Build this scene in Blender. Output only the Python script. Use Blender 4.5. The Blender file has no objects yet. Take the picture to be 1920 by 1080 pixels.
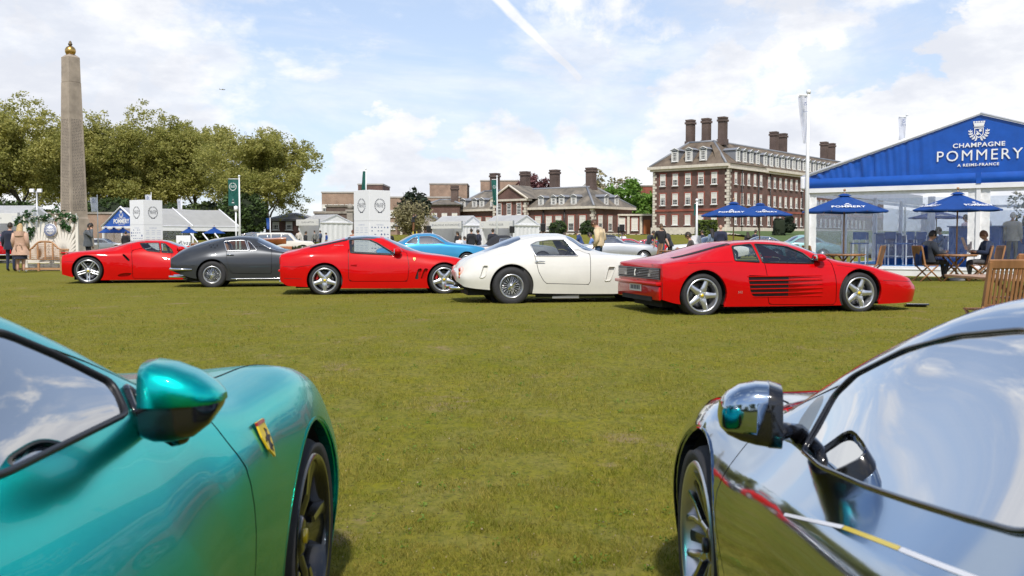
import bpy, bmesh, math, random
import numpy as np
from mathutils import Vector, Matrix, noise as mnoise
from mathutils.bvhtree import BVHTree
R = math.radians
rng = random.Random(7)
nrng = np.random.default_rng(5)
SC = bpy.context.scene
COL = SC.collection

# ---------------------------------------------------------------- camera, sky, sun, exposure
FPX, EYE = 1800.0, 1.13                       # focal length in photo pixels (1920 wide), eye height above the car row
PITCH = math.atan(90 / FPX)
cam_d = bpy.data.cameras.new('camera'); cam = bpy.data.objects.new('camera', cam_d); COL.objects.link(cam)
cam.location = (0, 0, EYE); cam.rotation_euler = (math.pi / 2 - PITCH, 0, 0)
cam_d.sensor_width = 36; cam_d.lens = 36 * FPX / 1920; cam_d.clip_start = .05; cam_d.clip_end = 6000
cam_d.dof.use_dof = True; cam_d.dof.focus_distance = 16.5; cam_d.dof.aperture_fstop = 7.0
SC.camera = cam
SUN_DIR = Vector((.02, -.62, .80)).normalized()          # towards the sun: behind the camera, to the left, high
sun_el = math.asin(SUN_DIR.z); sun_az = math.atan2(SUN_DIR.x, SUN_DIR.y)
sd = bpy.data.lights.new('sun', 'SUN'); sun = bpy.data.objects.new('sun', sd); COL.objects.link(sun)
sun.location = (-20, -30, 40)
sun.rotation_euler = (-SUN_DIR).to_track_quat('-Z', 'Y').to_euler()
sd.energy = 2.1; sd.angle = R(3.0); sd.color = (1, .95, .88)
SC.view_settings.view_transform = 'Standard'; SC.view_settings.look = 'None'
SC.view_settings.exposure = 0.92; SC.view_settings.gamma = 1
try: SC.view_settings.use_curve_mapping = False
except Exception: pass
SC.cycles.max_bounces = 10; SC.cycles.transparent_max_bounces = 24
SC.cycles.diffuse_bounces = 3; SC.cycles.glossy_bounces = 5; SC.cycles.transmission_bounces = 6
SC.cycles.caustics_reflective = False; SC.cycles.caustics_refractive = False
SC.cycles.use_denoising = True

def ray(px, py):
    a = (px - 960) / FPX; b = -(py - 540) / FPX
    return Vector((a, math.cos(PITCH) + b * math.sin(PITCH), -math.sin(PITCH) + b * math.cos(PITCH)))
EYEV = Vector((0, 0, EYE))
def smooth(a, b, x):
    t = min(1, max(0, (x - a) / (b - a))); return t * t * (3 - 2 * t)
def zg(x, y):                                  # the lawn: a little lower near the camera, a bank rising towards the buildings
    return -.24 * (1 - smooth(3.8, 12.5, y)) + 1.9 * smooth(75, 140, y)
def G(px, py, z=0.0):
    r = ray(px, py); k = (z - EYE) / r.z; return EYEV + r * k
def at(px, py, Y):
    r = ray(px, py); return EYEV + r * (Y / r.y)
def gx(px, Y):                                 # ground point in the column px at depth Y
    x = (px - 960) / FPX * Y * math.cos(PITCH); return Vector((x, Y, zg(x, Y)))
def hz(py, Y): return EYE + (450 - py) / FPX * Y

# ---------------------------------------------------------------- world: Nishita sky with cloud layers by direction
W = bpy.data.worlds.new('World'); SC.world = W; W.use_nodes = True
nt = W.node_tree; nt.nodes.clear()
def WN(t, **k):
    n = nt.nodes.new(t)
    for a, v in k.items(): setattr(n, a, v)
    return n
def wl(a, b): nt.links.new(a, b)
def wmath(op, a, b=None, c=None, clamp=False):
    n = WN('ShaderNodeMath', operation=op, use_clamp=clamp)
    for i, v in enumerate((a, b, c)):
        if v is None: continue
        if isinstance(v, (int, float)): n.inputs[i].default_value = v
        else: wl(v, n.inputs[i])
    return n.outputs[0]
def wramp(x, lo, hi):
    n = WN('ShaderNodeMapRange', interpolation_type='SMOOTHSTEP')
    n.inputs[1].default_value = lo; n.inputs[2].default_value = hi; wl(x, n.inputs[0]); return n.outputs[0]
def wdot(v, d):
    n = WN('ShaderNodeVectorMath', operation='DOT_PRODUCT'); wl(v, n.inputs[0]); n.inputs[1].default_value = d; return n.outputs['Value']
tc = WN('ShaderNodeTexCoord'); DIR = tc.outputs['Generated']
sky = WN('ShaderNodeTexSky'); sky.sky_type = 'NISHITA'; sky.sun_disc = False
sky.sun_elevation = sun_el; sky.sun_rotation = sun_az; sky.air_density = 1.0; sky.dust_density = 0.8; sky.ozone_density = 1.0
def wnoise(scale, sc=(1, 1, 1), loc=(0, 0, 0), detail=6, rough=.55, dist=0.0):
    m = WN('ShaderNodeMapping'); wl(DIR, m.inputs[0]); m.inputs['Scale'].default_value = sc; m.inputs['Location'].default_value = loc
    n = WN('ShaderNodeTexNoise'); wl(m.outputs[0], n.inputs['Vector']); n.inputs['Scale'].default_value = scale
    n.inputs['Detail'].default_value = detail; n.inputs['Roughness'].default_value = rough; n.inputs['Distortion'].default_value = dist
    return n.outputs['Fac']
sep = WN('ShaderNodeSeparateXYZ'); wl(DIR, sep.inputs[0]); DZ = sep.outputs[2]
puff = wnoise(5.0, (1, 1, 1.9), (.3, .1, .2), 9, .58, .2)
fine = wnoise(14.0, (1, 1, 1.6), (2, 1, 0), 6, .6)
# low cumulus: more of it towards the horizon all round
low = wmath('ADD', puff, wmath('MULTIPLY', wmath('SUBTRACT', .062, DZ), 1.9))
low = wmath('ADD', low, wmath('MULTIPLY', wmath('SUBTRACT', fine, .5), .16))
m_low = wramp(low, .455, .56)
# cirrus veil high up
ci = wnoise(2.2, (1.0, 1.6, 3.2), (.7, .2, .1), 7, .62, .8)
m_ci = wmath('MULTIPLY', wmath('MULTIPLY', wramp(ci, .46, .70), .62), wmath('SUBTRACT', 1.0, wmath('MULTIPLY', wramp(DZ, .30, .60), .8)))
big = wnoise(2.3, (1, 1, 1.5), (4.1, 2.0, .6), 8, .6, .3)
m_big = wramp(wmath('ADD', big, wmath('MULTIPLY', wmath('SUBTRACT', fine, .5), .1)), .525, .60)
def blob(px, py, rad, soft, amp=.30, nz=None):      # one cumulus round a direction, ragged by noise
    d = ray(px, py).normalized(); n = WN('ShaderNodeVectorMath', operation='DISTANCE'); wl(DIR, n.inputs[0]); n.inputs[1].default_value = d
    e = wmath('ADD', n.outputs['Value'], wmath('MULTIPLY', wmath('SUBTRACT', nz or puff, .5), amp))
    e = wmath('ADD', e, wmath('MULTIPLY', wmath('SUBTRACT', fine, .5), amp * .45))
    return wmath('SUBTRACT', 1.0, wramp(e, rad - soft, rad + soft))
masks = [m_low, m_ci,
         blob(1930, 170, .115, .008), blob(1790, 265, .10, .012), blob(1600, 250, .075, .012), blob(1450, 300, .075, .014), blob(1250, 335, .055, .014), blob(1010, 335, .045, .014), blob(740, 350, .04, .012),
         wmath('MULTIPLY', blob(90, 150, .125, .03), .9), wmath('MULTIPLY', blob(290, 130, .06, .03), .8),
         wmath('MULTIPLY', blob(1470, 90, .085, .06, .35, ci), .62), wmath('MULTIPLY', blob(1090, 175, .055, .035, .3, ci), .7)]
d1 = ray(925, -12).normalized(); d2 = ray(1092, 152).normalized()        # contrail between two directions
nrm = d1.cross(d2).normalized(); mid = (d1 + d2).normalized(); al = (d2 - d1).normalized(); half = (d2 - d1).length / 2
dist = wmath('ABSOLUTE', wmath('ADD', wdot(DIR, nrm), wmath('MULTIPLY', wmath('SUBTRACT', fine, .5), .008)))
alng = wdot(DIR, al); a_mid = mid.dot(al)
wid = wmath('ADD', .0056, wmath('MULTIPLY', wmath('SUBTRACT', alng, a_mid), -.018))
c1 = wmath('SUBTRACT', 1.0, wramp(wmath('DIVIDE', dist, wmath('MAXIMUM', wid, .002)), .45, 1.15))
inside = wmath('MULTIPLY', wramp(alng, a_mid - half * 1.6, a_mid - half * 1.2), wmath('SUBTRACT', 1.0, wramp(alng, a_mid + half * .94, a_mid + half * 1.02)))
front = wramp(wdot(DIR, mid), .8, .9)
masks.append(wmath('MULTIPLY', wmath('MULTIPLY', c1, inside), wmath('MULTIPLY', front, .95)))
masks.append(m_big)
tot = masks[0]
for m in masks[1:]: tot = wmath('MAXIMUM', tot, m)
# soft grey undersides from a second noise
shade = wnoise(6.5, (1, 1, 2.4), (.35, .1, .32), 7, .6)
cl = WN('ShaderNodeMixRGB'); wl(wramp(shade, .40, .66), cl.inputs[0])
cl.inputs[1].default_value = (6.7, 6.75, 6.9, 1); cl.inputs[2].default_value = (5.0, 5.2, 5.7, 1)
vf = WN('ShaderNodeMapRange'); vf.inputs[1].default_value = .15; vf.inputs[2].default_value = .75; vf.inputs[3].default_value = .56; vf.inputs[4].default_value = .06; wl(DZ, vf.inputs[0])
veil = WN('ShaderNodeMixRGB'); wl(vf.outputs[0], veil.inputs[0]); wl(sky.outputs[0], veil.inputs[1]); veil.inputs[2].default_value = (4.35, 5.05, 6.6, 1)
mx = WN('ShaderNodeMixRGB'); wl(tot, mx.inputs[0]); wl(veil.outputs[0], mx.inputs[1]); wl(cl.outputs[0], mx.inputs[2])
bg = WN('ShaderNodeBackground'); bg.inputs['Strength'].default_value = .085; wl(mx.outputs[0], bg.inputs[0])
wo = WN('ShaderNodeOutputWorld'); wl(bg.outputs[0], wo.inputs[0])

# ---------------------------------------------------------------- materials
MATS = {}
def mat(name, col=(.5, .5, .5), rough=.6, metal=0.0, coat=0.0, var=.0, vscale=8.0, bump=0.0, bscale=60.0, spec=.5, col2=None, coatr=.03, island=False, sheen=0.0, emit=None, coord='Object', stretch=None, trans=0.0, isw=.6):
    if name in MATS: return MATS[name]
    m = bpy.data.materials.new(name); m.use_nodes = True; t = m.node_tree; b = t.nodes['Principled BSDF']
    b.inputs['Base Color'].default_value = (*col, 1); b.inputs['Roughness'].default_value = rough; b.inputs['Metallic'].default_value = metal
    b.inputs['Coat Weight'].default_value = coat; b.inputs['Coat Roughness'].default_value = coatr
    b.inputs['Specular IOR Level'].default_value = spec; b.inputs['Coat IOR'].default_value = 1.5 if metal > .7 or coat < .8 else 1.36
    b.inputs['Sheen Weight'].default_value = sheen
    tcn = t.nodes.new('ShaderNodeTexCoord'); src = tcn.outputs[coord]
    if stretch:
        mp = t.nodes.new('ShaderNodeMapping'); mp.inputs['Scale'].default_value = stretch; t.links.new(src, mp.inputs[0]); src = mp.outputs[0]
    if var > 0 or col2:
        n = t.nodes.new('ShaderNodeTexNoise'); n.inputs['Scale'].default_value = vscale; n.inputs['Detail'].default_value = 6; n.inputs['Roughness'].default_value = .6
        t.links.new(src, n.inputs['Vector'])
        mr = t.nodes.new('ShaderNodeMapRange'); mr.inputs[1].default_value = .32; mr.inputs[2].default_value = .68; t.links.new(n.outputs['Fac'], mr.inputs[0])
        mixc = t.nodes.new('ShaderNodeMixRGB')
        a = tuple(max(0, c * (1 - var)) for c in col); e = col2 if col2 else tuple(min(1, c * (1 + var)) for c in col)
        mixc.inputs[1].default_value = (*a, 1); mixc.inputs[2].default_value = (*e, 1)
        f = mr.outputs[0]
        if island:
            g = t.nodes.new('ShaderNodeNewGeometry'); ad = t.nodes.new('ShaderNodeMath'); ad.operation = 'MULTIPLY_ADD'
            t.links.new(g.outputs['Random Per Island'], ad.inputs[0]); ad.inputs[1].default_value = isw
            h = t.nodes.new('ShaderNodeMath'); h.operation = 'MULTIPLY'; t.links.new(f, h.inputs[0]); h.inputs[1].default_value = 1 - isw
            t.links.new(h.outputs[0], ad.inputs[2]); f = ad.outputs[0]
        t.links.new(f, mixc.inputs[0]); t.links.new(mixc.outputs[0], b.inputs['Base Color'])
    if bump > 0:
        n2 = t.nodes.new('ShaderNodeTexNoise'); n2.inputs['Scale'].default_value = bscale; n2.inputs['Detail'].default_value = 5; t.links.new(src, n2.inputs['Vector'])
        bp = t.nodes.new('ShaderNodeBump'); bp.inputs['Strength'].default_value = bump; bp.inputs['Distance'].default_value = .02
        t.links.new(n2.outputs['Fac'], bp.inputs['Height']); t.links.new(bp.outputs[0], b.inputs['Normal'])
    if trans > 0:
        o = t.nodes['Material Output']; tr = t.nodes.new('ShaderNodeBsdfTranslucent'); ms = t.nodes.new('ShaderNodeMixShader'); ms.inputs[0].default_value = trans
        cin = b.inputs['Base Color']
        if cin.links: t.links.new(cin.links[0].from_socket, tr.inputs[0])
        else: tr.inputs[0].default_value = (*col, 1)
        t.links.new(b.outputs[0], ms.inputs[1]); t.links.new(tr.outputs[0], ms.inputs[2]); t.links.new(ms.outputs[0], o.inputs[0])
    MATS[name] = m; return m
def glass(name, tint=(.8, .85, .85), refl=.08, rough=.0, bump=0.0, bscale=3.0, clear=.9, stretch=(1, 1, 1), graze=.6):
    if name in MATS: return MATS[name]
    m = bpy.data.materials.new(name); m.use_nodes = True; t = m.node_tree; t.nodes.clear()
    o = t.nodes.new('ShaderNodeOutputMaterial'); tr = t.nodes.new('ShaderNodeBsdfTransparent'); gl = t.nodes.new('ShaderNodeBsdfGlossy')
    tr.inputs[0].default_value = (*tint, 1); gl.inputs['Roughness'].default_value = rough; gl.inputs[0].default_value = (1, 1, 1, 1)
    lw = t.nodes.new('ShaderNodeLayerWeight'); lw.inputs[0].default_value = .5
    mr = t.nodes.new('ShaderNodeMapRange'); mr.inputs[3].default_value = refl; mr.inputs[4].default_value = min(1, refl + graze); t.links.new(lw.outputs['Facing'], mr.inputs[0])
    pw = t.nodes.new('ShaderNodeMath'); pw.operation = 'POWER'; pw.inputs[1].default_value = 2.5; t.links.new(lw.outputs['Facing'], pw.inputs[0]); t.links.new(pw.outputs[0], mr.inputs[0])
    ms = t.nodes.new('ShaderNodeMixShader'); t.links.new(mr.outputs[0], ms.inputs[0]); t.links.new(tr.outputs[0], ms.inputs[1]); t.links.new(gl.outputs[0], ms.inputs[2])
    if bump > 0:
        tcn = t.nodes.new('ShaderNodeTexCoord'); mp = t.nodes.new('ShaderNodeMapping'); mp.inputs['Scale'].default_value = stretch; t.links.new(tcn.outputs['Object'], mp.inputs[0])
        n = t.nodes.new('ShaderNodeTexNoise'); n.inputs['Scale'].default_value = bscale; n.inputs['Detail'].default_value = 4; n.inputs['Distortion'].default_value = 1.2
        t.links.new(mp.outputs[0], n.inputs['Vector']); bp = t.nodes.new('ShaderNodeBump'); bp.inputs['Strength'].default_value = bump; bp.inputs['Distance'].default_value = .06
        t.links.new(n.outputs['Fac'], bp.inputs['Height']); t.links.new(bp.outputs[0], gl.inputs['Normal']); t.links.new(bp.outputs[0], lw.inputs['Normal'])
    t.links.new(ms.outputs[0], o.inputs[0]); MATS[name] = m; return m
def paint(name, col, metal=0.0, rough=.32, coat=.85): return mat(name, col, rough, metal, coat, var=.04, vscale=3, coatr=.015, spec=.06)

RED = paint('red paint', (.52, .002, .004)); RED2 = paint('scarlet paint', (.55, .003, .004)); WINE = paint('rosso paint', (.43, .002, .005))
GREY = paint('dark grey paint', (.052, .056, .062), .35); CREAM = paint('cream white paint', (.66, .645, .59)); BLUE = paint('sky blue paint', (.045, .27, .50), .25)
TEAL = paint('teal flake paint', (.0, .56, .50), .92, .27, .32); CHROMEP = paint('liquid silver paint', (.33, .42, .53), 1.0, .09)
SILVER = paint('silver paint', (.52, .53, .54), .55); WHITEP = paint('white paint', (.78, .78, .75)); BLACKP = paint('black paint', (.012, .012, .014))
AQUA = paint('pale green blue paint', (.25, .45, .45), .2); NAVYP = paint('slate blue paint', (.10, .14, .19), .4)
CHROME = mat('chrome', (.82, .83, .85), .10, 1.0); ALLOY = mat('wheel silver', (.60, .61, .63), .28, .85); DALLOY = mat('dark alloy', (.03, .032, .035), .25, .6, .6)
CUT = mat('diamond cut alloy', (.50, .51, .54), .22, 1.0); RUB = mat('tyre rubber', (.022, .022, .024), .72, var=.2, vscale=20, bump=.1, bscale=120)
BLK = mat('black trim', (.014, .014, .016), .42, var=.1); GLOSSBLK = mat('gloss black', (.008, .008, .010), .12, 0, .8); DARK = mat('dark underside', (.010, .010, .011), .85, var=.2)
INT = mat('dark leather', (.028, .026, .026), .55, var=.25, bump=.1); INTR = mat('grey leather', (.30, .27, .25), .55, var=.15); TAN = mat('tan leather', (.30, .15, .07), .5, var=.15)
DISC = mat('brake disc', (.22, .22, .23), .35, .9); CALR = mat('red caliper', (.5, .01, .012), .35, 0, .5); YEL = mat('shield yellow', (.80, .58, .02), .3, 0, .6)
LAMPR = mat('tail lamp red', (.35, .012, .012), .12, 0, 1); LAMPO = mat('amber lamp', (.7, .22, .03), .12, 0, 1); LAMPC = glass('lamp glass', (.9, .9, .92), .18)
PLATE = mat('number plate', (.62, .62, .60), .4); GLS = glass('car glass', (.80, .84, .84), .08, graze=.5); GLSD = glass('dark car glass', (.32, .36, .38), .12, graze=.75)
GLSF = glass('reflective car glass', (.30, .34, .38), .30, graze=.78); GLSM = glass('coated car glass', (.22, .26, .28), .62, graze=.38)
MIR = mat('mirror glass', (.85, .87, .88), .02, 1.0)
TEAK = mat('teak', (.28, .135, .058), .5, var=.35, vscale=6, stretch=(1, 1, .15), bump=.15, bscale=30); TEAKL = mat('pale teak', (.42, .235, .12), .45, var=.25, vscale=5, stretch=(.2, 1, 1))
CANV = mat('royal blue canvas', (.006, .058, .27), .62, var=.12, vscale=3, bump=.08, bscale=200, trans=.12)
PVCB = mat('blue pvc', (.008, .085, .42), .34, var=.12, vscale=2.5)
PVCW = mat('white pvc', (.80, .80, .81), .42, var=.05, vscale=2, bump=.1, bscale=4); PVCWT = mat('white tent roof', (.82, .82, .84), .5, var=.05, vscale=1.5, bump=.12, bscale=2, trans=.6)
WHT = mat('white board', (.80, .80, .82), .55, var=.03); WLET = mat('white lettering', (.84, .84, .84), .55); BLET = mat('blue lettering', (.10, .14, .30), .6); KLET = mat('dark lettering', (.045, .05, .075), .6)
PALEB = mat('pale blue lettering', (.42, .46, .62), .6)
FLAGG = mat('green flag', (.016, .12, .10), .65, var=.15, vscale=3, trans=.2); FLAGW = mat('white flag', (.72, .74, .82), .65, var=.06, vscale=4, trans=.3); POLE = mat('pole white', (.78, .79, .80), .35); GALV = mat('galvanised', (.42, .43, .45), .4, .6)
def brickmat(name, a, b, mortar, scale=1.0, var=.25):
    m = bpy.data.materials.new(name); m.use_nodes = True; t = m.node_tree; p = t.nodes['Principled BSDF']; p.inputs['Roughness'].default_value = .85
    tcn = t.nodes.new('ShaderNodeTexCoord')
    # walls run along local x or y: use (x+y, z)
    sp = t.nodes.new('ShaderNodeSeparateXYZ'); t.links.new(tcn.outputs['Object'], sp.inputs[0])
    ad = t.nodes.new('ShaderNodeMath'); ad.operation = 'ADD'; t.links.new(sp.outputs[0], ad.inputs[0]); t.links.new(sp.outputs[1], ad.inputs[1])
    cb = t.nodes.new('ShaderNodeCombineXYZ'); t.links.new(ad.outputs[0], cb.inputs[0]); t.links.new(sp.outputs[2], cb.inputs[1])
    br = t.nodes.new('ShaderNodeTexBrick'); t.links.new(cb.outputs[0], br.inputs[0]); br.inputs['Scale'].default_value = scale
    br.inputs['Color1'].default_value = (*a, 1); br.inputs['Color2'].default_value = (*b, 1); br.inputs['Mortar'].default_value = (*mortar, 1)
    br.inputs['Brick Width'].default_value = .23; br.inputs['Row Height'].default_value = .075; br.inputs['Mortar Size'].default_value = .008
    n = t.nodes.new('ShaderNodeTexNoise'); n.inputs['Scale'].default_value = .55; n.inputs['Detail'].default_value = 8; t.links.new(tcn.outputs['Object'], n.inputs['Vector'])
    mr = t.nodes.new('ShaderNodeMapRange'); mr.inputs[1].default_value = .3; mr.inputs[2].default_value = .7; mr.inputs[3].default_value = 1 - var; mr.inputs[4].default_value = 1 + var; t.links.new(n.outputs['Fac'], mr.inputs[0])
    mu = t.nodes.new('ShaderNodeVectorMath'); mu.operation = 'SCALE'; t.links.new(br.outputs['Color'], mu.inputs[0]); t.links.new(mr.outputs[0], mu.inputs['Scale'])
    t.links.new(mu.outputs[0], p.inputs['Base Color']); MATS[name] = m; return m
BRICK = brickmat('brown stock brick', (.100, .050, .041), (.145, .068, .052), (.15, .115, .10)); BRICKR = brickmat('red rubbed brick', (.25, .055, .036), (.30, .072, .046), (.27, .13, .09))
BRICKT = brickmat('tan brick', (.27, .175, .125), (.33, .215, .155), (.36, .28, .22)); BRICKD = brickmat('dark brick', (.090, .062, .052), (.13, .085, .068), (.14, .11, .10))
STONE = mat('portland stone', (.64, .58, .49), .75, var=.15, vscale=2); STONED = mat('weathered stone', (.30, .27, .23), .85, var=.3, vscale=1.5)
GRAN = mat('obelisk granite', (.34, .28, .22), .72, var=.22, vscale=1.2, bump=.15, bscale=14); GRANL = mat('inscription cut', (.15, .125, .105), .85); GOLD = mat('gilt bronze', (.50, .31, .10), .32, .9, var=.2, vscale=4)
SLATE = mat('stained slate roof', (.155, .140, .118), .75, var=.40, vscale=.55, col2=(.24, .205, .16), stretch=(1, 1, .35), bump=.2, bscale=6); LEAD = mat('lead', (.24, .25, .27), .6, .2, var=.2)
TILE = mat('brown tile roof', (.120, .088, .064), .85, var=.4, vscale=.6, col2=(.20, .155, .11), stretch=(1, 1, .4), bump=.2, bscale=5)
WFR = mat('window white', (.74, .73, .70), .5); PANE = mat('window pane', (.020, .024, .030), .06, 0, .3); BLIND = mat('cream blind', (.70, .67, .60), .8); DOORO = mat('oak door', (.33, .10, .030), .5, var=.2)
CONC = mat('pale roof concrete', (.40, .37, .34), .8, var=.15, vscale=.5)
GRAV = mat('gravel path', (.36, .32, .28), .95, var=.2, vscale=4)
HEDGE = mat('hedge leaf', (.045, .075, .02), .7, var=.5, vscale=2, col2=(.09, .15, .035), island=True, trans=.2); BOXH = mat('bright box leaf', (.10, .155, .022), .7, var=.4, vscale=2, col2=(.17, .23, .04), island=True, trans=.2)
YEW = mat('dark yew leaf', (.012, .024, .010), .8, var=.5, island=True); LEAF = mat('plane tree leaf', (.25, .285, .05), .62, var=.2, vscale=.12, col2=(.56, .51, .16), island=True, coord='Object', trans=.5)
LEAFG = mat('fresh green leaf', (.13, .27, .03), .6, var=.3, vscale=.3, col2=(.22, .38, .06), island=True, trans=.35); LEAFC = mat('copper leaf', (.16, .06, .065), .6, var=.4, vscale=.3, col2=(.26, .11, .11), island=True, trans=.25)
LEAFO = mat('olive leaf', (.26, .235, .12), .6, var=.3, vscale=.3, col2=(.44, .39, .20), island=True, trans=.3); BARK = mat('bark', (.075, .062, .048), .9, var=.35, vscale=2, bump=.3, bscale=8)
IVY = mat('garland leaf', (.025, .085, .018), .5, var=.5, col2=(.07, .17, .05), island=True, trans=.2); PETAL = mat('white petal', (.8, .8, .74), .6)
PALMS = mat('cream mdf panel', (.76, .72, .64), .6, var=.06); MAHOG = mat('varnished mahogany', (.26, .075, .028), .18, 0, 1, var=.3, vscale=3, stretch=(.2, 1, 1))
SKIN = mat('skin', (.50, .29, .20), .55); SKIN2 = mat('skin tanned', (.36, .19, .12), .55)

# ---------------------------------------------------------------- mesh helpers
def link(name, me, mats=None, parent=None, loc=None, rot=None, smooth_angle=None):
    if mats is not None and not me.materials:
        for m in (mats if isinstance(mats, (list, tuple)) else [mats]): me.materials.append(m)
    o = bpy.data.objects.new(name, me); COL.objects.link(o)
    if parent is not None: o.parent = parent
    if loc is not None: o.location = loc
    if rot is not None: o.rotation_euler = rot
    return o
def smoothed(me, ang=40):
    me.polygons.foreach_set('use_smooth', [True] * len(me.polygons))
    try: me.set_sharp_from_angle(angle=R(ang))
    except Exception: pass
def tag(o, label=None, cat=None, group=None, kind=None):
    if label: o['label'] = label
    if cat: o['category'] = cat
    if group: o['group'] = group
    if kind: o['kind'] = kind
    return o
def thing(name, label, cat, loc=(0, 0, 0), rz=0.0, group=None):
    o = bpy.data.objects.new(name, None); COL.objects.link(o); o.location = loc; o.rotation_euler = (0, 0, rz); o.empty_display_size = .2
    return tag(o, label, cat, group)
def dup(o, parent=None):
    c = o.copy(); COL.objects.link(c)
    if parent is not None: c.parent = parent
    for ch in list(o.children): dup(ch, c)
    return c
class MB:
    def __init__(s): s.bm = bmesh.new(); s.mi = 0
    def face(s, pts, mi=None):
        try:
            f = s.bm.faces.new([s.bm.verts.new(p) for p in pts]); f.material_index = s.mi if mi is None else mi; return f
        except Exception: return None
    def box(s, c, d, bev=0.0, rz=0.0, mi=None, mtx=None):
        m = Matrix.Translation(c) @ Matrix.Rotation(rz, 4, 'Z')
        if mtx is not None: m = mtx @ m
        r = bmesh.ops.create_cube(s.bm, size=1, matrix=m @ Matrix.Diagonal((*d, 1)))
        vs = r['verts']; fs = {f for v in vs for f in v.link_faces}
        for f in fs: f.material_index = s.mi if mi is None else mi
        if bev > 0:
            es = list({e for v in vs for e in v.link_edges})
            bmesh.ops.bevel(s.bm, geom=es, offset=bev, segments=2, affect='EDGES', profile=.5, clamp_overlap=True)
        return s
    def tube(s, pts, rad, n=8, cap=True, mi=None, flat=1.0):
        pts = [Vector(p) for p in pts]; k = len(pts); rings = []
        rad = rad if isinstance(rad, (list, tuple)) else [rad] * k
        up = None
        for i, p in enumerate(pts):
            t = (pts[min(i + 1, k - 1)] - pts[max(i - 1, 0)]).normalized()
            if up is None:
                up = Vector((0, 0, 1)) if abs(t.z) < .9 else Vector((1, 0, 0))
            x = t.cross(up).normalized() if t.cross(up).length > 1e-6 else Vector((1, 0, 0)); y = x.cross(t).normalized(); up = y
            rings.append([s.bm.verts.new(p + (x * math.cos(2 * math.pi * j / n) + y * flat * math.sin(2 * math.pi * j / n)) * rad[i]) for j in range(n)])
        m = s.mi if mi is None else mi
        for a, b in zip(rings, rings[1:]):
            for j in range(n):
                f = s.bm.faces.new((a[j], a[(j + 1) % n], b[(j + 1) % n], b[j])); f.material_index = m; f.smooth = True
        if cap:
            for r in (rings[0][::-1], rings[-1]):
                f = s.bm.faces.new(r); f.material_index = m
        return s
    def lathe(s, prof, n=24, mtx=None, mi=None, closed=False):      # prof: (r, h) about local Z
        rings = []; mtx = mtx or Matrix()
        for r, h in prof:
            rings.append([s.bm.verts.new(mtx @ Vector((max(r, 1e-4) * math.cos(2 * math.pi * j / n), max(r, 1e-4) * math.sin(2 * math.pi * j / n), h))) for j in range(n)])
        m = s.mi if mi is None else mi; pr = list(zip(rings, rings[1:]))
        if closed: pr.append((rings[-1], rings[0]))
        for a, b in pr:
            for j in range(n):
                f = s.bm.faces.new((a[j], a[(j + 1) % n], b[(j + 1) % n], b[j])); f.material_index = m; f.smooth = True
        return s
    def prism(s, poly, h, mtx=None, mi=None):       # poly in local XY, extruded along +Z by h
        mtx = mtx or Matrix(); m = s.mi if mi is None else mi
        a = [s.bm.verts.new(mtx @ Vector((x, y, 0))) for x, y in poly]; b = [s.bm.verts.new(mtx @ Vector((x, y, h))) for x, y in poly]
        fs = [s.bm.faces.new(a[::-1]), s.bm.faces.new(b)]
        for i in range(len(a)): fs.append(s.bm.faces.new((a[i], a[(i + 1) % len(a)], b[(i + 1) % len(a)], b[i])))
        for f in fs: f.material_index = m
        return s
    def ball(s, c, r, sc=(1, 1, 1), seg=14, mi=None):
        rr = bmesh.ops.create_uvsphere(s.bm, u_segments=seg, v_segments=max(6, seg * 2 // 3), radius=r, matrix=Matrix.Translation(c) @ Matrix.Diagonal((*sc, 1)))
        for v in rr['verts']:
            for f in v.link_faces: f.material_index = s.mi if mi is None else mi; f.smooth = True
        return s
    def grid(s, fn, nu, nv, mi=None):
        vs = [[s.bm.verts.new(fn(i / nu, j / nv)) for j in range(nv + 1)] for i in range(nu + 1)]
        for i in range(nu):
            for j in range(nv):
                f = s.bm.faces.new((vs[i][j], vs[i + 1][j], vs[i + 1][j + 1], vs[i][j + 1])); f.material_index = s.mi if mi is None else mi; f.smooth = True
        return s
    def mesh(s, name, normals=True):
        if normals: bmesh.ops.recalc_face_normals(s.bm, faces=s.bm.faces)
        me = bpy.data.meshes.new(name); s.bm.to_mesh(me); s.bm.free(); return me
    def build(s, name, mats, parent=None, loc=None, rot=None, sm=None, normals=True):
        me = s.mesh(name, normals)
        if sm: smoothed(me, sm)
        return link(name, me, mats, parent, loc, rot)
def npmesh(name, V, F, smooth_=False):
    me = bpy.data.meshes.new(name); V = np.asarray(V, np.float32); F = np.asarray(F, np.int32); k = F.shape[1]
    me.vertices.add(len(V)); me.vertices.foreach_set('co', V.ravel()); me.loops.add(F.size); me.loops.foreach_set('vertex_index', F.ravel())
    me.polygons.add(len(F)); me.polygons.foreach_set('loop_start', np.arange(0, F.size, k, dtype=np.int32))
    try: me.polygons.foreach_set('loop_total', np.full(len(F), k, np.int32))
    except Exception: pass
    me.update(calc_edges=True); me.validate(); return me
_txt = {}
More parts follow.
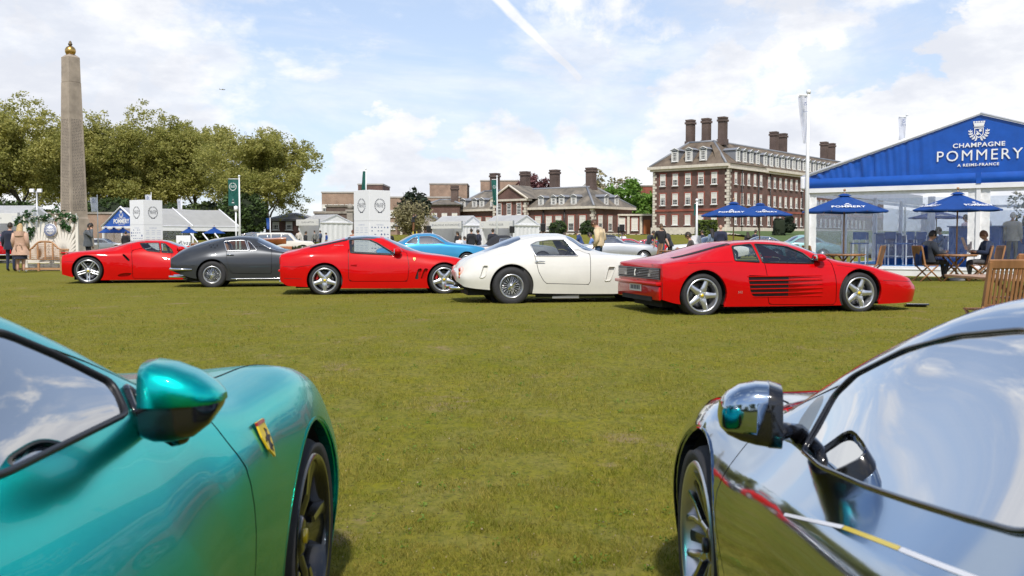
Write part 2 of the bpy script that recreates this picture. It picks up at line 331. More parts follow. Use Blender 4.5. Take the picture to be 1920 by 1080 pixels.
def text_mesh(txt, size=1.0, spacing=1.0, offset=0.0, ext=.0, shear=0.0, wscale=1.0):
    key = (txt, size, spacing, offset, ext, shear, wscale)
    if key in _txt: return _txt[key]
    cu = bpy.data.curves.new('lettering', 'FONT'); cu.body = txt; cu.size = size; cu.align_x = 'CENTER'; cu.align_y = 'CENTER'
    cu.space_character = spacing; cu.offset = offset; cu.extrude = ext; cu.shear = shear; cu.resolution_u = 3
    o = bpy.data.objects.new('lettering', cu); COL.objects.link(o); dg = bpy.context.evaluated_depsgraph_get()
    me = bpy.data.meshes.new_from_object(o.evaluated_get(dg)); bpy.data.objects.remove(o); me.materials.clear()
    if wscale != 1.0: me.transform(Matrix.Diagonal((wscale, 1, 1, 1)))
    _txt[key] = me; return me
def lettering(txt, size, mtx, m, parent=None, name='lettering', **k):      # text standing in the XZ plane of mtx, facing -Y
    me = text_mesh(txt, size, **k)
    if me.materials and me.materials[0] != m: me = me.copy(); me.materials.clear()
    o = link(name, me, m, parent); o.matrix_local = mtx @ Matrix.Rotation(R(90), 4, 'X'); return o
def leaf_cloud(name, centers, per, spread, size, m, flat=.6, parent=None):
    c = np.asarray(centers, float); n = len(c) * per
    base = np.repeat(c[:, :3], per, 0); sp = np.repeat(c[:, 3:4] if c.shape[1] > 3 else np.ones((len(c), 1)), per, 0) * spread
    d = nrng.normal(size=(n, 3)); d /= np.linalg.norm(d, axis=1, keepdims=True); d *= nrng.random((n, 1)) ** .5
    p = base + d * sp * np.array([1, 1, .8])
    s = size * (.55 + .9 * nrng.random((n, 1)))
    a = nrng.normal(size=(n, 3)); a[:, 2] *= flat; a /= np.linalg.norm(a, axis=1, keepdims=True)
    b = np.cross(a, nrng.normal(size=(n, 3))); b /= np.linalg.norm(b, axis=1, keepdims=True)
    V = np.stack([p - a * s, p + b * s * .55, p + a * s, p - b * s * .55], 1).reshape(-1, 3)
    me = npmesh(name, V, np.arange(n * 4).reshape(-1, 4)); o = link(name, me, m, parent)
    return o
# ---------------------------------------------------------------- ground
def lawn_material():
    m = bpy.data.materials.new('lawn'); m.use_nodes = True; t = m.node_tree; b = t.nodes['Principled BSDF']; b.inputs['Roughness'].default_value = .9; b.inputs['Specular IOR Level'].default_value = .02
    tcn = t.nodes.new('ShaderNodeTexCoord')
    def nz(scale, det=6, rough=.6, sc=(1, 1, 1)):
        mp = t.nodes.new('ShaderNodeMapping'); mp.inputs['Scale'].default_value = sc; t.links.new(tcn.outputs['Object'], mp.inputs[0])
        n = t.nodes.new('ShaderNodeTexNoise'); n.inputs['Scale'].default_value = scale; n.inputs['Detail'].default_value = det; n.inputs['Roughness'].default_value = rough; t.links.new(mp.outputs[0], n.inputs['Vector']); return n.outputs['Fac']
    def rg(f, a, b_):
        n = t.nodes.new('ShaderNodeMapRange'); n.inputs[1].default_value = a; n.inputs[2].default_value = b_; t.links.new(f, n.inputs[0]); return n.outputs[0]
    def mixc(f, a, b_):
        n = t.nodes.new('ShaderNodeMixRGB'); t.links.new(f, n.inputs[0])
        for i, c in ((1, a), (2, b_)):
            if isinstance(c, tuple): n.inputs[i].default_value = (*c, 1)
            else: t.links.new(c, n.inputs[i])
        return n.outputs[0]
    c = mixc(rg(nz(.45), .35, .65), (.165, .168, .014), (.240, .212, .026))
    c = mixc(rg(nz(2.6, 8, .7), .38, .70), c, (.215, .19, .055))
    c = mixc(rg(nz(22, 4, .7, (1, .6, 1)), .42, .72), c, (.105, .115, .022))
    c = mixc(rg(nz(.9, 9, .75), .58, .68), c, (.25, .185, .105))
    c = mixc(rg(nz(38, 3, .6), .56, .70), c, (.075, .066, .026))
    t.links.new(c, b.inputs['Base Color'])
    n = nz(55, 4, .7); bp = t.nodes.new('ShaderNodeBump'); bp.inputs['Strength'].default_value = .6; bp.inputs['Distance'].default_value = .02; t.links.new(n, bp.inputs['Height']); t.links.new(bp.outputs[0], b.inputs['Normal'])
    return m
LAWN = lawn_material()
ys = np.concatenate([[-700, -300, -120, -50, -20], np.arange(-8, 16, .5), np.arange(16, 160, 4), [180, 240, 400, 800, 1600, 3000]])
xs = np.concatenate([[-2500, -900, -300, -120, -60], np.arange(-40, 41, 8), [60, 120, 300, 900, 2500]])
V = [(x, y, zg(x, y)) for y in ys for x in xs]; nx = len(xs)
F = [(j * nx + i, j * nx + i + 1, (j + 1) * nx + i + 1, (j + 1) * nx + i) for j in range(len(ys) - 1) for i in range(nx - 1)]
me = npmesh('ground', V, F); smoothed(me, 60); tag(link('ground', me, LAWN), kind='structure')

# grass blades: real geometry in the near lawn, thinning with distance
BLADE = mat('grass blade', (.135, .195, .006), .8, var=.22, vscale=3.2, col2=(.40, .315, .078), island=True, isw=.5, coord='Object', trans=.30, spec=.03)
NB = 460000
u = nrng.random(NB); y0, y1 = 2.6, 34.0
yy = (y0 ** -.7 + u * (y1 ** -.7 - y0 ** -.7)) ** (-1 / .7)
xx = (nrng.random(NB) * 2 - 1) * (yy * .58 + .8)
zz = np.array([zg(0, y) for y in np.linspace(y0, y1, 400)]); zz = np.interp(yy, np.linspace(y0, y1, 400), zz)
th = nrng.random(NB) * 2 * np.pi; hh = (.011 + .020 * nrng.random(NB)) * np.clip((36 - yy) / 14, .15, 1) * (.8 + .5 * np.sin(xx * 2.1 + np.sin(yy * 1.7) * 2) ** 2); ww = .0016 + .0010 * yy / 6
lean = 1.5 * nrng.random(NB) * hh; la = nrng.random(NB) * 2 * np.pi
P = np.empty((NB, 3, 3), np.float32)
P[:, 0] = np.stack([xx - np.cos(th) * ww, yy - np.sin(th) * ww, zz - .004], 1); P[:, 1] = np.stack([xx + np.cos(th) * ww, yy + np.sin(th) * ww, zz - .004], 1)
P[:, 2] = np.stack([xx + np.cos(la) * lean, yy + np.sin(la) * lean, zz + hh], 1)
def vnoise(x, y, sd):
    g = np.random.default_rng(sd).random((64, 64)); xi, yi = np.floor(x).astype(int), np.floor(y).astype(int); fx, fy = x - xi, y - yi; fx = fx * fx * (3 - 2 * fx); fy = fy * fy * (3 - 2 * fy)
    q = lambda a, b: g[a % 64, b % 64]
    return (q(xi, yi) * (1 - fx) + q(xi + 1, yi) * fx) * (1 - fy) + (q(xi, yi + 1) * (1 - fx) + q(xi + 1, yi + 1) * fx) * fy
dens = .55 * vnoise(xx * 2.2, yy * 1.6, 1) + .45 * vnoise(xx * 7, yy * 6, 2)
keep = nrng.random(NB) < np.clip((dens - .30) / .20, .05, 1) ; P = P[keep]; NB = int(keep.sum())
me = npmesh('grass', P.reshape(-1, 3), np.arange(NB * 3).reshape(-1, 3))
tag(link('grass', me, BLADE), 'short mown olive green grass covering the lawn between the cars', 'grass', kind='stuff')
# a few dry leaves and daisies scattered on the lawn
mb = MB()
for i in range(1300):
    y = 3.2 + 22 * rng.random() ** 2; x = (rng.random() * 2 - 1) * (y * .56 + .4); a = rng.random() * 6.28; s_ = .004 + .010 * rng.random() ** 2; z = zg(x, y) + .022
    mb.face([(x + s_ * math.cos(a + k * 1.57) * (1 if k % 2 else .5), y + s_ * math.sin(a + k * 1.57) * (1 if k % 2 else .5), z + .006 * (k % 2)) for k in range(4)])
tag(mb.build('fallen_leaves', mat('dry leaf', (.16, .10, .05), .8, var=.4, col2=(.52, .42, .26), island=True)), 'tiny dry leaves scattered over the grass', 'leaves', kind='stuff')

# clover and weed tufts, brighter than the mown grass
tc_ = [(x, y, zg(x, y) + .012, 1) for x, y in ((( rng.random() * 2 - 1) * (yq * .5 + .3), yq) for yq in (3.0 + 13 * rng.random() ** 1.8 for _ in range(420)))]
tag(leaf_cloud('clover', tc_, 16, .035, .0075, mat('clover leaf', (.10, .22, .012), .7, var=.3, col2=(.19, .30, .03), island=True, trans=.3)), 'small bright green clover tufts in the lawn', 'clover', kind='stuff')

# gravel path and kerb behind the left bench
mb = MB(); mb.grid(lambda u, v: Vector((-60 + 40 * u, 47 + 7 * v, zg(0, 47 + 7 * v) + .006)), 12, 2)
tag(mb.build('path', GRAV), kind='structure')
mb = MB(); mb.box((-40, 46.9, .05), (40, .25, .16), .02); tag(mb.build('kerb', STONE), kind='structure')

# ---------------------------------------------------------------- foliage
def make_tree(name, label, cat, H, Rc, m, seed, group, per=16, nclump=700, leaf=.3, trunk_h=.28, bark=BARK, top_thin=.5):
    rg = random.Random(seed); t = thing(name, label, cat, group=group)
    wood = MB(); tips = []
    def limb(p, d, L, r, lev):
        pts = [p]; rad = [r]; q = Vector(p); dd = Vector(d)
        for k in range(5):
            dd = (dd + Vector((rg.uniform(-.22, .22), rg.uniform(-.22, .22), rg.uniform(-.05, .20)))).normalized(); q = q + dd * L / 5; pts.append(q.copy()); rad.append(r * (1 - .14 * (k + 1)))
            if lev >= 2: tips.append((*q, .9))
        wood.tube(pts, rad, 6 if lev else 9, cap=False)
        if lev < 3:
            for k in range(4 if lev else 7):
                i = rg.randint(2, 5); a = rg.uniform(0, 6.28); e = rg.uniform(.25, .9) if lev else rg.uniform(.35, 1.2)
                nd = (dd * .7 + Vector((math.cos(a) * math.cos(e), math.sin(a) * math.cos(e), math.sin(e) * .9))).normalized()
                limb(pts[i], nd, L * rg.uniform(.5, .72), rad[i] * .62, lev + 1)
        else: tips.append((*q, 1.0))
    limb(Vector((0, 0, -.3)), Vector((0, 0, 1)), H * .42, H * .024, 0)
    wood.build('trunk', bark, t, normals=False)
    # clumps through the crown volume: lumps of clumps so light and dark masses form
    lob = []
    for i in range(26):
        a = rg.uniform(0, 6.28); z = rg.uniform(-.8, .95); rr = math.sqrt(max(0, 1 - z * z)) * rg.uniform(.45, 1.0)
        lob.append((Rc * rr * math.cos(a), Rc * rr * math.sin(a), H * (.58 + .34 * z), Rc * rg.uniform(.22, .40)))
    cs = []
    for i in range(nclump):
        L = rg.choice(lob); d = Vector((rg.gauss(0, 1), rg.gauss(0, 1), rg.gauss(0, 1))).normalized() * (rg.random() ** .4)
        cs.append((L[0] + d.x * L[3], L[1] + d.y * L[3], max(H * .12, L[2] + d.z * L[3] * .85), rg.uniform(.5, 1.1)))
    zs = [c for c in cs if not (c[2] > H * .82 and rg.random() < top_thin)]
    zs += [tp for tp in tips if rg.random() < .8]
    leaf_cloud('crown', zs, per, 1.0, leaf, m, parent=t)
    # fine twigs reaching out of the outline
    tw = MB()
    for i in range(150):
        c = rg.choice(zs); d = Vector((c[0], c[1], (c[2] - H * .5) * 1.2)).normalized()
        p = Vector(c[:3]); tw.tube([p - d * .6, p + d * rg.uniform(.3, 1.3) + Vector((rg.uniform(-.3, .3), rg.uniform(-.3, .3), .2))], [.035, .012], 4, cap=False)
    tag(tw.build('twigs', bark, t, normals=False), kind='stuff')
    return t
TG = 'plane trees along the left edge of the lawn'
tA = make_tree('plane_tree', '', 'tree', 19.5, 8.2, LEAF, 3, TG, nclump=820, per=36, leaf=.175)
tB = make_tree('plane_tree', '', 'tree', 19.5, 8.6, LEAF, 11, TG, nclump=860, per=36, leaf=.175)
tC = make_tree('plane_tree', '', 'tree', 18.5, 9.5, LEAF, 23, TG, nclump=1000, per=36, leaf=.175)
# (px of trunk, depth, proto, scale, rotation, label)
tree_list = [(-60, 118, tB, .90, .4, 'plane tree cut by the left picture edge, tallest of the row'), (50, 118, tA, .89, 2.0, 'tall plane tree just left of the stone obelisk'),
             (200, 122, tB, .84, 1.1, 'plane tree just right of the stone obelisk'), (292, 126, tA, .86, 4.2, 'plane tree behind the left white printed tower'),
             (372, 128, tC, .88, 2.9, 'plane tree above the long white marquee roof'), (500, 112, tC, .735, 0.3, 'spreading plane tree with dark leaning trunk at the right end of the tree row'),
             (120, 140, tC, .90, .9, 'plane tree in the second row behind the obelisk'), (250, 148, tC, .88, 3.7, 'second-row plane tree behind the left printed tower')]
used = set()
for px, Y, pr, s_, rz, lb in tree_list:
    o = pr if pr.name not in used else dup(pr); used.add(pr.name)
    o.location = gx(px, Y); o.rotation_euler = (0, 0, rz); o.scale = (s_, s_, s_); o['label'] = lb
# dense shrub mass and brick wall under the trees
def bush(name, label, cat, px, Y, w, d, h, m, z0=None, n=260, per=14, leaf=.10, group=None, ball=False, rz=0.0, top=None):
    t = thing(name, label, cat, gx(px, Y) if z0 is None else Vector((gx(px, Y).x, Y, z0)), rz, group); core = MB()
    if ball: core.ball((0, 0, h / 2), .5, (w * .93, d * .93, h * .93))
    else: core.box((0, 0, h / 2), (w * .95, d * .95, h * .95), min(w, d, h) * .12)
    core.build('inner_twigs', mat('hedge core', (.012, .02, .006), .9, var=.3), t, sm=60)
    c = []
    for i in range(n):
        if ball:
            v = Vector((rng.gauss(0, 1), rng.gauss(0, 1), rng.gauss(0, 1))).normalized(); c.append((v.x * w / 2, v.y * d / 2, h / 2 + v.z * h / 2, 1))
        else:
            a = [rng.uniform(-.5, .5) for _ in range(3)]; k = rng.choice((0, 0, 1, 1, 2)); a[k] = .5 if k == 2 else rng.choice((-.5, .5))
            tp = 1 if top is None else top + (1 - top) * (.5 - a[2])
            c.append((a[0] * w * tp, a[1] * d * tp, h / 2 + a[2] * h, 1))
    leaf_cloud('leaves', c, per, max(.05, .10 * min(w, h)), leaf, m, parent=t); return t
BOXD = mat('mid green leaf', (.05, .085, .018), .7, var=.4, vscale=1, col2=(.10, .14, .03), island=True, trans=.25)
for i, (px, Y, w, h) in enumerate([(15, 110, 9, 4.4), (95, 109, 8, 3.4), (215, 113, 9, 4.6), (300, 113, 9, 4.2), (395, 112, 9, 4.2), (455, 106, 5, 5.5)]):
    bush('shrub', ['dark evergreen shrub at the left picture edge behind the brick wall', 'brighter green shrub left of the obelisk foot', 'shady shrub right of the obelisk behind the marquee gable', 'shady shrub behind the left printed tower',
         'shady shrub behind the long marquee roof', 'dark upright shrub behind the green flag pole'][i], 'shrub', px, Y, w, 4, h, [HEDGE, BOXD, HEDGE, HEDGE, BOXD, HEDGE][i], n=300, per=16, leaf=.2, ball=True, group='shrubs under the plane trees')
w = thing('garden_wall', 'low brown brick wall behind the floral bench', 'wall', gx(40, 100)); MB().box((0, 0, 1.6), (26, .5, 3.2)).build('wall_face', BRICKT, w); MB().box((0, 0, 3.3), (26, .7, .2)).build('coping', STONED, w)

# trees behind the buildings
def far_tree(name, label, px, Y, z0, H, Rc, m, seed, **k):
    t = make_tree(name, label, 'tree', H, Rc, m, seed, 'trees between the brick buildings', nclump=k.get('n', 300), per=14, leaf=k.get('leaf', .35), top_thin=k.get('tt', .3)); t.location = (gx(px, Y).x, Y, z0); return t
far_tree('copper_tree', 'dark copper-leaved tree showing between two brick chimneys', 1010, 205, 1, 15.5, 5.2, LEAFC, 41, n=240)
far_tree('bare_tree', 'half-bare olive tree right of the low brick wing', 1138, 210, 1.5, 15.5, 5.5, LEAFO, 43, n=150, tt=.5)
far_tree('lime_tree', 'fresh green tree beside the tall brick block', 1174, 185, 1.5, 11.4, 5.0, LEAFG, 47, n=520)
far_tree('lime_tree', 'fresh green tree showing left of the small red gabled house', 1192, 190, 1.5, 9.0, 3.6, LEAFG, 48, n=300)
far_tree('olive_tree', 'loose olive tree beside the central white printed tower', 768, 106, .7, 4.6, 2.6, LEAFO, 51, n=120, leaf=.14)
t = far_tree('fir_tree', 'slim dark fir behind the central printed tower', 773, 150, 1.5, 8.5, 1.1, YEW, 53, n=90)

# ---------------------------------------------------------------- buildings
def window_meshes(w, h, bars=(2, 4), arch=False, surround=.18):
    fr = MB(); dpt = .14
    fr.box((-w / 2 + .06, 0, h / 2), (.12, dpt, h)); fr.box((w / 2 - .06, 0, h / 2), (.12, dpt, h)); fr.box((0, 0, .06), (w, dpt, .12)); fr.box((0, -.02, h - .05), (w, dpt, .1)); fr.box((0, -.03, h * .5), (w - .24, dpt * .5, .09))
    for i in range(1, bars[0] + 1): fr.box((-w / 2 + w * i / (bars[0] + 1), -.045, h / 2), (.045, .03, h - .2))
    for j in range(1, bars[1]): fr.box((0, -.043, h * j / bars[1]), (w - .2, .028, .045))
    fr.box((0, -.08, -.05), (w + .2, .3, .12))
    pa = MB(); pa.box((0, -.012, h / 2), (w - .2, .02, h - .2)); bl = MB(); bl.box((0, -.030, h * .72), (w - .22, .012, h * .5))
    su = MB()
    if surround:
        s = surround
        su.box((-w / 2 - s / 2, .03, h / 2), (s, .12, h + .02)); su.box((w / 2 + s / 2, .03, h / 2), (s, .12, h + .02)); su.box((0, .028, h + s * .6), (w + 2 * s + .1, .12, s * 1.2))
    return [x.mesh(n) for x, n in ((fr, 'window'), (pa, 'pane'), (bl, 'blind'), (su, 'brick_surround'))]
def put_window(parent, wm, loc, rz, blind=1.0, surround=True):
    o = link('window', wm[0], WFR, parent, loc, (0, 0, rz)); link('pane', wm[1], PANE, o)
    if blind > 0:
        b = link('blind', wm[2], BLIND, o); hgt = wm[0]['h']
        if blind != 1.0: b.scale = (1, 1, blind); b.location = (0, 0, hgt * .965 * (1 - blind))
    if surround: link('brick_surround', wm[3], BRICKR, o)
    return o
def wmesh(w, h, **k):
    ms = window_meshes(w, h, **k); ms[0]['h'] = h; return ms
def hip_roof(x0, y0, x1, y1, z0, z1, inset, name='roof', over=.45, flat=True):
    mb = MB(); a = [(x0 - over, y0 - over, z0), (x1 + over, y0 - over, z0), (x1 + over, y1 + over, z0), (x0 - over, y1 + over, z0)]
    b = [(x0 + inset, y0 + inset, z1), (x1 - inset, y0 + inset, z1), (x1 - inset, y1 - inset, z1), (x0 + inset, y1 - inset, z1)]
    for i in range(4): mb.face([a[i], a[(i + 1) % 4], b[(i + 1) % 4], b[i]])
    mb.face(b); mb.face(a[::-1])
    for i in range(4): mb.tube([a[i], b[i]], .22, 6, mi=1)
    for i in range(4): mb.tube([b[i], b[(i + 1) % 4]], .2, 6, mi=1)
    return mb
def quoins(parent, x, y, z0, z1, sx, sy, m=STONE):
    mb = MB(); z = z0; k = 0
    while z < z1 - .2:
        L = .75 if k % 2 else .45
        mb.box((x + sx * (L / 2 - .06), y - sy * .0 + sy * .16, z + .22), (L, .44, .40)); mb.box((x + sx * .16, y + sy * ((1.2 - L) / 2 - .06), z + .22), (.443, 1.2 - L, .402)); z += .46; k += 1
    return mb.build('quoins', m, parent)
def chimney(parent, x, y, z0, z1, wx, wy, m=None):
    mb = MB(); mb.box((x, y, (z0 + z1) / 2), (wx, wy, z1 - z0)); mb.box((x, y, z0 + .5), (wx + .25, wy + .25, 1.0)); mb.box((x, y, z1 - .55), (wx + .28, wy + .28, .35)); mb.box((x, y, z1 - .1), (wx + .14, wy + .14, .28))
    for sx in (-1, 0, 1): mb.box((x + sx * wx * .33, y - wy / 2 - .02, (z0 + z1) / 2), (wx * .12, .1, z1 - z0 - 1.8))
    o = mb.build('chimney', m or BRICKD, parent)
    return o
def dormer(parent, x, y, z, rz, w=1.25, h=1.9, d=2.2, wm=None):
    mb = MB(); mb.box((0, d / 2, h / 2), (w, d, h), mi=0)
    for sgn in (-1, 1): mb.box((sgn * (w / 2 - .06), -.05, h / 2), (.14, .14, h), mi=1)
    mb.prism([(-w / 2 - .2, h), (w / 2 + .2, h), (0, h + .42)], d + .3, Matrix.Translation((0, -.2, 0)) @ Matrix(((1, 0, 0, 0), (0, 0, 1, 0), (0, 1, 0, 0), (0, 0, 0, 1))), mi=0)
    mb.tube([(-w / 2 - .2, -.22, h), (0, -.22, h + .42), (w / 2 + .2, -.22, h)], .07, 4, mi=1)
    o = mb.build('dormer', [LEAD, WFR], parent, (x, y, z), (0, 0, rz))
    p = link('window', wm[0], WFR, o, (0, -.06, .15)); link('pane', wm[1], PANE, o, (0, -.06, .15)); return o

# the tall block: local x runs along the long facade, y along the end facade
C0 = Vector((33.8, 153, 0)); eR = Vector((18.9, 22.8, 0)).normalized(); rzB = math.atan2(eR.y, eR.x)
tb = thing('brick_block', 'tall three-storey brown brick block with hipped roof and white quoins', 'building', C0, rzB)
WH, LL, WD = 13.0, 74.0, 13.2
mb = MB(); mb.box((LL / 2, WD / 2, WH / 2), (LL, WD, WH)); mb.box((6.7, -.35, WH / 2), (13.2, .7, WH)); mb.build('wall', BRICK, tb)
mb = MB(); mb.box((LL / 2, WD / 2, 1.6), (LL + .5, WD + .5, 3.2)); mb.box((6.7, -.45, 1.6), (13.6, 1.0, 3.19)); mb.build('plinth', STONE, tb)
mb = MB(); mb.box((LL / 2, WD / 2, WH + .05), (LL + 1.5, WD + 1.5, .45)); mb.box((LL / 2, WD / 2, WH - .35), (LL + .8, WD + .8, .35)); mb.box((6.7, -.7, WH - .36), (13.9, .8, .35)); mb.build('cornice', STONE, tb)
mb = MB(); mb.box((-.03, WD / 2, 6.0), (.1, WD - .9, .34)); mb.box((6.7, -.72, 6.0), (12.2, .1, .34)); mb.box((LL / 2 + 6.6, -.03, 6.0), (LL - 13.3, .1, .34)); mb.build('string_course', BRICKR, tb)
hip_roof(0, 0, LL, WD, WH + .28, 17.4, 4.3).build('roof', [TILE, LEAD], tb)
mb = MB(); mb.face([(0, -1, WH + .3), (13.4, -1, WH + .3), (10.5, 4.2, 17.2), (3, 4.2, 17.2)]); mb.face([(13.4, -1, WH + .3), (13.4, 1.5, WH + .5), (10.5, 4.2, 17.2)]); mb.face([(0, -1, WH + .3), (3, 4.2, 17.2), (0, 1.5, WH + .5)]); mb.build('roof_hip', TILE, tb)
for x, y in ((0, 0), (0, WD), (13.3, -.35)):
    quoins(tb, x, -.7 if (x, y) == (0, 0) else y if y else 0, 3.2, WH - .5, 1 if x == 0 else -1, 1 if y <= 0 else -1)
w1 = wmesh(1.0, 1.95); w2 = wmesh(1.0, 1.9); w3 = wmesh(1.0, 1.6); wn = {id(w1): wmesh(.84, 1.9, bars=(1, 4), surround=.12), id(w2): wmesh(.84, 1.85, bars=(1, 4), surround=.12), id(w3): wmesh(.84, 1.55, bars=(1, 4), surround=.12)}
rows = [(10.05, w1, .82), (6.85, w2, .86), (3.6, w3, 1.0)]
for z, wm, bf in rows:
    for y in (1.85, 4.25, 6.6, 8.95, 11.3):
        b = rng.choice((.7, .9, 1.0, 1.0, 1.1)) if z > 4 else 1.9
        put_window(tb, wm, (-.02, y, z), R(-90), b)
    for i in range(27):
        x = 2.2 + 2.3 * i; put_window(tb, wn[id(wm)], (x, -.72 if x < 13 else -.02, z), 0, rng.choice((.5, .8, 1.1, 1.5)))
dw = wmesh(.86, 1.5, surround=0)
for y in (4.0, 6.6, 9.2): dormer(tb, .25, y, 13.9, R(-90), wm=dw)
for i in range(4): dormer(tb, 3.6 + 2.4 * i, -.35, 13.7, 0, wm=dw)
for i in range(22): dormer(tb, 15 + 2.35 * i, .25, 13.7, 0, wm=dw)
for y in (3.6, 6.6, 9.6): chimney(tb, 6.0, y, 16.8, 21.4, 1.25, 1.15)
for x in (33.5, 37.5, 58, 62): chimney(tb, x, 7.1, 16.8, 21.6, 1.25, 1.25)
for x in (4.1, 10.2, 16.5, 30): MB().tube([(x, -.95 if x < 13 else -.12, .5), (x, -.95 if x < 13 else -.12, 12.5)], .10, 6).build('drainpipe', BLK, tb)

# the low wing: corner at its right front; x along its right end, y along the front to the left
C1 = Vector((13.7, 162, 0)); lw = thing('brick_wing', 'low brown brick wing with pedimented centre, dormers and four tall chimneys', 'building', C1, rzB)
LW, DW, EH = 33.0, 12.0, 6.6
mb = MB(); mb.box((DW / 2, LW / 2, EH / 2), (DW, LW, EH)); mb.box((-.5, 17.6, 4.1), (1.0, 7.6, 8.2)); mb.build('wall', BRICK, lw)
mb = MB(); mb.box((DW / 2, LW / 2, 1.2), (DW + .4, LW + .4, 2.3)); mb.build('plinth', STONE, lw)
mb = MB(); mb.box((DW / 2, LW / 2, EH + .05), (DW + 1.1, LW + 1.1, .4)); mb.box((-.55, 17.6, 8.25), (1.6, 8.4, .35)); mb.build('cornice', STONE, lw)
hip_roof(0, 0, DW, LW, EH + .25, 10.4, 4.6).build('roof', [SLATE, LEAD], lw)
mb = MB(); MT = Matrix(((0, 0, 1, 0), (1, 0, 0, 0), (0, 1, 0, 0), (0, 0, 0, 1)))
mb.prism([(13.6, 8.4), (21.6, 8.4), (17.6, 10.75)], 5.5, Matrix.Translation((-1.0, 0, 0)) @ MT, mi=0)
for a, b in (((13.2, 8.35), (17.6, 10.9)), ((22.0, 8.35), (17.6, 10.9))): mb.tube([(-1.15, *a), (-1.15, *b)], .2, 4, mi=2); mb.face([(-1.2, a[0], a[1] + .1), (-1.2, b[0], b[1] + .1), (5, b[0], b[1] + .1), (5, a[0], a[1] + .1)], mi=1)
mb.build('pediment', [BRICK, SLATE, STONE], lw)
wb = wmesh(1.25, 2.6); wa = wmesh(1.05, 2.1)
for y in (2.2, 4.6, 7.3, 9.4, 11.8, 23.4, 25.8, 28.4, 30.8): put_window(lw, wb, (-.02, y, 2.7), R(-90), rng.choice((.9, 1.1, 1.3)))
for y in (15.3, 17.6, 19.9):
    o = put_window(lw, wa, (-1.03, y, 5.6), R(-90), .0)
    MB().lathe([(.52, 0), (.52, .12)], 16, Matrix.Translation((0, -.02, 2.05)) @ Matrix.Rotation(R(90), 4, 'X')).build('arch_head', WFR, o)
    put_window(lw, wb, (-1.03, y, 2.5), R(-90), 1.0)
quoins(lw, -1.0, 13.8, 2.3, 8.0, 1, 1); quoins(lw, -1.0, 21.4, 2.3, 8.0, 1, -1); quoins(lw, 0, 0, 2.3, EH - .2, 1, 1); quoins(lw, 0, LW, 2.3, EH - .2, 1, -1)
for y in (4.3, 6.9, 8.6, 11.4, 22.6, 25.3, 27.1, 30): dormer(lw, .35, y, 7.1, R(-90), w=1.15, h=1.45, wm=wmesh(.8, 1.1, surround=0))
for x in (4.2, 7.4): dormer(lw, x, .3, 7.1, 0, w=1.15, h=1.45, wm=wmesh(.8, 1.1, surround=0))
for x in (2, 5, 8): put_window(lw, wb, (x, -.02, 2.7), 0, 1.0)
for y in (4.7, 12.7, 19.6, 27.0): chimney(lw, 6.0, y, 9.7, 13.8, 1.3, 1.45)
for y in (6.0, 10.6): MB().tube([(-.12, y, .5), (-.12, y, 6.4)], .12, 6).build('drainpipe', BLK, lw)

# the linking wall with pilasters between wing and block
lk = thing('link_wall', 'single-storey brick link with white pilasters and an oak door', 'building', Vector((15.2, 168, 0)))
MB().box((6, 3, 2.7), (12, 6, 5.4)).build('wall', BRICK, lk); MB().box((6, 2.9, 1.0), (12.1, 6.4, 2.3)).build('plinth', STONE, lk); MB().box((6, 2.85, 5.5), (12.3, 6.5, .3)).build('cornice', STONE, lk)
for x in (.5, 2.9, 5.1, 7.3, 9.4, 11.6): MB().box((x, -.1, 3.6), (.42, .3, 3.6)).build('pilaster', STONE, lk)
wl_ = wmesh(1.1, 2.2)
for x in (1.7, 4.0, 6.2, 10.5): put_window(lk, wl_, (x, -.02, 2.8), 0, 1.8)
MB().box((8.35, -.06, 3.3), (1.15, .14, 2.7)).box((8.35, -.1, 3.3), (.08, .1, 2.5)).build('door', DOORO, lk)

# further blocks, left of the wing
def plain_block(name, label, px0, px1, Y, ytop, depth, m, roofm, wins=None, parapet=.25, rz=0.0, wsize=(1.0, 1.5)):
    a = gx(px0, Y); b = gx(px1, Y); L = (b - a).length; z = hz(ytop, Y); t = thing(name, label, 'building', Vector((a.x, a.y, 0)), rz)
    MB().box((L / 2, depth / 2, z / 2), (L, depth, z)).build('wall', m, t); MB().box((L / 2, depth / 2, z + .1), (L + parapet, depth + parapet, .3)).build('roof', roofm, t)
    if wins:
        wm = wmesh(wsize[0], wsize[1], surround=0)
        for zz_ in wins[1]:
            n = wins[0]
            for i in range(n): put_window(t, wm, (L * (i + .5) / n, -.02, zz_), 0, rng.choice((.5, .9)), surround=False)
    return t
plain_block('flat_block', 'long tan brick range with pale roof behind the central printed tower', 604, 668, 200, 362, 14, BRICKT, CONC, (6, (7.0, 4.2)))
plain_block('flat_block', 'long tan brick range right of the central printed tower', 730, 862, 205, 371, 14, BRICKT, CONC, (10, (6.0, 3.4)))
for px0, px1, yt, ybase, lb in ((806, 876, 346, 372, 'square tan brick tower block left of the wing chimneys'), (901, 973, 340, 360, 'square tan brick tower block behind the left wing chimneys'), (672, 718, 347, 360, 'small brown brick lift tower behind the printed tower')):
    plain_block('tower_block', lb, px0, px1, 235 if px0 > 700 else 205, yt, 12, BRICKT if px0 > 700 else BRICK, CONC)
hs = plain_block('side_house', 'brick house with grey roof left of the low wing', 805, 862, 178, 386, 10, BRICK, SLATE, (3, (4.6,)))
hip_roof(0, 0, 5.7, 9, hz(384, 178), hz(374, 178), 2).build('roof_slope', [SLATE, LEAD], hs); chimney(hs, 4.6, 2, 6, hz(348, 178), 1.3, 2.2)
lg = plain_block('lodge', 'small brick lodge with grey roof and white columns', 745, 842, 135, 425, 8, BRICK, SLATE)
hip_roof(0, 0, 7.2, 8, hz(424, 135), hz(406, 135), 2.4).build('roof_slope', [SLATE, LEAD], lg)
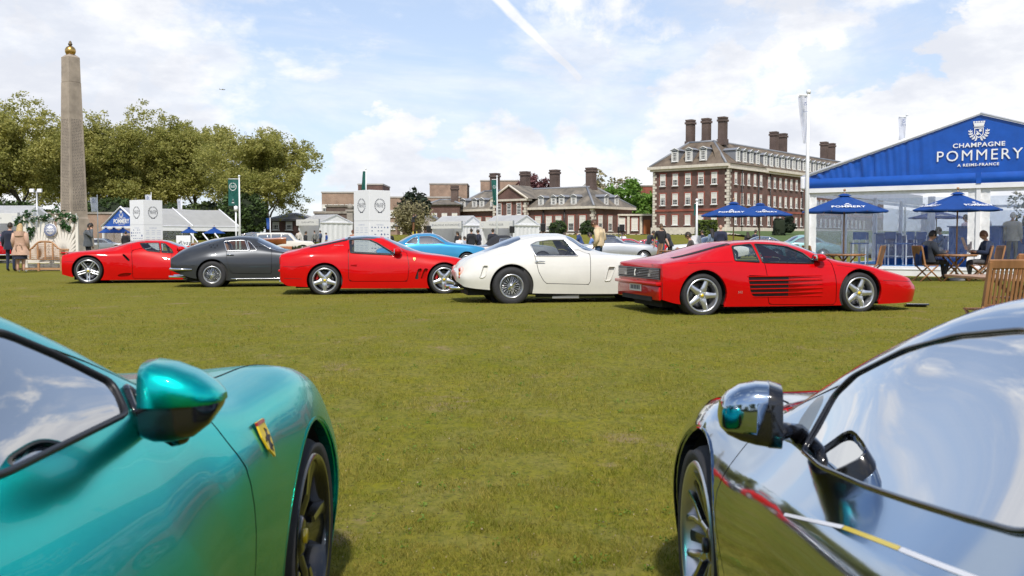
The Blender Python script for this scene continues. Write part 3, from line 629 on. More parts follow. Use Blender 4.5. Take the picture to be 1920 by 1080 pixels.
for i in range(5): MB().box((.6 + 1.5 * i, -.35, 1.9), (.3, .3, 3.0)).build('column', STONE, lg)
gl = plain_block('gatehouse', 'brick gatehouse with grey hipped roof below the spreading plane tree', 505, 580, 120, 415, 8, BRICK, SLATE, (3, (2.4,)), wsize=(.8, 1.2))
hip_roof(0, 0, 5, 8, hz(414, 120), hz(401, 120), 2.2).build('roof_slope', [SLATE, LEAD], gl)
plain_block('dark_wall', 'long dark brick wall behind the small white tent', 590, 672, 125, 400, 1.0, BRICKD, STONED)
plain_block('dark_shed', 'dark roofed shed above the long brick wall', 612, 655, 150, 388, 6, BRICKD, SLATE)
plain_block('red_house', 'small red brick house left of the tall block', 1201, 1226, 215, 350, 8, BRICKR, SLATE, (2, (9.0, 6.4, 4.0)))
pr = thing('gate_pier', 'stone gate pier with ball finial beside the printed tower', 'pier', gx(657, 112)); MB().box((0, 0, 1.6), (.7, .7, 3.4), .03).build('shaft', STONED, pr); MB().box((0, 0, 3.4), (.95, .95, .22)).ball((0, 0, 3.85), .36).build('finial', STONED, pr)

# hedges and clipped shrubs in front of the buildings
bush('long_hedge', 'long low dark hedge in front of the link wall', 'hedge', 1140, 138, 36, 1.5, 1.5, YEW, z0=.35, n=700, per=10, leaf=.14)
bush('box_dome', 'round clipped dome in front of the wing, left one', 'shrub', 1046, 140, 2.4, 2.2, 2.3, HEDGE, z0=1.6, n=120, leaf=.14, ball=True, group='clipped domes')
bush('box_dome', 'round clipped dome in front of the wing, right one by the link wall', 'shrub', 1104, 140, 2.4, 2.2, 2.3, HEDGE, z0=1.6, n=120, leaf=.14, ball=True, group='clipped domes')
bush('box_cube', 'bright green clipped box tree in front of the tall block', 'shrub', 1324, 100, 1.85, 1.7, 1.6, BOXH, z0=1.5, n=260, per=18, leaf=.10)
o = thing('tree_stem', 'thin bare stem of the clipped box tree', 'trunk', gx(1324, 100.3)); MB().tube([(0, 0, -.2), (0, 0, 1.9)], .09, 7).build('stem', BARK, o)
bush('yew_cone', 'dark clipped yew column on the raised grass', 'shrub', 1460, 120, 1.3, 1.3, 2.3, YEW, z0=1.4, n=120, per=12, leaf=.12, top=.7)
bush('yew_topiary', 'dark topiary of stacked balls on the raised grass', 'shrub', 1478, 122, 1.9, 1.5, 1.3, YEW, z0=2.1, n=90, per=12, leaf=.12, ball=True)
o = bush('yew_topiary', 'small dark ball on top of the stacked topiary', 'shrub', 1478, 122, 1.1, 1.1, 1.0, YEW, z0=3.3, n=60, per=12, leaf=.12, ball=True)
mb = MB(); mb.grid(lambda u, v: Vector((29 + 50 * u, 105 + 36 * v, zg(0, 105 + 36 * v) + .05 + .5 * v)), 8, 6); tag(mb.build('lawn_bank', mat('bank grass', (.07, .11, .02), .9, var=.25, vscale=3)), kind='structure')

# a few trees and tents behind the camera: they show as reflections in the cars
for i in range(22):
    an = R(200 - 11.4 * i); rr_ = 50 + 9 * (i % 3); x, y = rr_ * 1.15 * math.cos(an), 8 - rr_ * abs(math.sin(an)) if math.sin(an) >= 0 else 8 + rr_ * .6 * abs(math.sin(an))
    o = dup((tA, tB, tC)[i % 3]); o.location = (x, y, -.24); sc_t = .50 + .06 * (i % 4); o.scale = (sc_t * 1.15, sc_t * 1.15, sc_t); o.rotation_euler = (0, 0, i * 1.3); o['label'] = 'tree behind the photographer, seen only mirrored in the car sides'; o['group'] = 'trees behind the photographer'
mb = MB(); mb.grid(lambda u, v: Vector((70 * math.cos(R(190 + 160 * u)), 8 + 66 * math.sin(R(190 + 160 * u)), -.3 + (3.2 + .5 * math.sin(40 * u)) * v)), 60, 4); tag(mb.build('far_hedge', YEW), 'dark hedge line behind the photographer, only mirrored in the cars', 'hedge', kind='stuff')
# ---------------------------------------------------------------- obelisk
ob = thing('obelisk', 'tall tapering granite obelisk with gilded ball on top', 'monument', gx(140, 75), R(-33))
bz = hz(410, 75)
mb = MB()
def frust(mb, a, z0, b, z1, mi=0):
    A = [(-a, -a, z0), (a, -a, z0), (a, a, z0), (-a, a, z0)]; B = [(-b, -b, z1), (b, -b, z1), (b, b, z1), (-b, b, z1)]
    for i in range(4): mb.face([A[i], A[(i + 1) % 4], B[(i + 1) % 4], B[i]], mi)
    mb.face(A[::-1], mi); mb.face(B, mi)
zt_, sc_ = hz(112, 75), .735
zj = hz(158, 75); fr = lambda z: .705 + (.475 - .705) * (z - bz) / (zt_ - bz)
frust(mb, .735, bz - .02, fr(bz), bz + .12); mb.build('shaft_collar', GRAN, ob)
mb = MB(); frust(mb, fr(bz + .12), bz + .12, fr(zj), zj); mb.build('shaft', GRAN, ob)
mb = MB(); frust(mb, fr(zj) - .012, zj + .02, fr(zt_), zt_); frust(mb, fr(zt_), zt_, .12, zt_ + .34); mb.build('upper_shaft', GRAN, ob)
mb = MB(); frust(mb, .80, -.2, .78, bz - .02); mb.build('pedestal', GRAN, ob)
mb = MB(); frust(mb, 1.25, -.2, 1.2, .75); frust(mb, 1.02, .75, .98, 1.5); mb.build('base_step', STONED, ob)
mb = MB(); zb_ = hz(100, 75); mb.ball((0, 0, zb_), .40, seg=18); mb.lathe([(.1, -.55), (.22, -.42), (.12, -.3)], 12, Matrix.Translation((0, 0, zb_)))
mb.build('gilt_ball', GOLD, ob)
mb = MB(); mb.lathe([(.08, .38), (.15, .46), (.17, .54), (.10, .62), (.12, .68), (.03, .78)], 10, Matrix.Translation((0, 0, zb_))); mb.build('flame_finial', mat('dark bronze', (.16, .12, .07), .5, .7), ob)
mb = MB()
rows_ = 62
for i in range(rows_):                                   # rows of carved names on the two faces in view
    z = bz + .6 + (zj - bz - 3.4) * i / rows_; hw = fr(z) * .74
    for fc in (0, 1):
        x = -hw
        while x < hw - .05:
            L = rng.uniform(.05, .2); L = min(L, hw - x); h = .055
            off = fr(z) + .003
            P4 = [(x, z), (x + L, z), (x + L, z + h), (x, z + h)]
            mb.face([(p[0], -off + (p[1] - z) * .02, p[1]) if fc == 0 else (off - (p[1] - z) * .02, p[0], p[1]) for p in P4]); x += L + rng.uniform(.02, .07)
tag(mb.build('carved_names', GRANL, ob), kind='stuff')

# ---------------------------------------------------------------- printed towers with wreath emblems
def wreath(mb, mtx, r, mi=0):
    for sgn in (-1, 1):
        for i in range(11):
            a = R(-78 + 150 * i / 10); c = Vector((sgn * r * math.cos(a), 0, r * 1.05 * math.sin(a))); t = Vector((-sgn * math.sin(a), 0, math.cos(a))); n = Vector((t.z, 0, -t.x))
            L = r * .26; w_ = r * .07
            for s2 in (-1, 1):
                d = (t + n * s2 * .45).normalized(); q = Vector((d.z, 0, -d.x))
                mb.face([mtx @ p for p in (c, c + d * L * .5 + q * w_, c + d * L, c + d * L * .5 - q * w_)], mi)
    for s2 in (-1, 1): mb.face([mtx @ Vector(p) for p in ((0, 0, -r * 1.08), (s2 * r * .35, 0, -r * .98), (s2 * r * .42, 0, -r * 1.2), (0, 0, -r * 1.2))], mi)
def printed_tower(label, px, Y, side, ang, top_y, logos_left):
    H = hz(top_y, Y) - zg(0, Y); t = thing('printed_tower', label, 'display tower', gx(px, Y), R(ang), 'white printed towers')
    MB().box((0, 0, H / 2), (side, side, H), .012).build('panel_box', WHT, t)
    mb = MB(); 
    for z in (H * .56, ): mb.box((0, 0, z), (side + .008, side + .008, .012))
    mb.build('panel_joint', GALV, t)
    for k in (0, 1):
        M = (Matrix.Rotation(R(-90), 4, 'Z') if k == 0 else Matrix()) @ Matrix.Translation((0, -side / 2 - .004, 0))     # k=0: left face, k=1: right face
        mb = MB(); wreath(mb, M @ Matrix.Translation((0, 0, H * .78)), side * .235); mb.build('wreath_emblem', KLET, t)
        lettering('SALON', side * .13, M @ Matrix.Translation((0, 0, H * .80)), KLET, t); lettering('PRIVÉ', side * .13, M @ Matrix.Translation((0, 0, H * .765)), KLET, t)
        mb = MB()
        lettering('EXHIBITORS' if (k == 0) == (not logos_left) else 'PARTNERS', side * .07, M @ Matrix.Translation((0, 0, H * .50)), PALEB, t)
        if (k == 0) == logos_left:
            for r_ in range(8):
                for c in range(6):
                    if rng.random() < .78:
                        w_, h_ = rng.choice(((.05, .05), (.08, .03), (.03, .06), (.1, .025), (.06, .06))); w_ *= side; h_ *= side
                        x = side * (-.38 + .15 * c); z = H * (.465 - .05 * r_)
                        if rng.random() < .35: mb.prism([(x + w_ * .5 * math.cos(a * 1.05), z + w_ * .5 * math.sin(a * 1.05)) for a in range(6)], .002, M @ Matrix.Rotation(R(90), 4, 'X'))
                        else: mb.face([M @ Vector(p) for p in ((x - w_ / 2, 0, z - h_ / 2), (x + w_ / 2, 0, z - h_ / 2), (x + w_ / 2, 0, z + h_ / 2), (x - w_ / 2, 0, z + h_ / 2))])
            tag(mb.build('printed_logos', BLET, t), kind='stuff')
        else:
            for r_ in range(12):
                z = H * (.455 - .032 * r_)
                for c in range(3):
                    if r_ % 4 == 3: continue
                    w_ = side * rng.uniform(.14, .22); x = side * (-.29 + .29 * c); mb.face([M @ Vector(p) for p in ((x - w_ / 2, 0, z), (x + w_ / 2, 0, z), (x + w_ / 2, 0, z + .022), (x - w_ / 2, 0, z + .022))])
            tag(mb.build('printed_lines', PALEB, t), kind='stuff')
    return t
printed_tower('white printed tower with wreath emblems in front of the blue gabled tent', 275, 68, 1.55, 56, 376, True)
printed_tower('white printed tower with wreath emblems behind the red cabriolet coupe', 698, 56, 1.50, 45, 358, False)

# ---------------------------------------------------------------- flags
def crest(mb, M, s, mi=0, full=True):                    # shield, crown and laurel, about s tall, in the XZ plane of M
    def pl(pts): mb.face([M @ Vector((x * s, 0, z * s)) for x, z in pts], mi)
    pl([(-.26, .30), (.26, .30), (.32, .50), (-.32, .50)]); 
    for i in range(5): x = -.28 + .14 * i; pl([(x - .05, .52), (x + .05, .52), (x + .055, .60), (x - .055, .60)])
    pl([(-.30, .25), (.30, .25), (.30, .28), (-.30, .28)])
    sh = [(-.26, .20), (.26, .20), (.26, -.18), (.14, -.34), (0, -.42), (-.14, -.34), (-.26, -.18)]; inn = [(x * .82, (z + .08) * .82 - .08) for x, z in sh]
    for i in range(7): j = (i + 1) % 7; pl([sh[i], sh[j], inn[j], inn[i]])
    if full:
        for cx, cz in ((.08, .03), (-.07, -.16)): pl([(cx + .085 * math.cos(a * .785), cz + .085 * math.sin(a * .785)) for a in range(8)])
        pl([(-.16, .0), (-.12, .03), (.13, -.22), (.10, -.25)])
        for x in (-.13, 0, .13): pl([(x - .03, .13), (x + .03, .13), (x + .03, .17), (x - .03, .17)])
    for sg in (-1, 1):
        pts = [(.10, -.50), (.24, -.44), (.36, -.33), (.44, -.20), (.48, -.05), (.47, .12)]
        for (x, z), (x2, z2) in zip(pts, pts[1:]):
            d = Vector((x2 - x, z2 - z)).normalized(); n = Vector((d.y, -d.x))
            for s2 in (-1, 1):
                e = (d * .75 + n * s2 * .9).normalized() * .17; q = Vector((e.y, -e.x)) * .3; a = Vector((x, z))
                pl([(sg * a.x, a.y), (sg * (a + e * .5 + q).x, (a + e * .5 + q).y), (sg * (a + e).x, (a + e).y), (sg * (a + e * .5 - q).x, (a + e * .5 - q).y)])
            pl([(sg * (x + n.x * .015), z + n.y * .015), (sg * (x2 + n.x * .015), z2 + n.y * .015), (sg * (x2 - n.x * .015), z2 - n.y * .015), (sg * (x - n.x * .015), z - n.y * .015)])
def flag(label, px, Y, top_y, f0, f1, wpx0, wpx1, m, kind, group, side=-1, lean=0.0, base=None):
    p = gx(px, Y); t = thing('flag_pole', label, 'flag', p, 0, group); H = hz(top_y, Y) - p.z; k = Y / FPX
    MB().tube([(0, 0, 0), (0, 0, H * .6), (0, 0, H)], [.055, .045, .03], 8).build('pole', POLE, t)
    MB().ball((0, 0, H + .05), .06, seg=8).build('finial', POLE, t)
    z0, z1 = hz(f0, Y) - p.z, hz(f1, Y) - p.z; w0, w1 = wpx0 * k, wpx1 * k
    MB().tube([(0, 0, z0 + .02), (side * w0, 0, z0 + .02)], .018, 6).build('top_arm', POLE, t)
    def fn(u, v):
        w = w0 + (w1 - w0) * v; x = side * (.03 + w * u + lean * v * .0); y = .10 * math.sin(4 * u + 3 * v + px) * v + .03 * math.sin(9 * u + 2 * v)
        return Vector((x, y, z0 + (z1 - z0) * v))
    mb = MB(); mb.grid(fn, 8, 14); fo = mb.build('flag_cloth', m, t, normals=False)
    wm = (w0 + w1) / 2; Mx = Matrix.Translation((side * (.03 + wm / 2), -.13, 0))
    if kind == 'green':
        mb = MB(); wreath(mb, Mx @ Matrix.Translation((0, 0, z0 + (z1 - z0) * .28)), wm * .33); 
        Mb = Mx @ Matrix.Translation((0, 0, z0 + (z1 - z0) * .84)); s = wm
        for q in range(3): mb.face([Mb @ Vector((x * s, 0, z * s + q * .07 * s)) for x, z in ((-.13 + .03 * q, -.16), (.13 - .03 * q, -.16), (0, .12))])
        mb.build('wreath_emblem', WLET, fo); lettering('SALON', wm * .15, Mx @ Matrix.Translation((0, 0, z0 + (z1 - z0) * .255)), WLET, fo); lettering('PRIVÉ', wm * .15, Mx @ Matrix.Translation((0, 0, z0 + (z1 - z0) * .305)), WLET, fo)
    elif kind == 'white':
        mb = MB(); crest(mb, Mx @ Matrix.Translation((0, 0, z0 + (z1 - z0) * .18)), wm * .40, full=False); mb.build('crest', BLET, fo)
        o = lettering('POMMERY', wm * .17, Mx @ Matrix.Translation((0, 0, z0 + (z1 - z0) * .34)) @ Matrix.Diagonal((-1, 1, 1, 1)), BLET, fo)
    return t
GF = 'green wreath flags'; WF = 'white champagne flags'
flag('dark green wreath flag on the white pole over the grey coupe', 450, 47, 333, 337, 386, 20, 18, FLAGG, 'green', GF)
flag('half-folded green flag on a white pole in front of the low brick wing', 932, 60, 333, 338, 385, 10, 6, FLAGG, 'green', GF)
flag('narrow furled green flag above the central printed tower', 687, 66, 319, 322, 357, 5, 8, FLAGG, '', GF)
flag('small green flag above the low wall at the far left', 25, 80, 390, 393, 418, 11, 10, FLAGG, '', GF)
flag('tall white flag at the left corner of the big blue marquee', 1512, 22.5, 179, 183, 270, 17, 9, FLAGW, 'white', WF)
flag('white flag behind the roof of the big blue marquee', 1696, 45, 220, 222, 266, 15, 14, FLAGW, 'white', WF)
flag('white flag beside the obelisk foot', 184, 80, 368, 371, 397, 13, 11, FLAGW, 'white', WF)
flag('white flag peeping over the left printed tower', 285, 104, 363, 366, 392, 11, 10, FLAGW, 'white', WF)
flag('white flag over the ridge of the long white marquee', 342, 106, 373, 374, 402, 8, 7, FLAGW, 'white', WF)
flag('dark flag on the white pole left of the blue parasols', 1306, 36, 378, 383, 404, 4, 5, FLAGG, '', 'thin poles')
t = thing('white_pole', 'bare white pole beside the green wreath flag', 'pole', gx(443, 60)); MB().tube([(0, 0, 0), (0, 0, hz(386, 60))], .05, 8).build('shaft', POLE, t); MB().tube([(0, 0, hz(396, 60)), (0, 0, hz(387, 60))], .12, 8).build('lamp_head', POLE, t)
t = thing('feather_flag', 'small blue feather flag beside the pale off-roader', 'flag', gx(507, 75)); MB().tube([(0, 0, 0), (0, 0, hz(408, 75))], .03, 6).build('pole', POLE, t)
MB().grid(lambda u, v: Vector((-.05 - .28 * u * (1 - .3 * v), .05 * math.sin(5 * v), hz(409, 75) + (hz(430, 75) - hz(409, 75)) * v)), 3, 8).build('flag_cloth', CANV, t, normals=False)
t = thing('flood_light', 'tall pole with twin floodlights at the left', 'lamp post', gx(71, 55)); H = hz(358, 55)
MB().tube([(0, 0, 0), (0, 0, H)], [.07, .05], 8).build('pole', GALV, t); MB().tube([(-.28, 0, H - .1), (.28, 0, H - .1)], .04, 6).build('cross_arm', GALV, t)
for sx in (-.22, .22): MB().box((sx, -.1, H), (.25, .14, .2), .02).build('lamp_head', WHT, t, rot=(R(0), 0, 0))

# ---------------------------------------------------------------- floral screen and bench
sY = 35.9; p = gx(96, sY); scn = thing('floral_screen', 'cream palm-leaf cut-out screen with green garland and round sign', 'screen', p)
sw, sh_ = 2.04, 2.02
mb = MB(); mb.box((-sw / 2 + .05, 0, sh_ / 2), (.1, .06, sh_)); mb.box((sw / 2 - .05, 0, sh_ / 2), (.1, .06, sh_)); mb.box((0, 0, .12), (sw - .2, .06, .24)); mb.box((0, 0, sh_ - .03), (sw - .2, .06, .06)); mb.box((0, .01, sh_ / 2), (.16, .05, sh_ - .3)); mb.build('screen_frame', PALMS, scn)
for cx, lo, hi in ((-.5, -sw / 2 + .1, -.06), (.5, .06, sw / 2 - .1)):
    for i in range(21):
        a = R(-84 + 168 * i / 20); d = Vector((math.sin(a), math.cos(a))); L = 3.0
        o = Vector((cx * .9, .30 + .25 * abs(math.cos(a))))
        if d.x > 1e-3: L = min(L, (hi - o.x) / d.x)
        if d.x < -1e-3: L = min(L, (lo - o.x) / d.x)
        L = min(L, (sh_ - .05 - o.y) / max(.05, d.y)); n = Vector((d.y, -d.x)); w0, w1 = .022, .022 + .026 * L
        pts = [o - n * w0, o + n * w0, o + d * L * .8 + n * w1, o + d * L + n * w1 * .3, o + d * L - n * w1 * .3, o + d * L * .8 - n * w1]
        MB().prism([(q.x, q.y) for q in pts], .03, Matrix.Translation((0, .015, 0)) @ Matrix.Rotation(R(90), 4, 'X')).build('frond', PALMS, scn)
gl_ = []; 
for i in range(84):
    x = rng.uniform(-sw / 2 - .25, sw / 2 + .05); z = sh_ + .03 + rng.gauss(0, .09) + .10 * math.sin(x * 5)
    if x < -.45: z -= rng.random() * (.45 if x < -.85 else .06)
    if x > .97: z -= rng.random() * .4
    gl_.append((x, -.06 + rng.gauss(0, .05), z, 1))
leaf_cloud('garland', gl_, 8, .08, .055, IVY, parent=scn)
leaf_cloud('hanging_sprig', [(.58 + rng.gauss(0, .08), -.07, 1.62 + rng.gauss(0, .09), 1) for _ in range(14)], 8, .07, .06, IVY, parent=scn)
leaf_cloud('side_sprig', [(-.72 + rng.gauss(0, .08), -.07, 1.45 + rng.gauss(0, .13), 1) for _ in range(16)], 8, .07, .06, IVY, parent=scn)
leaf_cloud('blossom', [(rng.choice((-.95, -.6, .1, -.3, .9)) + rng.gauss(0, .12), -.13, sh_ + rng.gauss(0, .09), 1) for _ in range(26)], 5, .03, .035, PETAL, parent=scn)
rs = thing('round_sign', 'round white sign with blue wreath hung on the cream screen', 'sign', p + Vector((.02, -.09, 1.50)))
MB().lathe([(0.001, .02), (.235, .02), (.24, .0), (.24, -.02)], 28, Matrix.Rotation(R(90), 4, 'X')).build('disc', WHT, rs)
MB().lathe([(.205, 0), (.225, 0), (.225, .006), (.205, .006)], 28, Matrix.Translation((0, -.022, 0)) @ Matrix.Rotation(R(90), 4, 'X'), closed=True).build('ring', BLET, rs)
lettering('SALON', .10, Matrix.Translation((0, -.03, .05)), BLET, rs); lettering('PRIVÉ', .10, Matrix.Translation((0, -.03, -.06)), BLET, rs)
mb = MB(); wreath(mb, Matrix.Translation((0, -.028, 0)), .17); mb.build('wreath_emblem', BLET, rs)
bn = thing('garden_bench', 'teak bench with arched lattice back in front of the cream screen', 'bench', p + Vector((0, -.75, 0)))
bw = 1.75
arch = lambda x: .78 + .30 * math.exp(-(x / .42) ** 4)
mb = MB(); mb.tube([(x, .27, arch(x)) for x in np.linspace(-bw / 2, bw / 2, 31)], .035, 6); mb.build('top_rail', TEAKL, bn)
for x in np.linspace(-bw / 2 + .04, bw / 2 - .04, 7): MB().box((x, .27, (.44 + arch(x)) / 2), (.05, .045, arch(x) - .44)).build('back_post', TEAKL, bn)
for z in np.arange(.50, 1.05, .075):
    L = bw / 2 if z < .76 else max(.0, .42 * (max(1e-6, -math.log(max(1e-6, min(.999, (z - .78) / .30))))) ** .25) if z > .785 else bw / 2
    if L > .1: MB().box((0, .275, z), (2 * L - .04, .025, .03)).build('back_slat', TEAKL, bn)
for k in range(5): MB().box((0, -.22 + .11 * k, .43), (bw, .085, .03)).build('seat_slat', TEAK, bn)
for sx in (-bw / 2 + .05, bw / 2 - .05):
    for sy in (-.24, .26): MB().box((sx, sy, .22), (.07, .07, .46)).build('leg', TEAKL, bn)
    MB().box((sx, -.0, .66), (.08, .6, .05), .015).build('arm_rest', TEAKL, bn); MB().box((sx, -.24, .54), (.06, .06, .22)).build('arm_post', TEAKL, bn)
MB().box((0, -.2, .08), (bw - .2, .06, .07)).box((0, .2, .08), (bw - .2, .06, .07)).build('stretcher', TEAKL, bn); MB().box((0, -.24, .15), (.07, .07, .3)).build('leg', TEAKL, bn)

# ---------------------------------------------------------------- the big blue marquee
Lc = Vector((9.98, 32.55, 0)); mq = thing('champagne_marquee', 'large blue-fronted champagne marquee with clear walls on a white deck', 'marquee', Lc, math.atan2(-.588, .809))
MW, MD, EZ, AZ = 10.6, 16.0, 2.84, 4.93
MB().box((MW / 2, MD / 2 - .15, .13), (MW + .5, MD + .5, .30)).build('deck', PVCW, mq); MB().box((MW / 2, MD / 2 + .3, .286), (MW - .6, MD - 1, .012)).build('carpet', mat('blue carpet', (.03, .20, .48), .9, var=.1), mq)
mb = MB(); mb.box((MW / 2, MD / 2 - .15, .21), (MW + .54, MD + .54, .03)); mb.build('deck_trim', WHT, mq)
for x in (0.05, MW / 2, MW - .05): MB().box((x, 0, (.28 + EZ) / 2), (.12, .14, EZ - .28)).build('post', PVCW, mq)
for y in np.arange(4, MD + .1, 4):
    for x in (.05, MW - .05): MB().box((x, y, (.28 + EZ) / 2), (.12, .14, EZ - .28)).build('post', PVCW, mq)
MB().box((MW / 2, MD, (.28 + EZ) / 2), (.12, .14, EZ - .28)).build('post', PVCW, mq)
MB().box((MW / 2, -.02, EZ - .06), (MW, .16, .14)).build('eave_beam', PVCW, mq)
CLEAR = glass('clear pvc', (.88, .91, .95), .11, .15, bump=.42, bscale=5, stretch=(3.2, 3.2, .6), graze=.45)
MILK = mat('white pvc border', (.80, .80, .80), .4, var=.08, vscale=6, bump=.5, bscale=14)
def wall_panel(mtx, w, h):
    mb = MB(); b = .26
    mb.box((w / 2, 0, h / 2), (w - 2 * b, .006, h - .5)); o = mb.build('clear_sheet', CLEAR, mq); o.matrix_local = mtx
    mb = MB()
    def bx(x0, x1, z0, z1): mb.grid(lambda u, v: Vector((x0 + (x1 - x0) * u, -.012 + .018 * math.sin(17 * (z0 + (z1 - z0) * v) + 3 * x0) * math.sin(9 * u + 1) , z0 + (z1 - z0) * v)), 4, 30 if z1 - z0 > 1 else 4)
    bx(0, b, 0, h); bx(w - b, w, 0, h); bx(b, w - b, h - .12, h); o = mb.build('wall_border', MILK, mq, normals=False); o.matrix_local = mtx
for i in range(2): wall_panel(Matrix.Translation((.06 + i * MW / 2, 0, .30)), MW / 2 - .1, EZ - .42); wall_panel(Matrix.Translation((.06 + i * MW / 2, MD, .30)), MW / 2 - .1, EZ - .42)
for i in range(4):
    for x in (0.0, MW): wall_panel(Matrix.Translation((x, .06 + 4 * i, .30)) @ Matrix.Rotation(R(90), 4, 'Z'), 3.9, EZ - .42)
# gable cloth, pleated towards the left, and its lower band
def gz(x): return EZ + .40 + (AZ - EZ - .40) * (1 - abs(x - MW / 2) / (MW / 2))
def gfn(u, v):
    x = -.12 + (MW + .24) * u; top = gz(min(max(x, 0), MW)) ; z = EZ + .30 + (top - EZ - .30) * v
    am = smooth(5.0, 2.2, x) if x < 5 else smooth(5.4, 8.4, x)
    am = (1 - smooth(2.6, 4.6, x)) if x < 5.3 else smooth(6.2, 8, x)
    ph = x * 15 + 2.2 * math.sin(x * 2.3) + 1.1 * (v - .5) * math.sin(5 * x)
    return Vector((x, -.05 - (.040 * am + .006) * math.sin(ph) * (.6 + .4 * math.sin(x * 3.7 + 1)) * (.35 + .65 * math.sin(math.pi * min(1, v * .9 + .1))) - .016 * math.sin(x * 31 + 2 * v) * am, z))
MB().grid(gfn, 220, 14).build('gable_cloth', PVCB, mq, normals=False)
MB().grid(lambda u, v: Vector((-.12 + (MW + .24) * u, -.075 - .05 * math.sin(math.pi * v) - .006 * math.sin(u * 70), EZ + .02 + .32 * v)), 60, 6).build('gable_band', PVCB, mq, normals=False)
MB().box((MW / 2, -.10, EZ + .18), (.14, .05, .34)).box((MW / 2, -.066, (EZ + AZ) / 2 + .1), (.06, .004, AZ - EZ - .4)).build('centre_strap', PVCB, mq)
for sg in (-1, 1):
    a = Vector((MW / 2 + sg * (MW / 2 + .2), 0, EZ + .36)); b = Vector((MW / 2, 0, AZ + .03)); mb = MB(); mb.tube([a + Vector((0, -.08, .03)), b + Vector((0, -.08, .03))], .055, 6); mb.build('gable_trim', WHT, mq)
    def rf(u, v, a=a, b=b): q = a + (b - a) * u; return Vector((q.x, -.1 + (MD + .2) * v, q.z + .02 - .05 * math.sin(math.pi * ((v * 4) % 1))))
    MB().grid(rf, 4, 32).build('roof_sheet', PVCWT, mq, normals=False)
MB().box((-.03, MD / 2, EZ + .14), (.08, MD, .46)).build('side_valance', PVCW, mq); MB().box((MW + .03, MD / 2, EZ + .14), (.08, MD, .46)).build('side_valance', PVCW, mq); MB().box((-.1, -.1, EZ + .2), (.14, .3, .42), .05).build('corner_boot', PVCW, mq)
lt = Matrix.Translation((MW / 2 - .03, -.082, 0))
lettering('POMMERY', .46, lt @ Matrix.Translation((0, 0, 3.70)), WLET, mq, spacing=1.22, offset=.0, ext=.004)
lettering('CHAMPAGNE', .185, lt @ Matrix.Translation((0, 0, 4.02)), WLET, mq, spacing=1.1, offset=.004, ext=.004, wscale=1.22)
lettering('A REIMS-FRANCE', .115, lt @ Matrix.Translation((0, 0, 3.42)), WLET, mq, spacing=1.18, offset=.003, ext=.004, wscale=1.15)
mb = MB(); crest(mb, lt @ Matrix.Translation((0, 0, 4.44)), .50); mb.build('crest', WLET, mq)
mqM = mq.matrix_basis.copy() if False else Matrix.Translation(Lc) @ Matrix.Rotation(math.atan2(-.588, .809), 4, 'Z')
def mqp(x, y, z=.292): return mqM @ Vector((x, y, z))

# ---------------------------------------------------------------- small tents
def gabled_tent(name, label, px_corner, Y, rz, a, b, eave, apex, gable_on, group=None, m=PVCW):
    # local x along the face towards the left corner->right; gable_on: 'x' = gable over the front x-face, 'y' = over the right y-face
    t = thing(name, label, 'tent', gx(px_corner, Y), rz, group); mb = MB(); mr = MB(); z0, z1 = eave, apex; o = .12
    for x, y in ((0, 0), (-a, 0), (0, b), (-a, b)): MB().box((x, y, eave / 2), (.1, .1, eave)).build('post', POLE, t)
    if gable_on == 'y':
        for yy in (0 - o, b / 2): pass
        mr.face([(-a - o, -o, z0), (o, -o, z0), (o, b / 2, z1), (-a - o, b / 2, z1)]); mr.face([(-a - o, b + o, z0), (o, b + o, z0), (o, b / 2, z1), (-a - o, b / 2, z1)])
        mb.face([(0, 0, z0), (0, b, z0), (0, b / 2, z1 - .03)]); m2 = MB(); m2.face([(-a, 0, z0), (-a, b, z0), (-a, b / 2, z1 - .03)]); m2.build('gable', m, t)
    else:
        mr.face([(-o, -o, z0), (-o, b + o, z0), (-a / 2, b + o, z1), (-a / 2, -o, z1)][::-1]); mr.face([(-a - 0 + o * 0 - o, -o, z0), (-a - o, b + o, z0), (-a / 2, b + o, z1), (-a / 2, -o, z1)])
        for y in (0.0, b): mb.face([(0, y, z0), (-a, y, z0), (-a / 2, y, z1 - .03)])
    mr.build('roof_sheet', PVCWT, t, normals=False); mb.build('gable', m, t)
    return t
def stall_tent(label, px, Y, text, rz=R(-38), a=3.6, b=3.9, tsz=.26):
    k = 1; t = gabled_tent('stall_tent', label, px, Y, rz, a, b, 2.55, 3.42, 'y', 'white exhibitor tents')
    t.location.z = max(0, zg(0, Y) - .25)
    z = t.location.z
    MB().box((-a / 2, b, 1.27), (a, .03, 2.5)).build('back_wall', PVCW, t)
    mb = MB(); mb.grid(lambda u, v: Vector((.02 * math.sin(40 * u), b * u, 2.5 * v)), 40, 3); mb.build('side_wall', PVCW, t, normals=False); MB().box((-a, b / 2, 1.27), (.03, b, 2.5)).build('side_wall', PVCW, t)
    MB().box((.04, b / 2, 2.5), (.1, b + .2, .12)).build('eave_rail', PVCW, t)
    MB().box((-a / 2 - .1, -.16, 2.52), (a + .3, .10, .66), .01).build('sign_board', mat('sign board', (.66, .65, .62), .55, var=.03), t)
    MB().box((.1, -.16, 2.5), (.09, .12, .78)).build('sign_bracket', GALV, t)
    if text: lettering(text, tsz, Matrix.Translation((-a / 2 - .05, -.215, 2.52)), KLET, t, spacing=1.15)
    mb = MB()
    for sx in (-a - .02, -.18): wreath(mb, Matrix.Translation((sx + (.12 if sx < -1 else 0), -.216, 2.53)), .13)
    mb.build('wreath_emblem', PALEB, t); return t
stall_tent('white exhibitor tent with its sign board reading CLAN WATTON', 600, 103, 'CLAN WATTON', a=3.4, b=4.6)
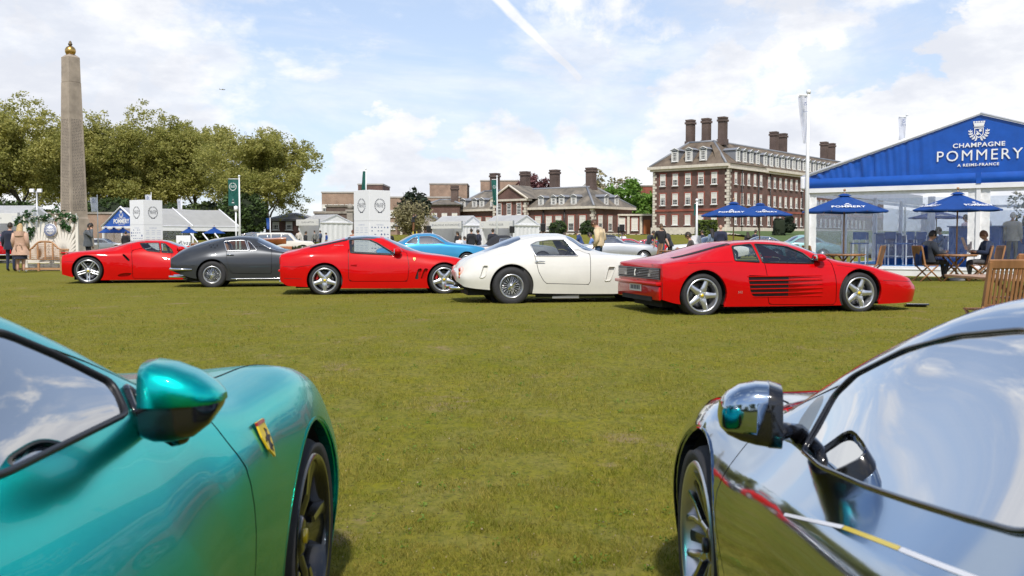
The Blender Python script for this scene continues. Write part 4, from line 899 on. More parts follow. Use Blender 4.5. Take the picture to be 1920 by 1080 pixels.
stall_tent('white exhibitor tent with its sign board reading ANALOGUE AUTOMOTIVE', 867, 89, 'ANALOGUE AUTOMOTIVE', a=3.7, b=2.9)
stall_tent('white exhibitor tent with its sign board reading FURLONGER', 963, 87, 'FURLONGER', a=3.6, b=3.8)
stall_tent('white exhibitor tent cut by the left picture edge, sign reading VINTAGE WATCHES', 36, 62, 'VINTAGE WATCHES', rz=R(-4), a=3.2, b=4, tsz=.125)
# the long white marquee on the left with blue gable
lm = thing('long_marquee', 'long white marquee with blue champagne gable on the left', 'marquee', gx(266, 92), R(-36)); Ym = 92; kx = Ym / FPX
lm.location.z = 0
ga, gb, lez, laz = 6.6, 11.4, hz(424, 92), hz(388, 92)
MB().prism([(-ga, lez), (0, lez), (-ga / 2, laz)], .05, Matrix.Translation((0, 0, 0)) @ Matrix.Rotation(R(90), 4, 'X')).build('blue_gable', PVCB, lm)
mb = MB()
for sg in (0, 1):
    mb.grid(lambda u, v, sg=sg: Vector((-ga * sg + (ga / 2) * u * (1 if sg else -1) + (.15 if not sg else -.15) * (1 - u), -.2 + (gb + .4) * v, lez + (laz - lez) * u + .03 - .06 * math.sin(math.pi * ((v * 2) % 1)) * u)), 6, 24)
mb.build('roof_sheet', PVCWT, lm, normals=False)
MB().tube([(-ga - .1, -.1, lez), (-ga / 2, -.1, laz + .06), (.1, -.1, lez)], .09, 6).tube([(.1, gb / 2, lez + .06), (-ga / 2, gb / 2, laz + .1)], .07, 6).tube([(.1, gb, lez + .06), (-ga / 2, gb, laz + .1)], .07, 6).build('rafter', WHT, lm)
MB().box((.04, gb / 2, lez - .18), (.1, gb + .2, .5)).box((-ga / 2, -.08, lez - .1), (ga, .1, .22)).build('valance', PVCW, lm)
for y in (0, gb / 2, gb): MB().box((0, y, lez / 2), (.14, .14, lez)).build('post', POLE, lm)
for x in (-ga, -ga / 2): MB().box((x, 0, lez / 2), (.14, .14, lez)).build('post', POLE, lm)
MB().box((-.02, gb / 4, lez / 2), (.01, gb / 2 - .3, lez - .6)).build('clear_sheet', CLEAR, lm); MB().box((-ga / 2, .03, lez / 2), (ga - .3, .01, lez - .6)).build('clear_sheet', CLEAR, lm)
lg_ = Matrix.Translation((-ga / 2, -.07, 0)); mb = MB(); crest(mb, lg_ @ Matrix.Translation((0, 0, lez + 1.18)), .62, full=False); mb.build('crest', WLET, lm)
lettering('POMMERY', .58, lg_ @ Matrix.Translation((0, 0, lez + .48)), WLET, lm, offset=.02); lettering('CHAMPAGNE', .20, lg_ @ Matrix.Translation((0, 0, lez + .80)), WLET, lm, wscale=1.2); lettering('A REIMS-FRANCE', .13, lg_ @ Matrix.Translation((0, 0, lez + .16)), WLET, lm, wscale=1.15)

# ---------------------------------------------------------------- parasols
def parasol(label, px, Y, apex_y, edge_y, rpx, rot, group, txt=True, dim=1.0):
    p = gx(px, Y); t = thing('parasol', label, 'parasol', p, R(rot), group); k = Y / FPX; za = hz(apex_y, Y) - p.z; ze = hz(edge_y, Y) - p.z; r = rpx * k
    n = 8
    for i in range(n):
        a0, a1 = 2 * math.pi * i / n, 2 * math.pi * (i + 1) / n
        def fn(u, v, a0=a0, a1=a1):
            q0 = Vector((math.cos(a0), math.sin(a0), 0)) * r * u; q1 = Vector((math.cos(a1), math.sin(a1), 0)) * r * u; q = q0.lerp(q1, v)
            sag = .045 * math.sin(math.pi * v) * u * r * .5; return Vector((q.x, q.y, za - (za - ze) * (u ** .93) - sag * .8))
        mb = MB(); mb.grid(fn, 8, 5)
        for j in range(5): # small hem
            u = 1.0; v0, v1 = j / 5, (j + 1) / 5; A, B = fn(1, v0), fn(1, v1); mb.face([A, B, B - Vector((0, 0, .035)), A - Vector((0, 0, .035))])
        pn = mb.build('canopy_panel', CANV, t, normals=False)
        if txt and i % 2 == 1:
            am = (a0 + a1) / 2; sl = math.atan2(za - ze, r * .92); d = Vector((math.cos(am), math.sin(am), 0)); zz_ = za - (za - ze) * (.80 ** .93)
            M = Matrix.Translation(d * r * .80 * .925 + Vector((0, 0, zz_ - .0))) @ Matrix.Rotation(am + R(90), 4, 'Z') @ Matrix.Rotation(-(R(90) - sl), 4, 'X') @ Matrix.Translation((0, -.012, 0))
            lettering('POMMERY', r * .155, M, WLET, pn, spacing=1.05, offset=.003); mb = MB(); crest(mb, M @ Matrix.Translation((0, 0, r * .13)), r * .13, full=False); mb.build('crest', WLET, pn)
    MB().lathe([(.02, .03), (.12, .005), (.20, -.045)], 8, Matrix.Translation((0, 0, za))).build('vent_cap', CANV, t, normals=False)
    MB().tube([(0, 0, 0), (0, 0, za + .06)], .022, 8).ball((0, 0, za + .12), .04, seg=8).build('pole', TEAKL, t)
    for i in range(n):
        a = 2 * math.pi * i / n; MB().tube([(0, 0, za - .03), (math.cos(a) * r, math.sin(a) * r, ze - .03)], .010, 4).build('rib', TEAKL, t)
    MB().lathe([(.02, 0), (.24, 0), (.24, .06), (.05, .09)], 14).build('base', mat('grey base', (.3, .3, .3), .6), t); return t
PG = 'royal blue champagne parasols'
parasol('blue parasol over the teak table at the left bay of the marquee', 1582, 27.3, 365, 396, 80, 10, PG)
parasol('blue parasol over the two seated men', 1794, 26.6, 362, 393, 79, 34, PG)
parasol('left of the two blue parasols in front of the tall brick block', 1375, 33, 380, 404, 62, 4, PG)
parasol('right of the two blue parasols in front of the tall brick block', 1424, 36, 382, 403, 60, 20, PG)
parasol('blue parasol showing through the clear marquee wall', 1755, 38, 395, 408, 50, 12, PG)
for i, (px, ay, ey, w_, lb) in enumerate([(199, 427, 436, 13, 'leftmost small blue parasol under the blue gabled tent'), (214, 427, 436, 16, 'second small blue parasol under the blue gabled tent'), (231, 427, 436, 14, 'third small blue parasol beside the left printed tower'),
        (355, 426, 436, 15, 'small blue parasol behind the white boat sign'), (402, 426, 437, 20, 'small blue parasol left of the wooden boat')]):
    parasol(lb, px, 84, ay, ey, w_, 20, 'small blue parasols by the left marquee', txt=False)

# ---------------------------------------------------------------- teak furniture
def teak_chair(label, loc, rz, style='slat', group='teak folding chairs', jacket=None):
    t = thing('teak_chair', label, 'chair', loc, rz, group); w = .46      # faces +Y, back at -Y
    tilt = R(12); bt = Matrix.Translation((0, -.2, .43)) @ Matrix.Rotation(tilt, 4, 'X')
    for sx in (-1, 1):
        mb = MB(); mb.box((sx * w / 2, 0, .25), (.035, .045, .56), mtx=bt); mb.build('back_post', TEAK, t)
        mb = MB(); mb.tube([(sx * (w / 2 + .02), -.24, .48), (sx * (w / 2 + .02), .28, 0)], .022, 4); mb.build('leg', TEAK, t)
        mb = MB(); mb.tube([(sx * (w / 2 - .03), .20, .44), (sx * (w / 2 - .03), -.32, 0)], .022, 4); mb.build('leg', TEAK, t)
    mb = MB(); mb.box((0, 0, .51), (w + .03, .03, .10), .012, mtx=bt); mb.build('top_rail', TEAK, t)
    if style == 'slat':
        MB().box((0, 0, .06), (w, .025, .05), mtx=bt).build('lower_rail', TEAK, t)
        for i in range(9): MB().box((-w / 2 + .05 + (w - .1) * i / 8, 0, .28), (.026, .014, .42), mtx=bt).build('back_slat', TEAK, t)
    else:
        for i in range(4): MB().box((-w / 2 + .075 + (w - .15) * i / 3, 0, .26), (.098, .016, .46), mtx=bt).build('back_slat', TEAK, t)
    for i in range(6): MB().box((0, -.17 + .072 * i, .44), (w - .03, .058, .018)).build('seat_slat', TEAK, t)
    return t
def teak_table(label, loc, rz, r, h=.74, round_=True):
    t = thing('teak_table', label, 'table', loc, rz, 'teak tables')
    n = 9
    for i in range(n):
        x = -r + 2 * r * (i + .5) / n; L = 2 * math.sqrt(max(.01, r * r - x * x)) if round_ else 2 * r * .9
        MB().box((x, 0, h - .014), (2 * r / n - .012, L, .028), .004).build('top_slat', TEAK if round_ else TEAKL, t)
    if round_: MB().lathe([(r - .01, h - .06), (r + .015, h - .06), (r + .015, h), (r - .01, h)], 32, closed=True).build('rim', TEAK, t)
    for sx in (-1, 1):
        for sy in (-1, 1): MB().tube([(sx * r * .62, sy * .22, 0), (-sx * r * .5, sy * .22, h - .03)], .024, 4).build('leg', TEAK, t)
    MB().box((0, 0, .36), (.05, .5, .03)).build('stretcher', TEAK, t); return t
T1 = gx(1582, 27.1); T2 = gx(1790, 26.4)
teak_table('round teak table under the parasol at the left bay', T1, R(8), .55); teak_table('round teak table between the two seated men', T2, R(-6), .55)
teak_chair('teak chair left of the first table behind the red mid-engined coupe', T1 + Vector((-.72, .15, 0)), R(-80), 'wide'); teak_chair('teak chair with broad back boards right of the first table', T1 + Vector((.62, -.45, 0)), R(55), 'wide')
teak_chair('teak chair of the man in black, navy jacket hung on its back', T2 + Vector((-.78, -.1, 0)), R(-82), 'wide'); teak_chair('tall teak chair right of the second table turned to the camera', T2 + Vector((.62, -.12, 0)), R(70), 'wide'); teak_chair('teak chair of the man in navy blazer', T2 + Vector((1.12, .3, 0)), R(88), 'wide')
teak_chair('nearest teak chair with slatted back, above the silver car roof', Vector((5.08, 10.1, zg(0, 10.1))), R(4), 'slat'); teak_chair('teak chair at the right picture edge behind the nearest one', Vector((6.12, 11.6, zg(0, 11.6))), R(10), 'slat')
t = teak_table('pale teak table at the right picture edge', Vector((5.86, 10.75, zg(0, 10.75))), R(2), .72, .75, False)
for i, (px, Y, rz, lb) in enumerate([(1300, 33, 60, 'teak chair left of the man with the white jacket behind the red car roof'), (1476, 34, 95, 'left teak chair behind the roof of the red mid-engined coupe'), (1494, 33.4, -70, 'right teak chair behind the roof of the red mid-engined coupe'), (1226, 40, 100, 'teak chair beside the man in black shirt')]): teak_chair(lb, gx(px, Y), R(rz), 'wide')
teak_table('teak table right of the man in the black shirt', gx(1262, 36), 0, .5)
jk = thing('draped_jacket', 'navy jacket hanging over the left chair back', 'jacket', T2 + Vector((-.98, -.12, 0))); mb = MB()
mb.grid(lambda u, v: Vector((-.06 * math.sin(v * 3.1) - .05 * v - .02 * math.sin(12 * u), -.26 + .52 * u, .98 - .55 * v + .03 * math.sin(6 * u))), 10, 10); mb.grid(lambda u, v: Vector((.08 + .03 * v + .015 * math.sin(10 * u), -.24 + .48 * u, .98 - .38 * v)), 8, 8)
mb.build('cloth', mat('navy cloth', (.008, .035, .15), .8, var=.2), jk, normals=False)
# inside the marquee: bar counters, high chairs, boxes
BARB = mat('bar blue', (.006, .09, .33), .45, var=.08)
def bar_chair(x, y, rz, lb):
    t = thing('bar_chair', lb, 'chair', mqp(x, y), math.atan2(-.588, .809) + rz, 'white bar chairs in the marquee'); 
    for sx in (-.2, .2):
        for sy in (-.2, .2): MB().box((sx, sy, .5 if sy < 0 else .36), (.03, .03, 1.0 if sy < 0 else .72)).build('leg', WHT, t)
    MB().box((0, 0, .72), (.44, .44, .04)).build('seat', BARB, t); MB().box((0, -.2, .98), (.42, .04, .26), .01).build('backrest', BARB, t); MB().box((0, .2, .3), (.4, .03, .03)).box((0, -.2, .3), (.4, .03, .03)).build('foot_rail', WHT, t)
for (x, y, r_), lb in zip(((1.4, 1.2, .3), (2.2, 1.6, 2.8), (2.9, 1.1, 1.2), (3.3, 2.2, -.5), (1.0, 2.6, 1.0)), ('leftmost white bar chair behind the first parasol pole', 'white bar chair right of the first parasol pole in the marquee', 'white bar chair by the broad-backed teak chair inside the marquee', 'white bar chair beside the low blue counter', 'white bar chair furthest back in the left marquee bay')): bar_chair(x, y, r_, lb)
for x, y, w_, h_, lb in ((2.1, 2.2, .75, 1.05, 'blue champagne counter behind the first parasol pole'), (3.0, 3.4, 1.4, .95, 'low blue counter right of the champagne counter'), (5.0, 1.3, 1.5, 1.25, 'wide blue bar behind the man in black'), (6.9, 2.4, 2.6, 1.25, 'long blue bar at the right bay of the marquee')):
    t = thing('bar_counter', lb, 'bar', mqp(x, y), math.atan2(-.588, .809)); MB().box((0, 0, h_ / 2), (w_, .5, h_), .02).build('cabinet', BARB, t); MB().box((0, 0, h_ + .02), (w_ + .1, .6, .04)).build('counter_top', mat('counter top', (.12, .2, .4), .3), t)
    if h_ < 1.1: lettering('POMMERY', .14, Matrix.Translation((0, -.26, h_ * .62)), WLET, t)
for i in range(9):
    t = thing('bottle', 'champagne bottle in a row on the long blue bar', 'bottle', mqp(6.0 + .2 * i, 2.35, .292 + 1.29), 0, 'bottles on the bar'); MB().lathe([(.001, 0), (.045, .0), (.045, .18), (.016, .26), (.016, .32), (.001, .32)], 10).build('body', mat('bottle green', (.01, .03, .012), .1, 0, .5), t); MB().lathe([(.018, .26), (.018, .325), (.001, .327)], 10).build('foil', GOLD, t)
for i, (x, y) in enumerate(((2.4, 7.0), (4.2, 5.0))): 
    t = thing('inner_pillar', ['white cloth-wrapped pillar inside the left bay of the marquee', 'white cloth-wrapped pillar inside the middle of the marquee'][i], 'pillar', mqp(x, y)); MB().box((0, 0, 1.25), (.22, .22, 2.5), .03).build('wrap', MILK, t)

# ---------------------------------------------------------------- small stuff
def speaker(label, px, Y, ytop, wpx, hpx):
    p = gx(px, Y); k = Y / FPX; z1 = hz(ytop, Y) - p.z; h = hpx * k; w = wpx * k; t = thing('loudspeaker', label, 'speaker', p, R(10), 'black loudspeakers on stands')
    MB().box((0, 0, z1 - h / 2), (w, w * .8, h), .03).build('cabinet', BLK, t); MB().box((0, -w * .41, z1 - h / 2), (w * .85, .02, h * .88)).build('grille', DARK, t); MB().tube([(0, 0, .5), (0, 0, z1 - h)], .03, 6).build('pole', BLK, t)
    for a in (0, 2.1, 4.2): MB().tube([(0, 0, .6), (.4 * math.cos(a), .4 * math.sin(a), 0)], .02, 5).build('leg', BLK, t)
speaker('black loudspeaker right of the third white tent', 1018, 70, 419, 9, 15); speaker('black loudspeaker left of the white tents beside the columns', 804, 75, 423, 8, 12); speaker('black loudspeaker at the front of the third white tent', 960, 66, 424, 9, 13)
speaker('black loudspeaker in front of the link wall, right one', 1166, 62, 421, 9, 13); speaker('black loudspeaker in front of the link wall, left one', 1160, 64, 425, 5, 10)
t = thing('ground_plate', 'small black information board lying on the grass by the red car nose', 'board', G(1718, 575), R(-12)); MB().box((0, 0, .03), (.36, .26, .03), .006, mtx=Matrix.Rotation(R(-8), 4, 'X')).build('board', GLOSSBLK, t); MB().box((0, .1, .015), (.06, .1, .03)).build('foot', BLK, t)
# boat and its sign
bp = gx(440, 64); bt_ = thing('wooden_boat', 'varnished mahogany runabout with raked windscreen on a trailer', 'boat', bp, R(-4)); k = 64 / FPX
def hull(u, v):
    s = -2.9 + 6.4 * u; w = .95 * (1 - abs(2 * u - .9) ** 3.2) if u > .45 else .95 * (1 - .12 * (1 - u / .45)); w = max(.03, w); zt_ = 1.10 + .12 * u * u - .25 * (1 - u) * (1 - u); a = (v - .5) * math.pi
    return Vector((s, w * math.sin(a) , zt_ - .62 * math.cos(a) * (.55 + .45 * min(1, w / .95)) * (1 if abs(v - .5) < .5 else 1)))
MB().grid(hull, 24, 12).build('hull', MAHOG, bt_, normals=False)
MB().grid(lambda u, v: Vector((-2.9 + 6.4 * u, hull(u, 0).y * (1 - 2 * v), hull(u, 0).z + .09 * math.sin(math.pi * v))), 24, 6).build('deck', mat('pale deck', (.52, .30, .22), .25, 0, .6, var=.1), bt_, normals=False)
mb = MB()
for y in (-.7, .7): mb.tube([(-.2 + .25, y, 1.12), (.55, y * .95, 1.45), (1.3, y * .6, 1.62), (1.7, 0, 1.60)], .03, 6)
mb.tube([(1.05, -.7, 1.12), (1.55, -.3, 1.6)], .025, 6); mb.build('screen_frame', CHROME, bt_); MB().grid(lambda u, v: Vector((1.1 + .5 * (1 - (2 * v - 1) ** 2) - .1 * u, -.68 + 1.36 * v, 1.18 + .40 * u)), 3, 8).build('windscreen', GLSF, bt_, normals=False)
MB().lathe([(.16, 0), (.19, 0), (.19, .03), (.16, .03)], 14, Matrix.Translation((.7, -.2, 1.3)) @ Matrix.Rotation(R(70), 4, 'Y'), closed=True).build('steering_wheel', WHT, bt_); MB().tube([(2.3, 0, 1.15), (2.15, 0, 1.5)], .03, 6).build('horn_mast', CHROME, bt_)
for y in (-.3, .3): MB().box((-.2, y, 1.05), (.9, .5, .3), .08).build('seat', AQUA, bt_)
mb = MB(); mb.box((0, -.5, .42), (5, .1, .1)); mb.box((0, .5, .42), (5, .1, .1)); 
for x in (-1, 1.4): mb.box((x, 0, .5), (.12, 1.2, .15))
mb.build('trailer_frame', GALV, bt_)
for y in (-.7, .7): MB().lathe([(.1, -.08), (.3, -.08), (.3, .08), (.1, .08)], 16, Matrix.Translation((-.4, y, .3)) @ Matrix.Rotation(R(90), 4, 'X')).build('wheel', RUB, bt_)
mb = MB()
for i in range(3):
    x0 = -2.6 + .85 * i; mb.box((x0, -1.35, .8), (.10, .05, 1.7), mtx=Matrix.Translation((x0, 0, .9)) @ Matrix.Rotation(R(-38), 4, 'Y') @ Matrix.Translation((-x0, 0, -.9)))
t = thing('white_ramp', 'white slanted wooden stand beside the boat bow', 'stand', gx(380, 60)); mb = MB()
for i in range(3): mb.tube([(-.75 + .75 * i, 0, 1.55), (.15 + .75 * i, .1, .35)], .045, 4)
mb.build('strut', WHT, t)
t = thing('boat_sign', 'white square sign with black Riva script', 'sign', gx(344, 58)); MB().box((0, 0, .85), (.86, .06, 1.1), .01).build('board', WHT, t)
MB().box((-.36, .05, .2), (.05, .05, .4)).box((.36, .05, .2), (.05, .05, .4)).build('leg', WHT, t); lettering('Riva', .34, Matrix.Translation((0, -.035, .95)), KLET, t, shear=.35)
for i, (px, Y) in enumerate(((336, 54), (356, 54), (328, 55), (372, 56))):
    t = thing('rope_post', ('rope post at the left front of the white boat sign', 'rope post at the right front of the white boat sign', 'rope post furthest left of the boat sign', 'rope post furthest right of the boat sign')[i], 'post', gx(px, Y), 0, 'rope posts'); MB().tube([(0, 0, 0), (0, 0, .95)], .022, 8).ball((0, 0, .97), .04, seg=8).build('post', BLK, t); MB().lathe([(.16, 0), (.16, .03), (.02, .05)], 12).build('foot', BLK, t)
    if i in (0, 2): q = gx((356, 0, 336)[i], (54, 0, 54)[i]) - gx(px, Y); MB().tube([(q.x * u, q.y * u, .93 - .35 * math.sin(math.pi * u)) for u in np.linspace(0, 1, 9)], .018, 5).build('rope', BLK, t)
t = thing('step_ladder', 'yellow step ladder under the photographer in black', 'ladder', gx(778, 94), R(15))
for sx in (-.22, .22): MB().tube([(sx, -.35, 0), (sx * .8, 0, hz(434, 94) - zg(0, 94))], .035, 5).tube([(sx, .35, 0), (sx * .8, 0, hz(434, 94) - zg(0, 94))], .03, 5).build('rail', YEL, t)
for i in range(4): MB().box((0, -.28 + .08 * i, .25 + .28 * i), (.42, .1, .03)).build('step', YEL, t)
t = thing('planter_box', 'wooden planter with grass between the grey coupe and red car', 'planter', gx(545, 50)); MB().box((-.35, 0, .55), (.9, .4, .5), .02).build('box', mat('orange wood', (.38, .14, .06), .6, var=.2), t); leaf_cloud('plant', [(.35 + rng.uniform(-.3, .3), rng.uniform(-.15, .15), .62 + rng.uniform(-.1, .15), 1) for _ in range(30)], 8, .1, .07, HEDGE, parent=t)
# ---------------------------------------------------------------- car builder: one lofted shell per car, then cut into panels, glass and doors
def pch(pts):
    x = np.array([p[0] for p in pts], float); y = np.array([p[1] for p in pts], float)
    h = np.diff(x); d = np.diff(y) / h; m = np.zeros(len(x))
    for i in range(1, len(x) - 1):
        if d[i - 1] * d[i] > 0: w1_, w2_ = 2 * h[i] + h[i - 1], h[i] + 2 * h[i - 1]; m[i] = (w1_ + w2_) / (w1_ / d[i - 1] + w2_ / d[i])
    m[0], m[-1] = d[0], d[-1]
    def f(q):
        q = min(max(q, x[0]), x[-1]); i = min(max(np.searchsorted(x, q) - 1, 0), len(h) - 1); t = (q - x[i]) / h[i]
        return float((1 + 2 * t) * (1 - t) ** 2 * y[i] + t * (1 - t) ** 2 * h[i] * m[i] + t * t * (3 - 2 * t) * y[i + 1] + t * t * (t - 1) * h[i] * m[i + 1])
    return f
def sdf_poly(poly, P):
    poly = np.asarray(poly, float); n = len(poly); d = np.full(len(P), 1e9); ins = np.zeros(len(P), bool)
    for i in range(n):
        a, b = poly[i], poly[(i + 1) % n]; e = b - a; w = P - a; t = np.clip((w @ e) / max(1e-12, e @ e), 0, 1); q = w - t[:, None] * e; d = np.minimum(d, (q * q).sum(1))
        c1 = (a[1] <= P[:, 1]) & (b[1] > P[:, 1]); c2 = (b[1] <= P[:, 1]) & (a[1] > P[:, 1]); cr = e[0] * w[:, 1] - e[1] * w[:, 0]
        ins ^= (c1 & (cr > 0)) | (c2 & (cr < 0))
    d = np.sqrt(d); return np.where(ins, -d, d)
def chaikin(p, n=2):                            # round the corners of a polygon by a small radius
    p = [np.asarray(q, float) for q in p]; out = []; r = .022 * n
    for i in range(len(p)):
        a, b, c = p[i - 1], p[i], p[(i + 1) % len(p)]; u, v = a - b, c - b; lu, lv = np.linalg.norm(u), np.linalg.norm(v)
        A = b + u / lu * min(r, .42 * lu); B = b + v / lv * min(r, .42 * lv); out += [A * (1 - t) ** 2 + 2 * b * t * (1 - t) + B * t * t for t in (0, .33, .67, 1)]
    return out
def split(V, F, f):
    Vn = [tuple(v) for v in V]; f = list(f); cache = {}; A = []; B = []
    def cut(a, b):
        k = (a, b) if a < b else (b, a)
        if k not in cache:
            t = f[a] / (f[a] - f[b]); cache[k] = len(Vn); Vn.append(tuple(Vn[a][i] + (Vn[b][i] - Vn[a][i]) * t for i in range(4))); f.append(0.0)
        return cache[k]
    for fc in F:
        neg = [f[i] < 0 for i in fc]
        if all(neg): A.append(fc); continue
        if not any(neg): B.append(fc); continue
        pa, pb = [], []
        for i in range(len(fc)):
            a, b = fc[i], fc[(i + 1) % len(fc)]; (pa if f[a] < 0 else pb).append(a)
            if (f[a] < 0) != (f[b] < 0): c = cut(a, b); pa.append(c); pb.append(c)
        if len(pa) > 2: A.append(tuple(pa))
        if len(pb) > 2: B.append(tuple(pb))
    return np.array(Vn), A, B
class Car:
    def __init__(s, name, label, O, heading, T, paint, k=(.5, .3, .35, .45), ns=84, group=None, cat='car', tuck=.05, cap=.03):
        s.root = thing(name, label, cat, O, heading, group); s.O = Vector(O); s.h = heading; s.paint = paint; s.T = {q: pch(v) for q, v in T.items()}
        s.a = Vector((math.cos(heading), math.sin(heading), 0)); s.n = Vector((math.sin(heading), -math.cos(heading), 0))     # n: the car's right
        s.s0, s.s1 = T['zt'][0][0], T['zt'][-1][0]; g = s.T
        st = [s.s0 + (s.s1 - s.s0) * (.55 * u + .45 * (.5 - .5 * math.cos(math.pi * u))) for u in np.linspace(0, 1, ns)]
        def section(q):
            zt, ze, yr, zb, yb, W, zm, zl = (g[c](q) for c in ('zt', 'ze', 'yr', 'zb', 'yb', 'W', 'zm', 'zl'))
            C = [(0, zt), (yr * .55, zt - .20 * (zt - ze)), (yr, ze), (yb, zb), (W, zm), (W - tuck, zl)]; out = [(0.0, C[0][0], C[0][1])]
            for i in range(1, 5):
                kk = k[i - 1]; c = np.array(C[i]); A = c + (np.array(C[i - 1]) - c) * kk; B = c + (np.array(C[i + 1]) - c) * kk; la = out[-1]
                for q2 in (1 / 3, 2 / 3): out.append((la[0] + (i - kk - la[0]) * q2, la[1] + (A[0] - la[1]) * q2, la[2] + (A[1] - la[2]) * q2))
                for t in np.linspace(0, 1, 7): p = A * (1 - t) ** 2 + 2 * c * t * (1 - t) + B * t * t; out.append((i - kk + 2 * kk * t, p[0], p[1]))
            la = out[-1]
            for q2 in (.33, .66, 1): out.append((la[0] + (5 - la[0]) * q2, la[1] + (C[5][0] - la[1]) * q2, la[2] + (C[5][1] - la[2]) * q2))
            return out
        rings = [(q, section(q)) for q in st]
        def capring(q, sec, fac, ds):
            zc = .5 * (sec[0][2] + sec[-1][2]); return (q + ds, [(t, y * fac, zc + (z - zc) * fac) for t, y, z in sec])
        r0, r1 = rings[0], rings[-1]
        rings = [capring(*r0, f_, -cap * d_) for f_, d_ in ((.02, 1), (.6, .95), (.9, .7), (.97, .35))] + rings + [capring(*r1, f_, cap * d_) for f_, d_ in ((.97, .35), (.9, .7), (.6, .95), (.02, 1))]
        V = []
        for q, sec in rings:
            for t, y, z in sec[::-1][:-1]: V.append((q, -y, z, -t))
            for t, y, z in sec: V.append((q, y, z, t))
        m = 2 * len(rings[0][1]) - 1
        F = [(i * m + j, i * m + j + 1, (i + 1) * m + j + 1, (i + 1) * m + j) for i in range(len(rings) - 1) for j in range(m - 1)]
        s.V, s.F = np.array(V), F
        s.bvh = BVHTree.FromPolygons([Vector(v[:3]) for v in V], F); s.V0, s.F0 = s.V, s.F
    # --- lookups on the uncut shell (car axes: s forward, y right, z up)
    def loc(s, p): d = Vector(p) - s.O; return Vector((d.dot(s.a), d.dot(s.n), d.z))
    def hit(s, px, py):
        for rr_, an in [(0, 0)] + [(d, a) for d in (2, 4, 7, 11, 16) for a in range(8)]:
            r = ray(px + rr_ * math.cos(an * .785), py + rr_ * math.sin(an * .785)); h = s.bvh.ray_cast(s.loc(EYEV), Vector((r.dot(s.a), r.dot(s.n), r.z)).normalized(), 400)
            if h[0] is not None: break
        if h[0] is None: raise ValueError('%s: pixel %s,%s misses' % (s.root.name, px, py))
        return h[0]
    def side(s, q, z, sd=1):
        h = s.bvh.ray_cast(Vector((q, sd * 3, z)), Vector((0, -sd, 0))); return (h[0], h[1]) if h[0] is not None else (Vector((q, sd * .8, z)), Vector((0, sd, 0)))
    def top(s, q, y):
        h = s.bvh.ray_cast(Vector((q, y, 3)), Vector((0, 0, -1))); return (h[0], h[1]) if h[0] is not None else (Vector((q, y, .8)), Vector((0, 0, 1)))
    def poly(s, pts, n=2):
        out = []
        for p in pts:
            if p[0] == 'm': out.append((p[1], p[2]))
            else: h = s.hit(*p); out.append((h.x, h.z))
        return chaikin(out, n) if n else out
    # --- cutting
    def cut(s, fn, keep=True):
        s.V, A, B = split(s.V, s.F, fn(s.V)); s.F = B; return (s.V, A)
    def fside(s, poly, t0=1.62, t1=9): return lambda V: np.maximum(np.maximum(sdf_poly(poly, V[:, [0, 2]]), (t0 - np.abs(V[:, 3])) * .2), (np.abs(V[:, 3]) - t1) * .2)
    def ftop(s, poly): return lambda V: sdf_poly(poly, np.stack([V[:, 0], np.abs(V[:, 3]) * .5], 1))
    def arch(s, q, z, r, mat_lip=None):
        s.cut(lambda V: np.maximum(np.hypot(V[:, 0] - q, V[:, 2] - z) - r, (.45 - np.abs(V[:, 1])) * 1.0))
        for sd in (-1, 1):
            mb = MB(); rows = []
            for i in range(29):
                a = R(-32 + 244 * i / 28); x, zz_ = q + r * math.cos(a), z + r * math.sin(a)
                if zz_ < s.T['zl'](x) + .004: continue
                p, _ = s.side(q + (r + .004) * math.cos(a), max(zz_, .12), sd); rows.append((x, abs(p.y), zz_, a))
            for (x, y, z1, a), (x2, y2, z2, a2) in zip(rows, rows[1:]):
                P = lambda x, y, z_: (x, -sd * y, z_)
                o = .012
                mb.face([P(x + o * math.cos(a), y + .001, z1 + o * math.sin(a)), P(x2 + o * math.cos(a2), y2 + .001, z2 + o * math.sin(a2)), P(x2, y2 - .012, z2), P(x, y - .012, z1)], 0)
                mb.face([P(x, y - .012, z1), P(x2, y2 - .012, z2), P(x2, y2 - .05, z2), P(x, y - .05, z1)], 0)
                mb.face([P(x, y - .05, z1), P(x2, y2 - .05, z2), P(x2 , y2 - .44, z2), P(x, y - .44, z1)], 1)
            mb.lathe([(.01, 0), (r + .01, 0)], 24, Matrix.Translation((q, -sd * (rows[len(rows) // 2][1] - .43), z)) @ Matrix.Rotation(R(90), 4, 'X'), mi=1)
            mb.build('wheel_arch', [mat_lip or s.paint, DARK], s.root, normals=False)
    def emit(s, name, soup, m, sm=50, parent=None, thick=0.0, side=0):
        V, F = soup
        if side: F = [f for f in F if sum(V[i][1] for i in f) * side > 0]
        if not F: return None
        ids = sorted({i for f in F for i in f}); mp = {q: i for i, q in enumerate(ids)}
        me = bpy.data.meshes.new(name); me.from_pydata([(V[i][0], -V[i][1], V[i][2]) for i in ids], [], [[mp[i] for i in f] for f in F]); smoothed(me, sm)
        o = link(name, me, m, parent or s.root)
        if thick: md = o.modifiers.new('thickness', 'SOLIDIFY'); md.thickness = thick; md.offset = -1
        return o
    def both(s, name, soup, m, **k): return [s.emit(name, soup, m, side=sd, **k) for sd in (1, -1)]
    def panel(s, name, poly, m, gap=.005, t0=2.2, t1=9):             # a door or lid: a separate panel with a real gap round it
        poly = [(q, z + .12 if z > s.T['zb'](q) - .07 else z) for q, z in poly]; f = s.fside(poly, min(t0, 2.3), t1); a = s.cut(lambda V: f(V) + gap); s.cut(lambda V: f(V) - gap); return s.both(name, a, m)
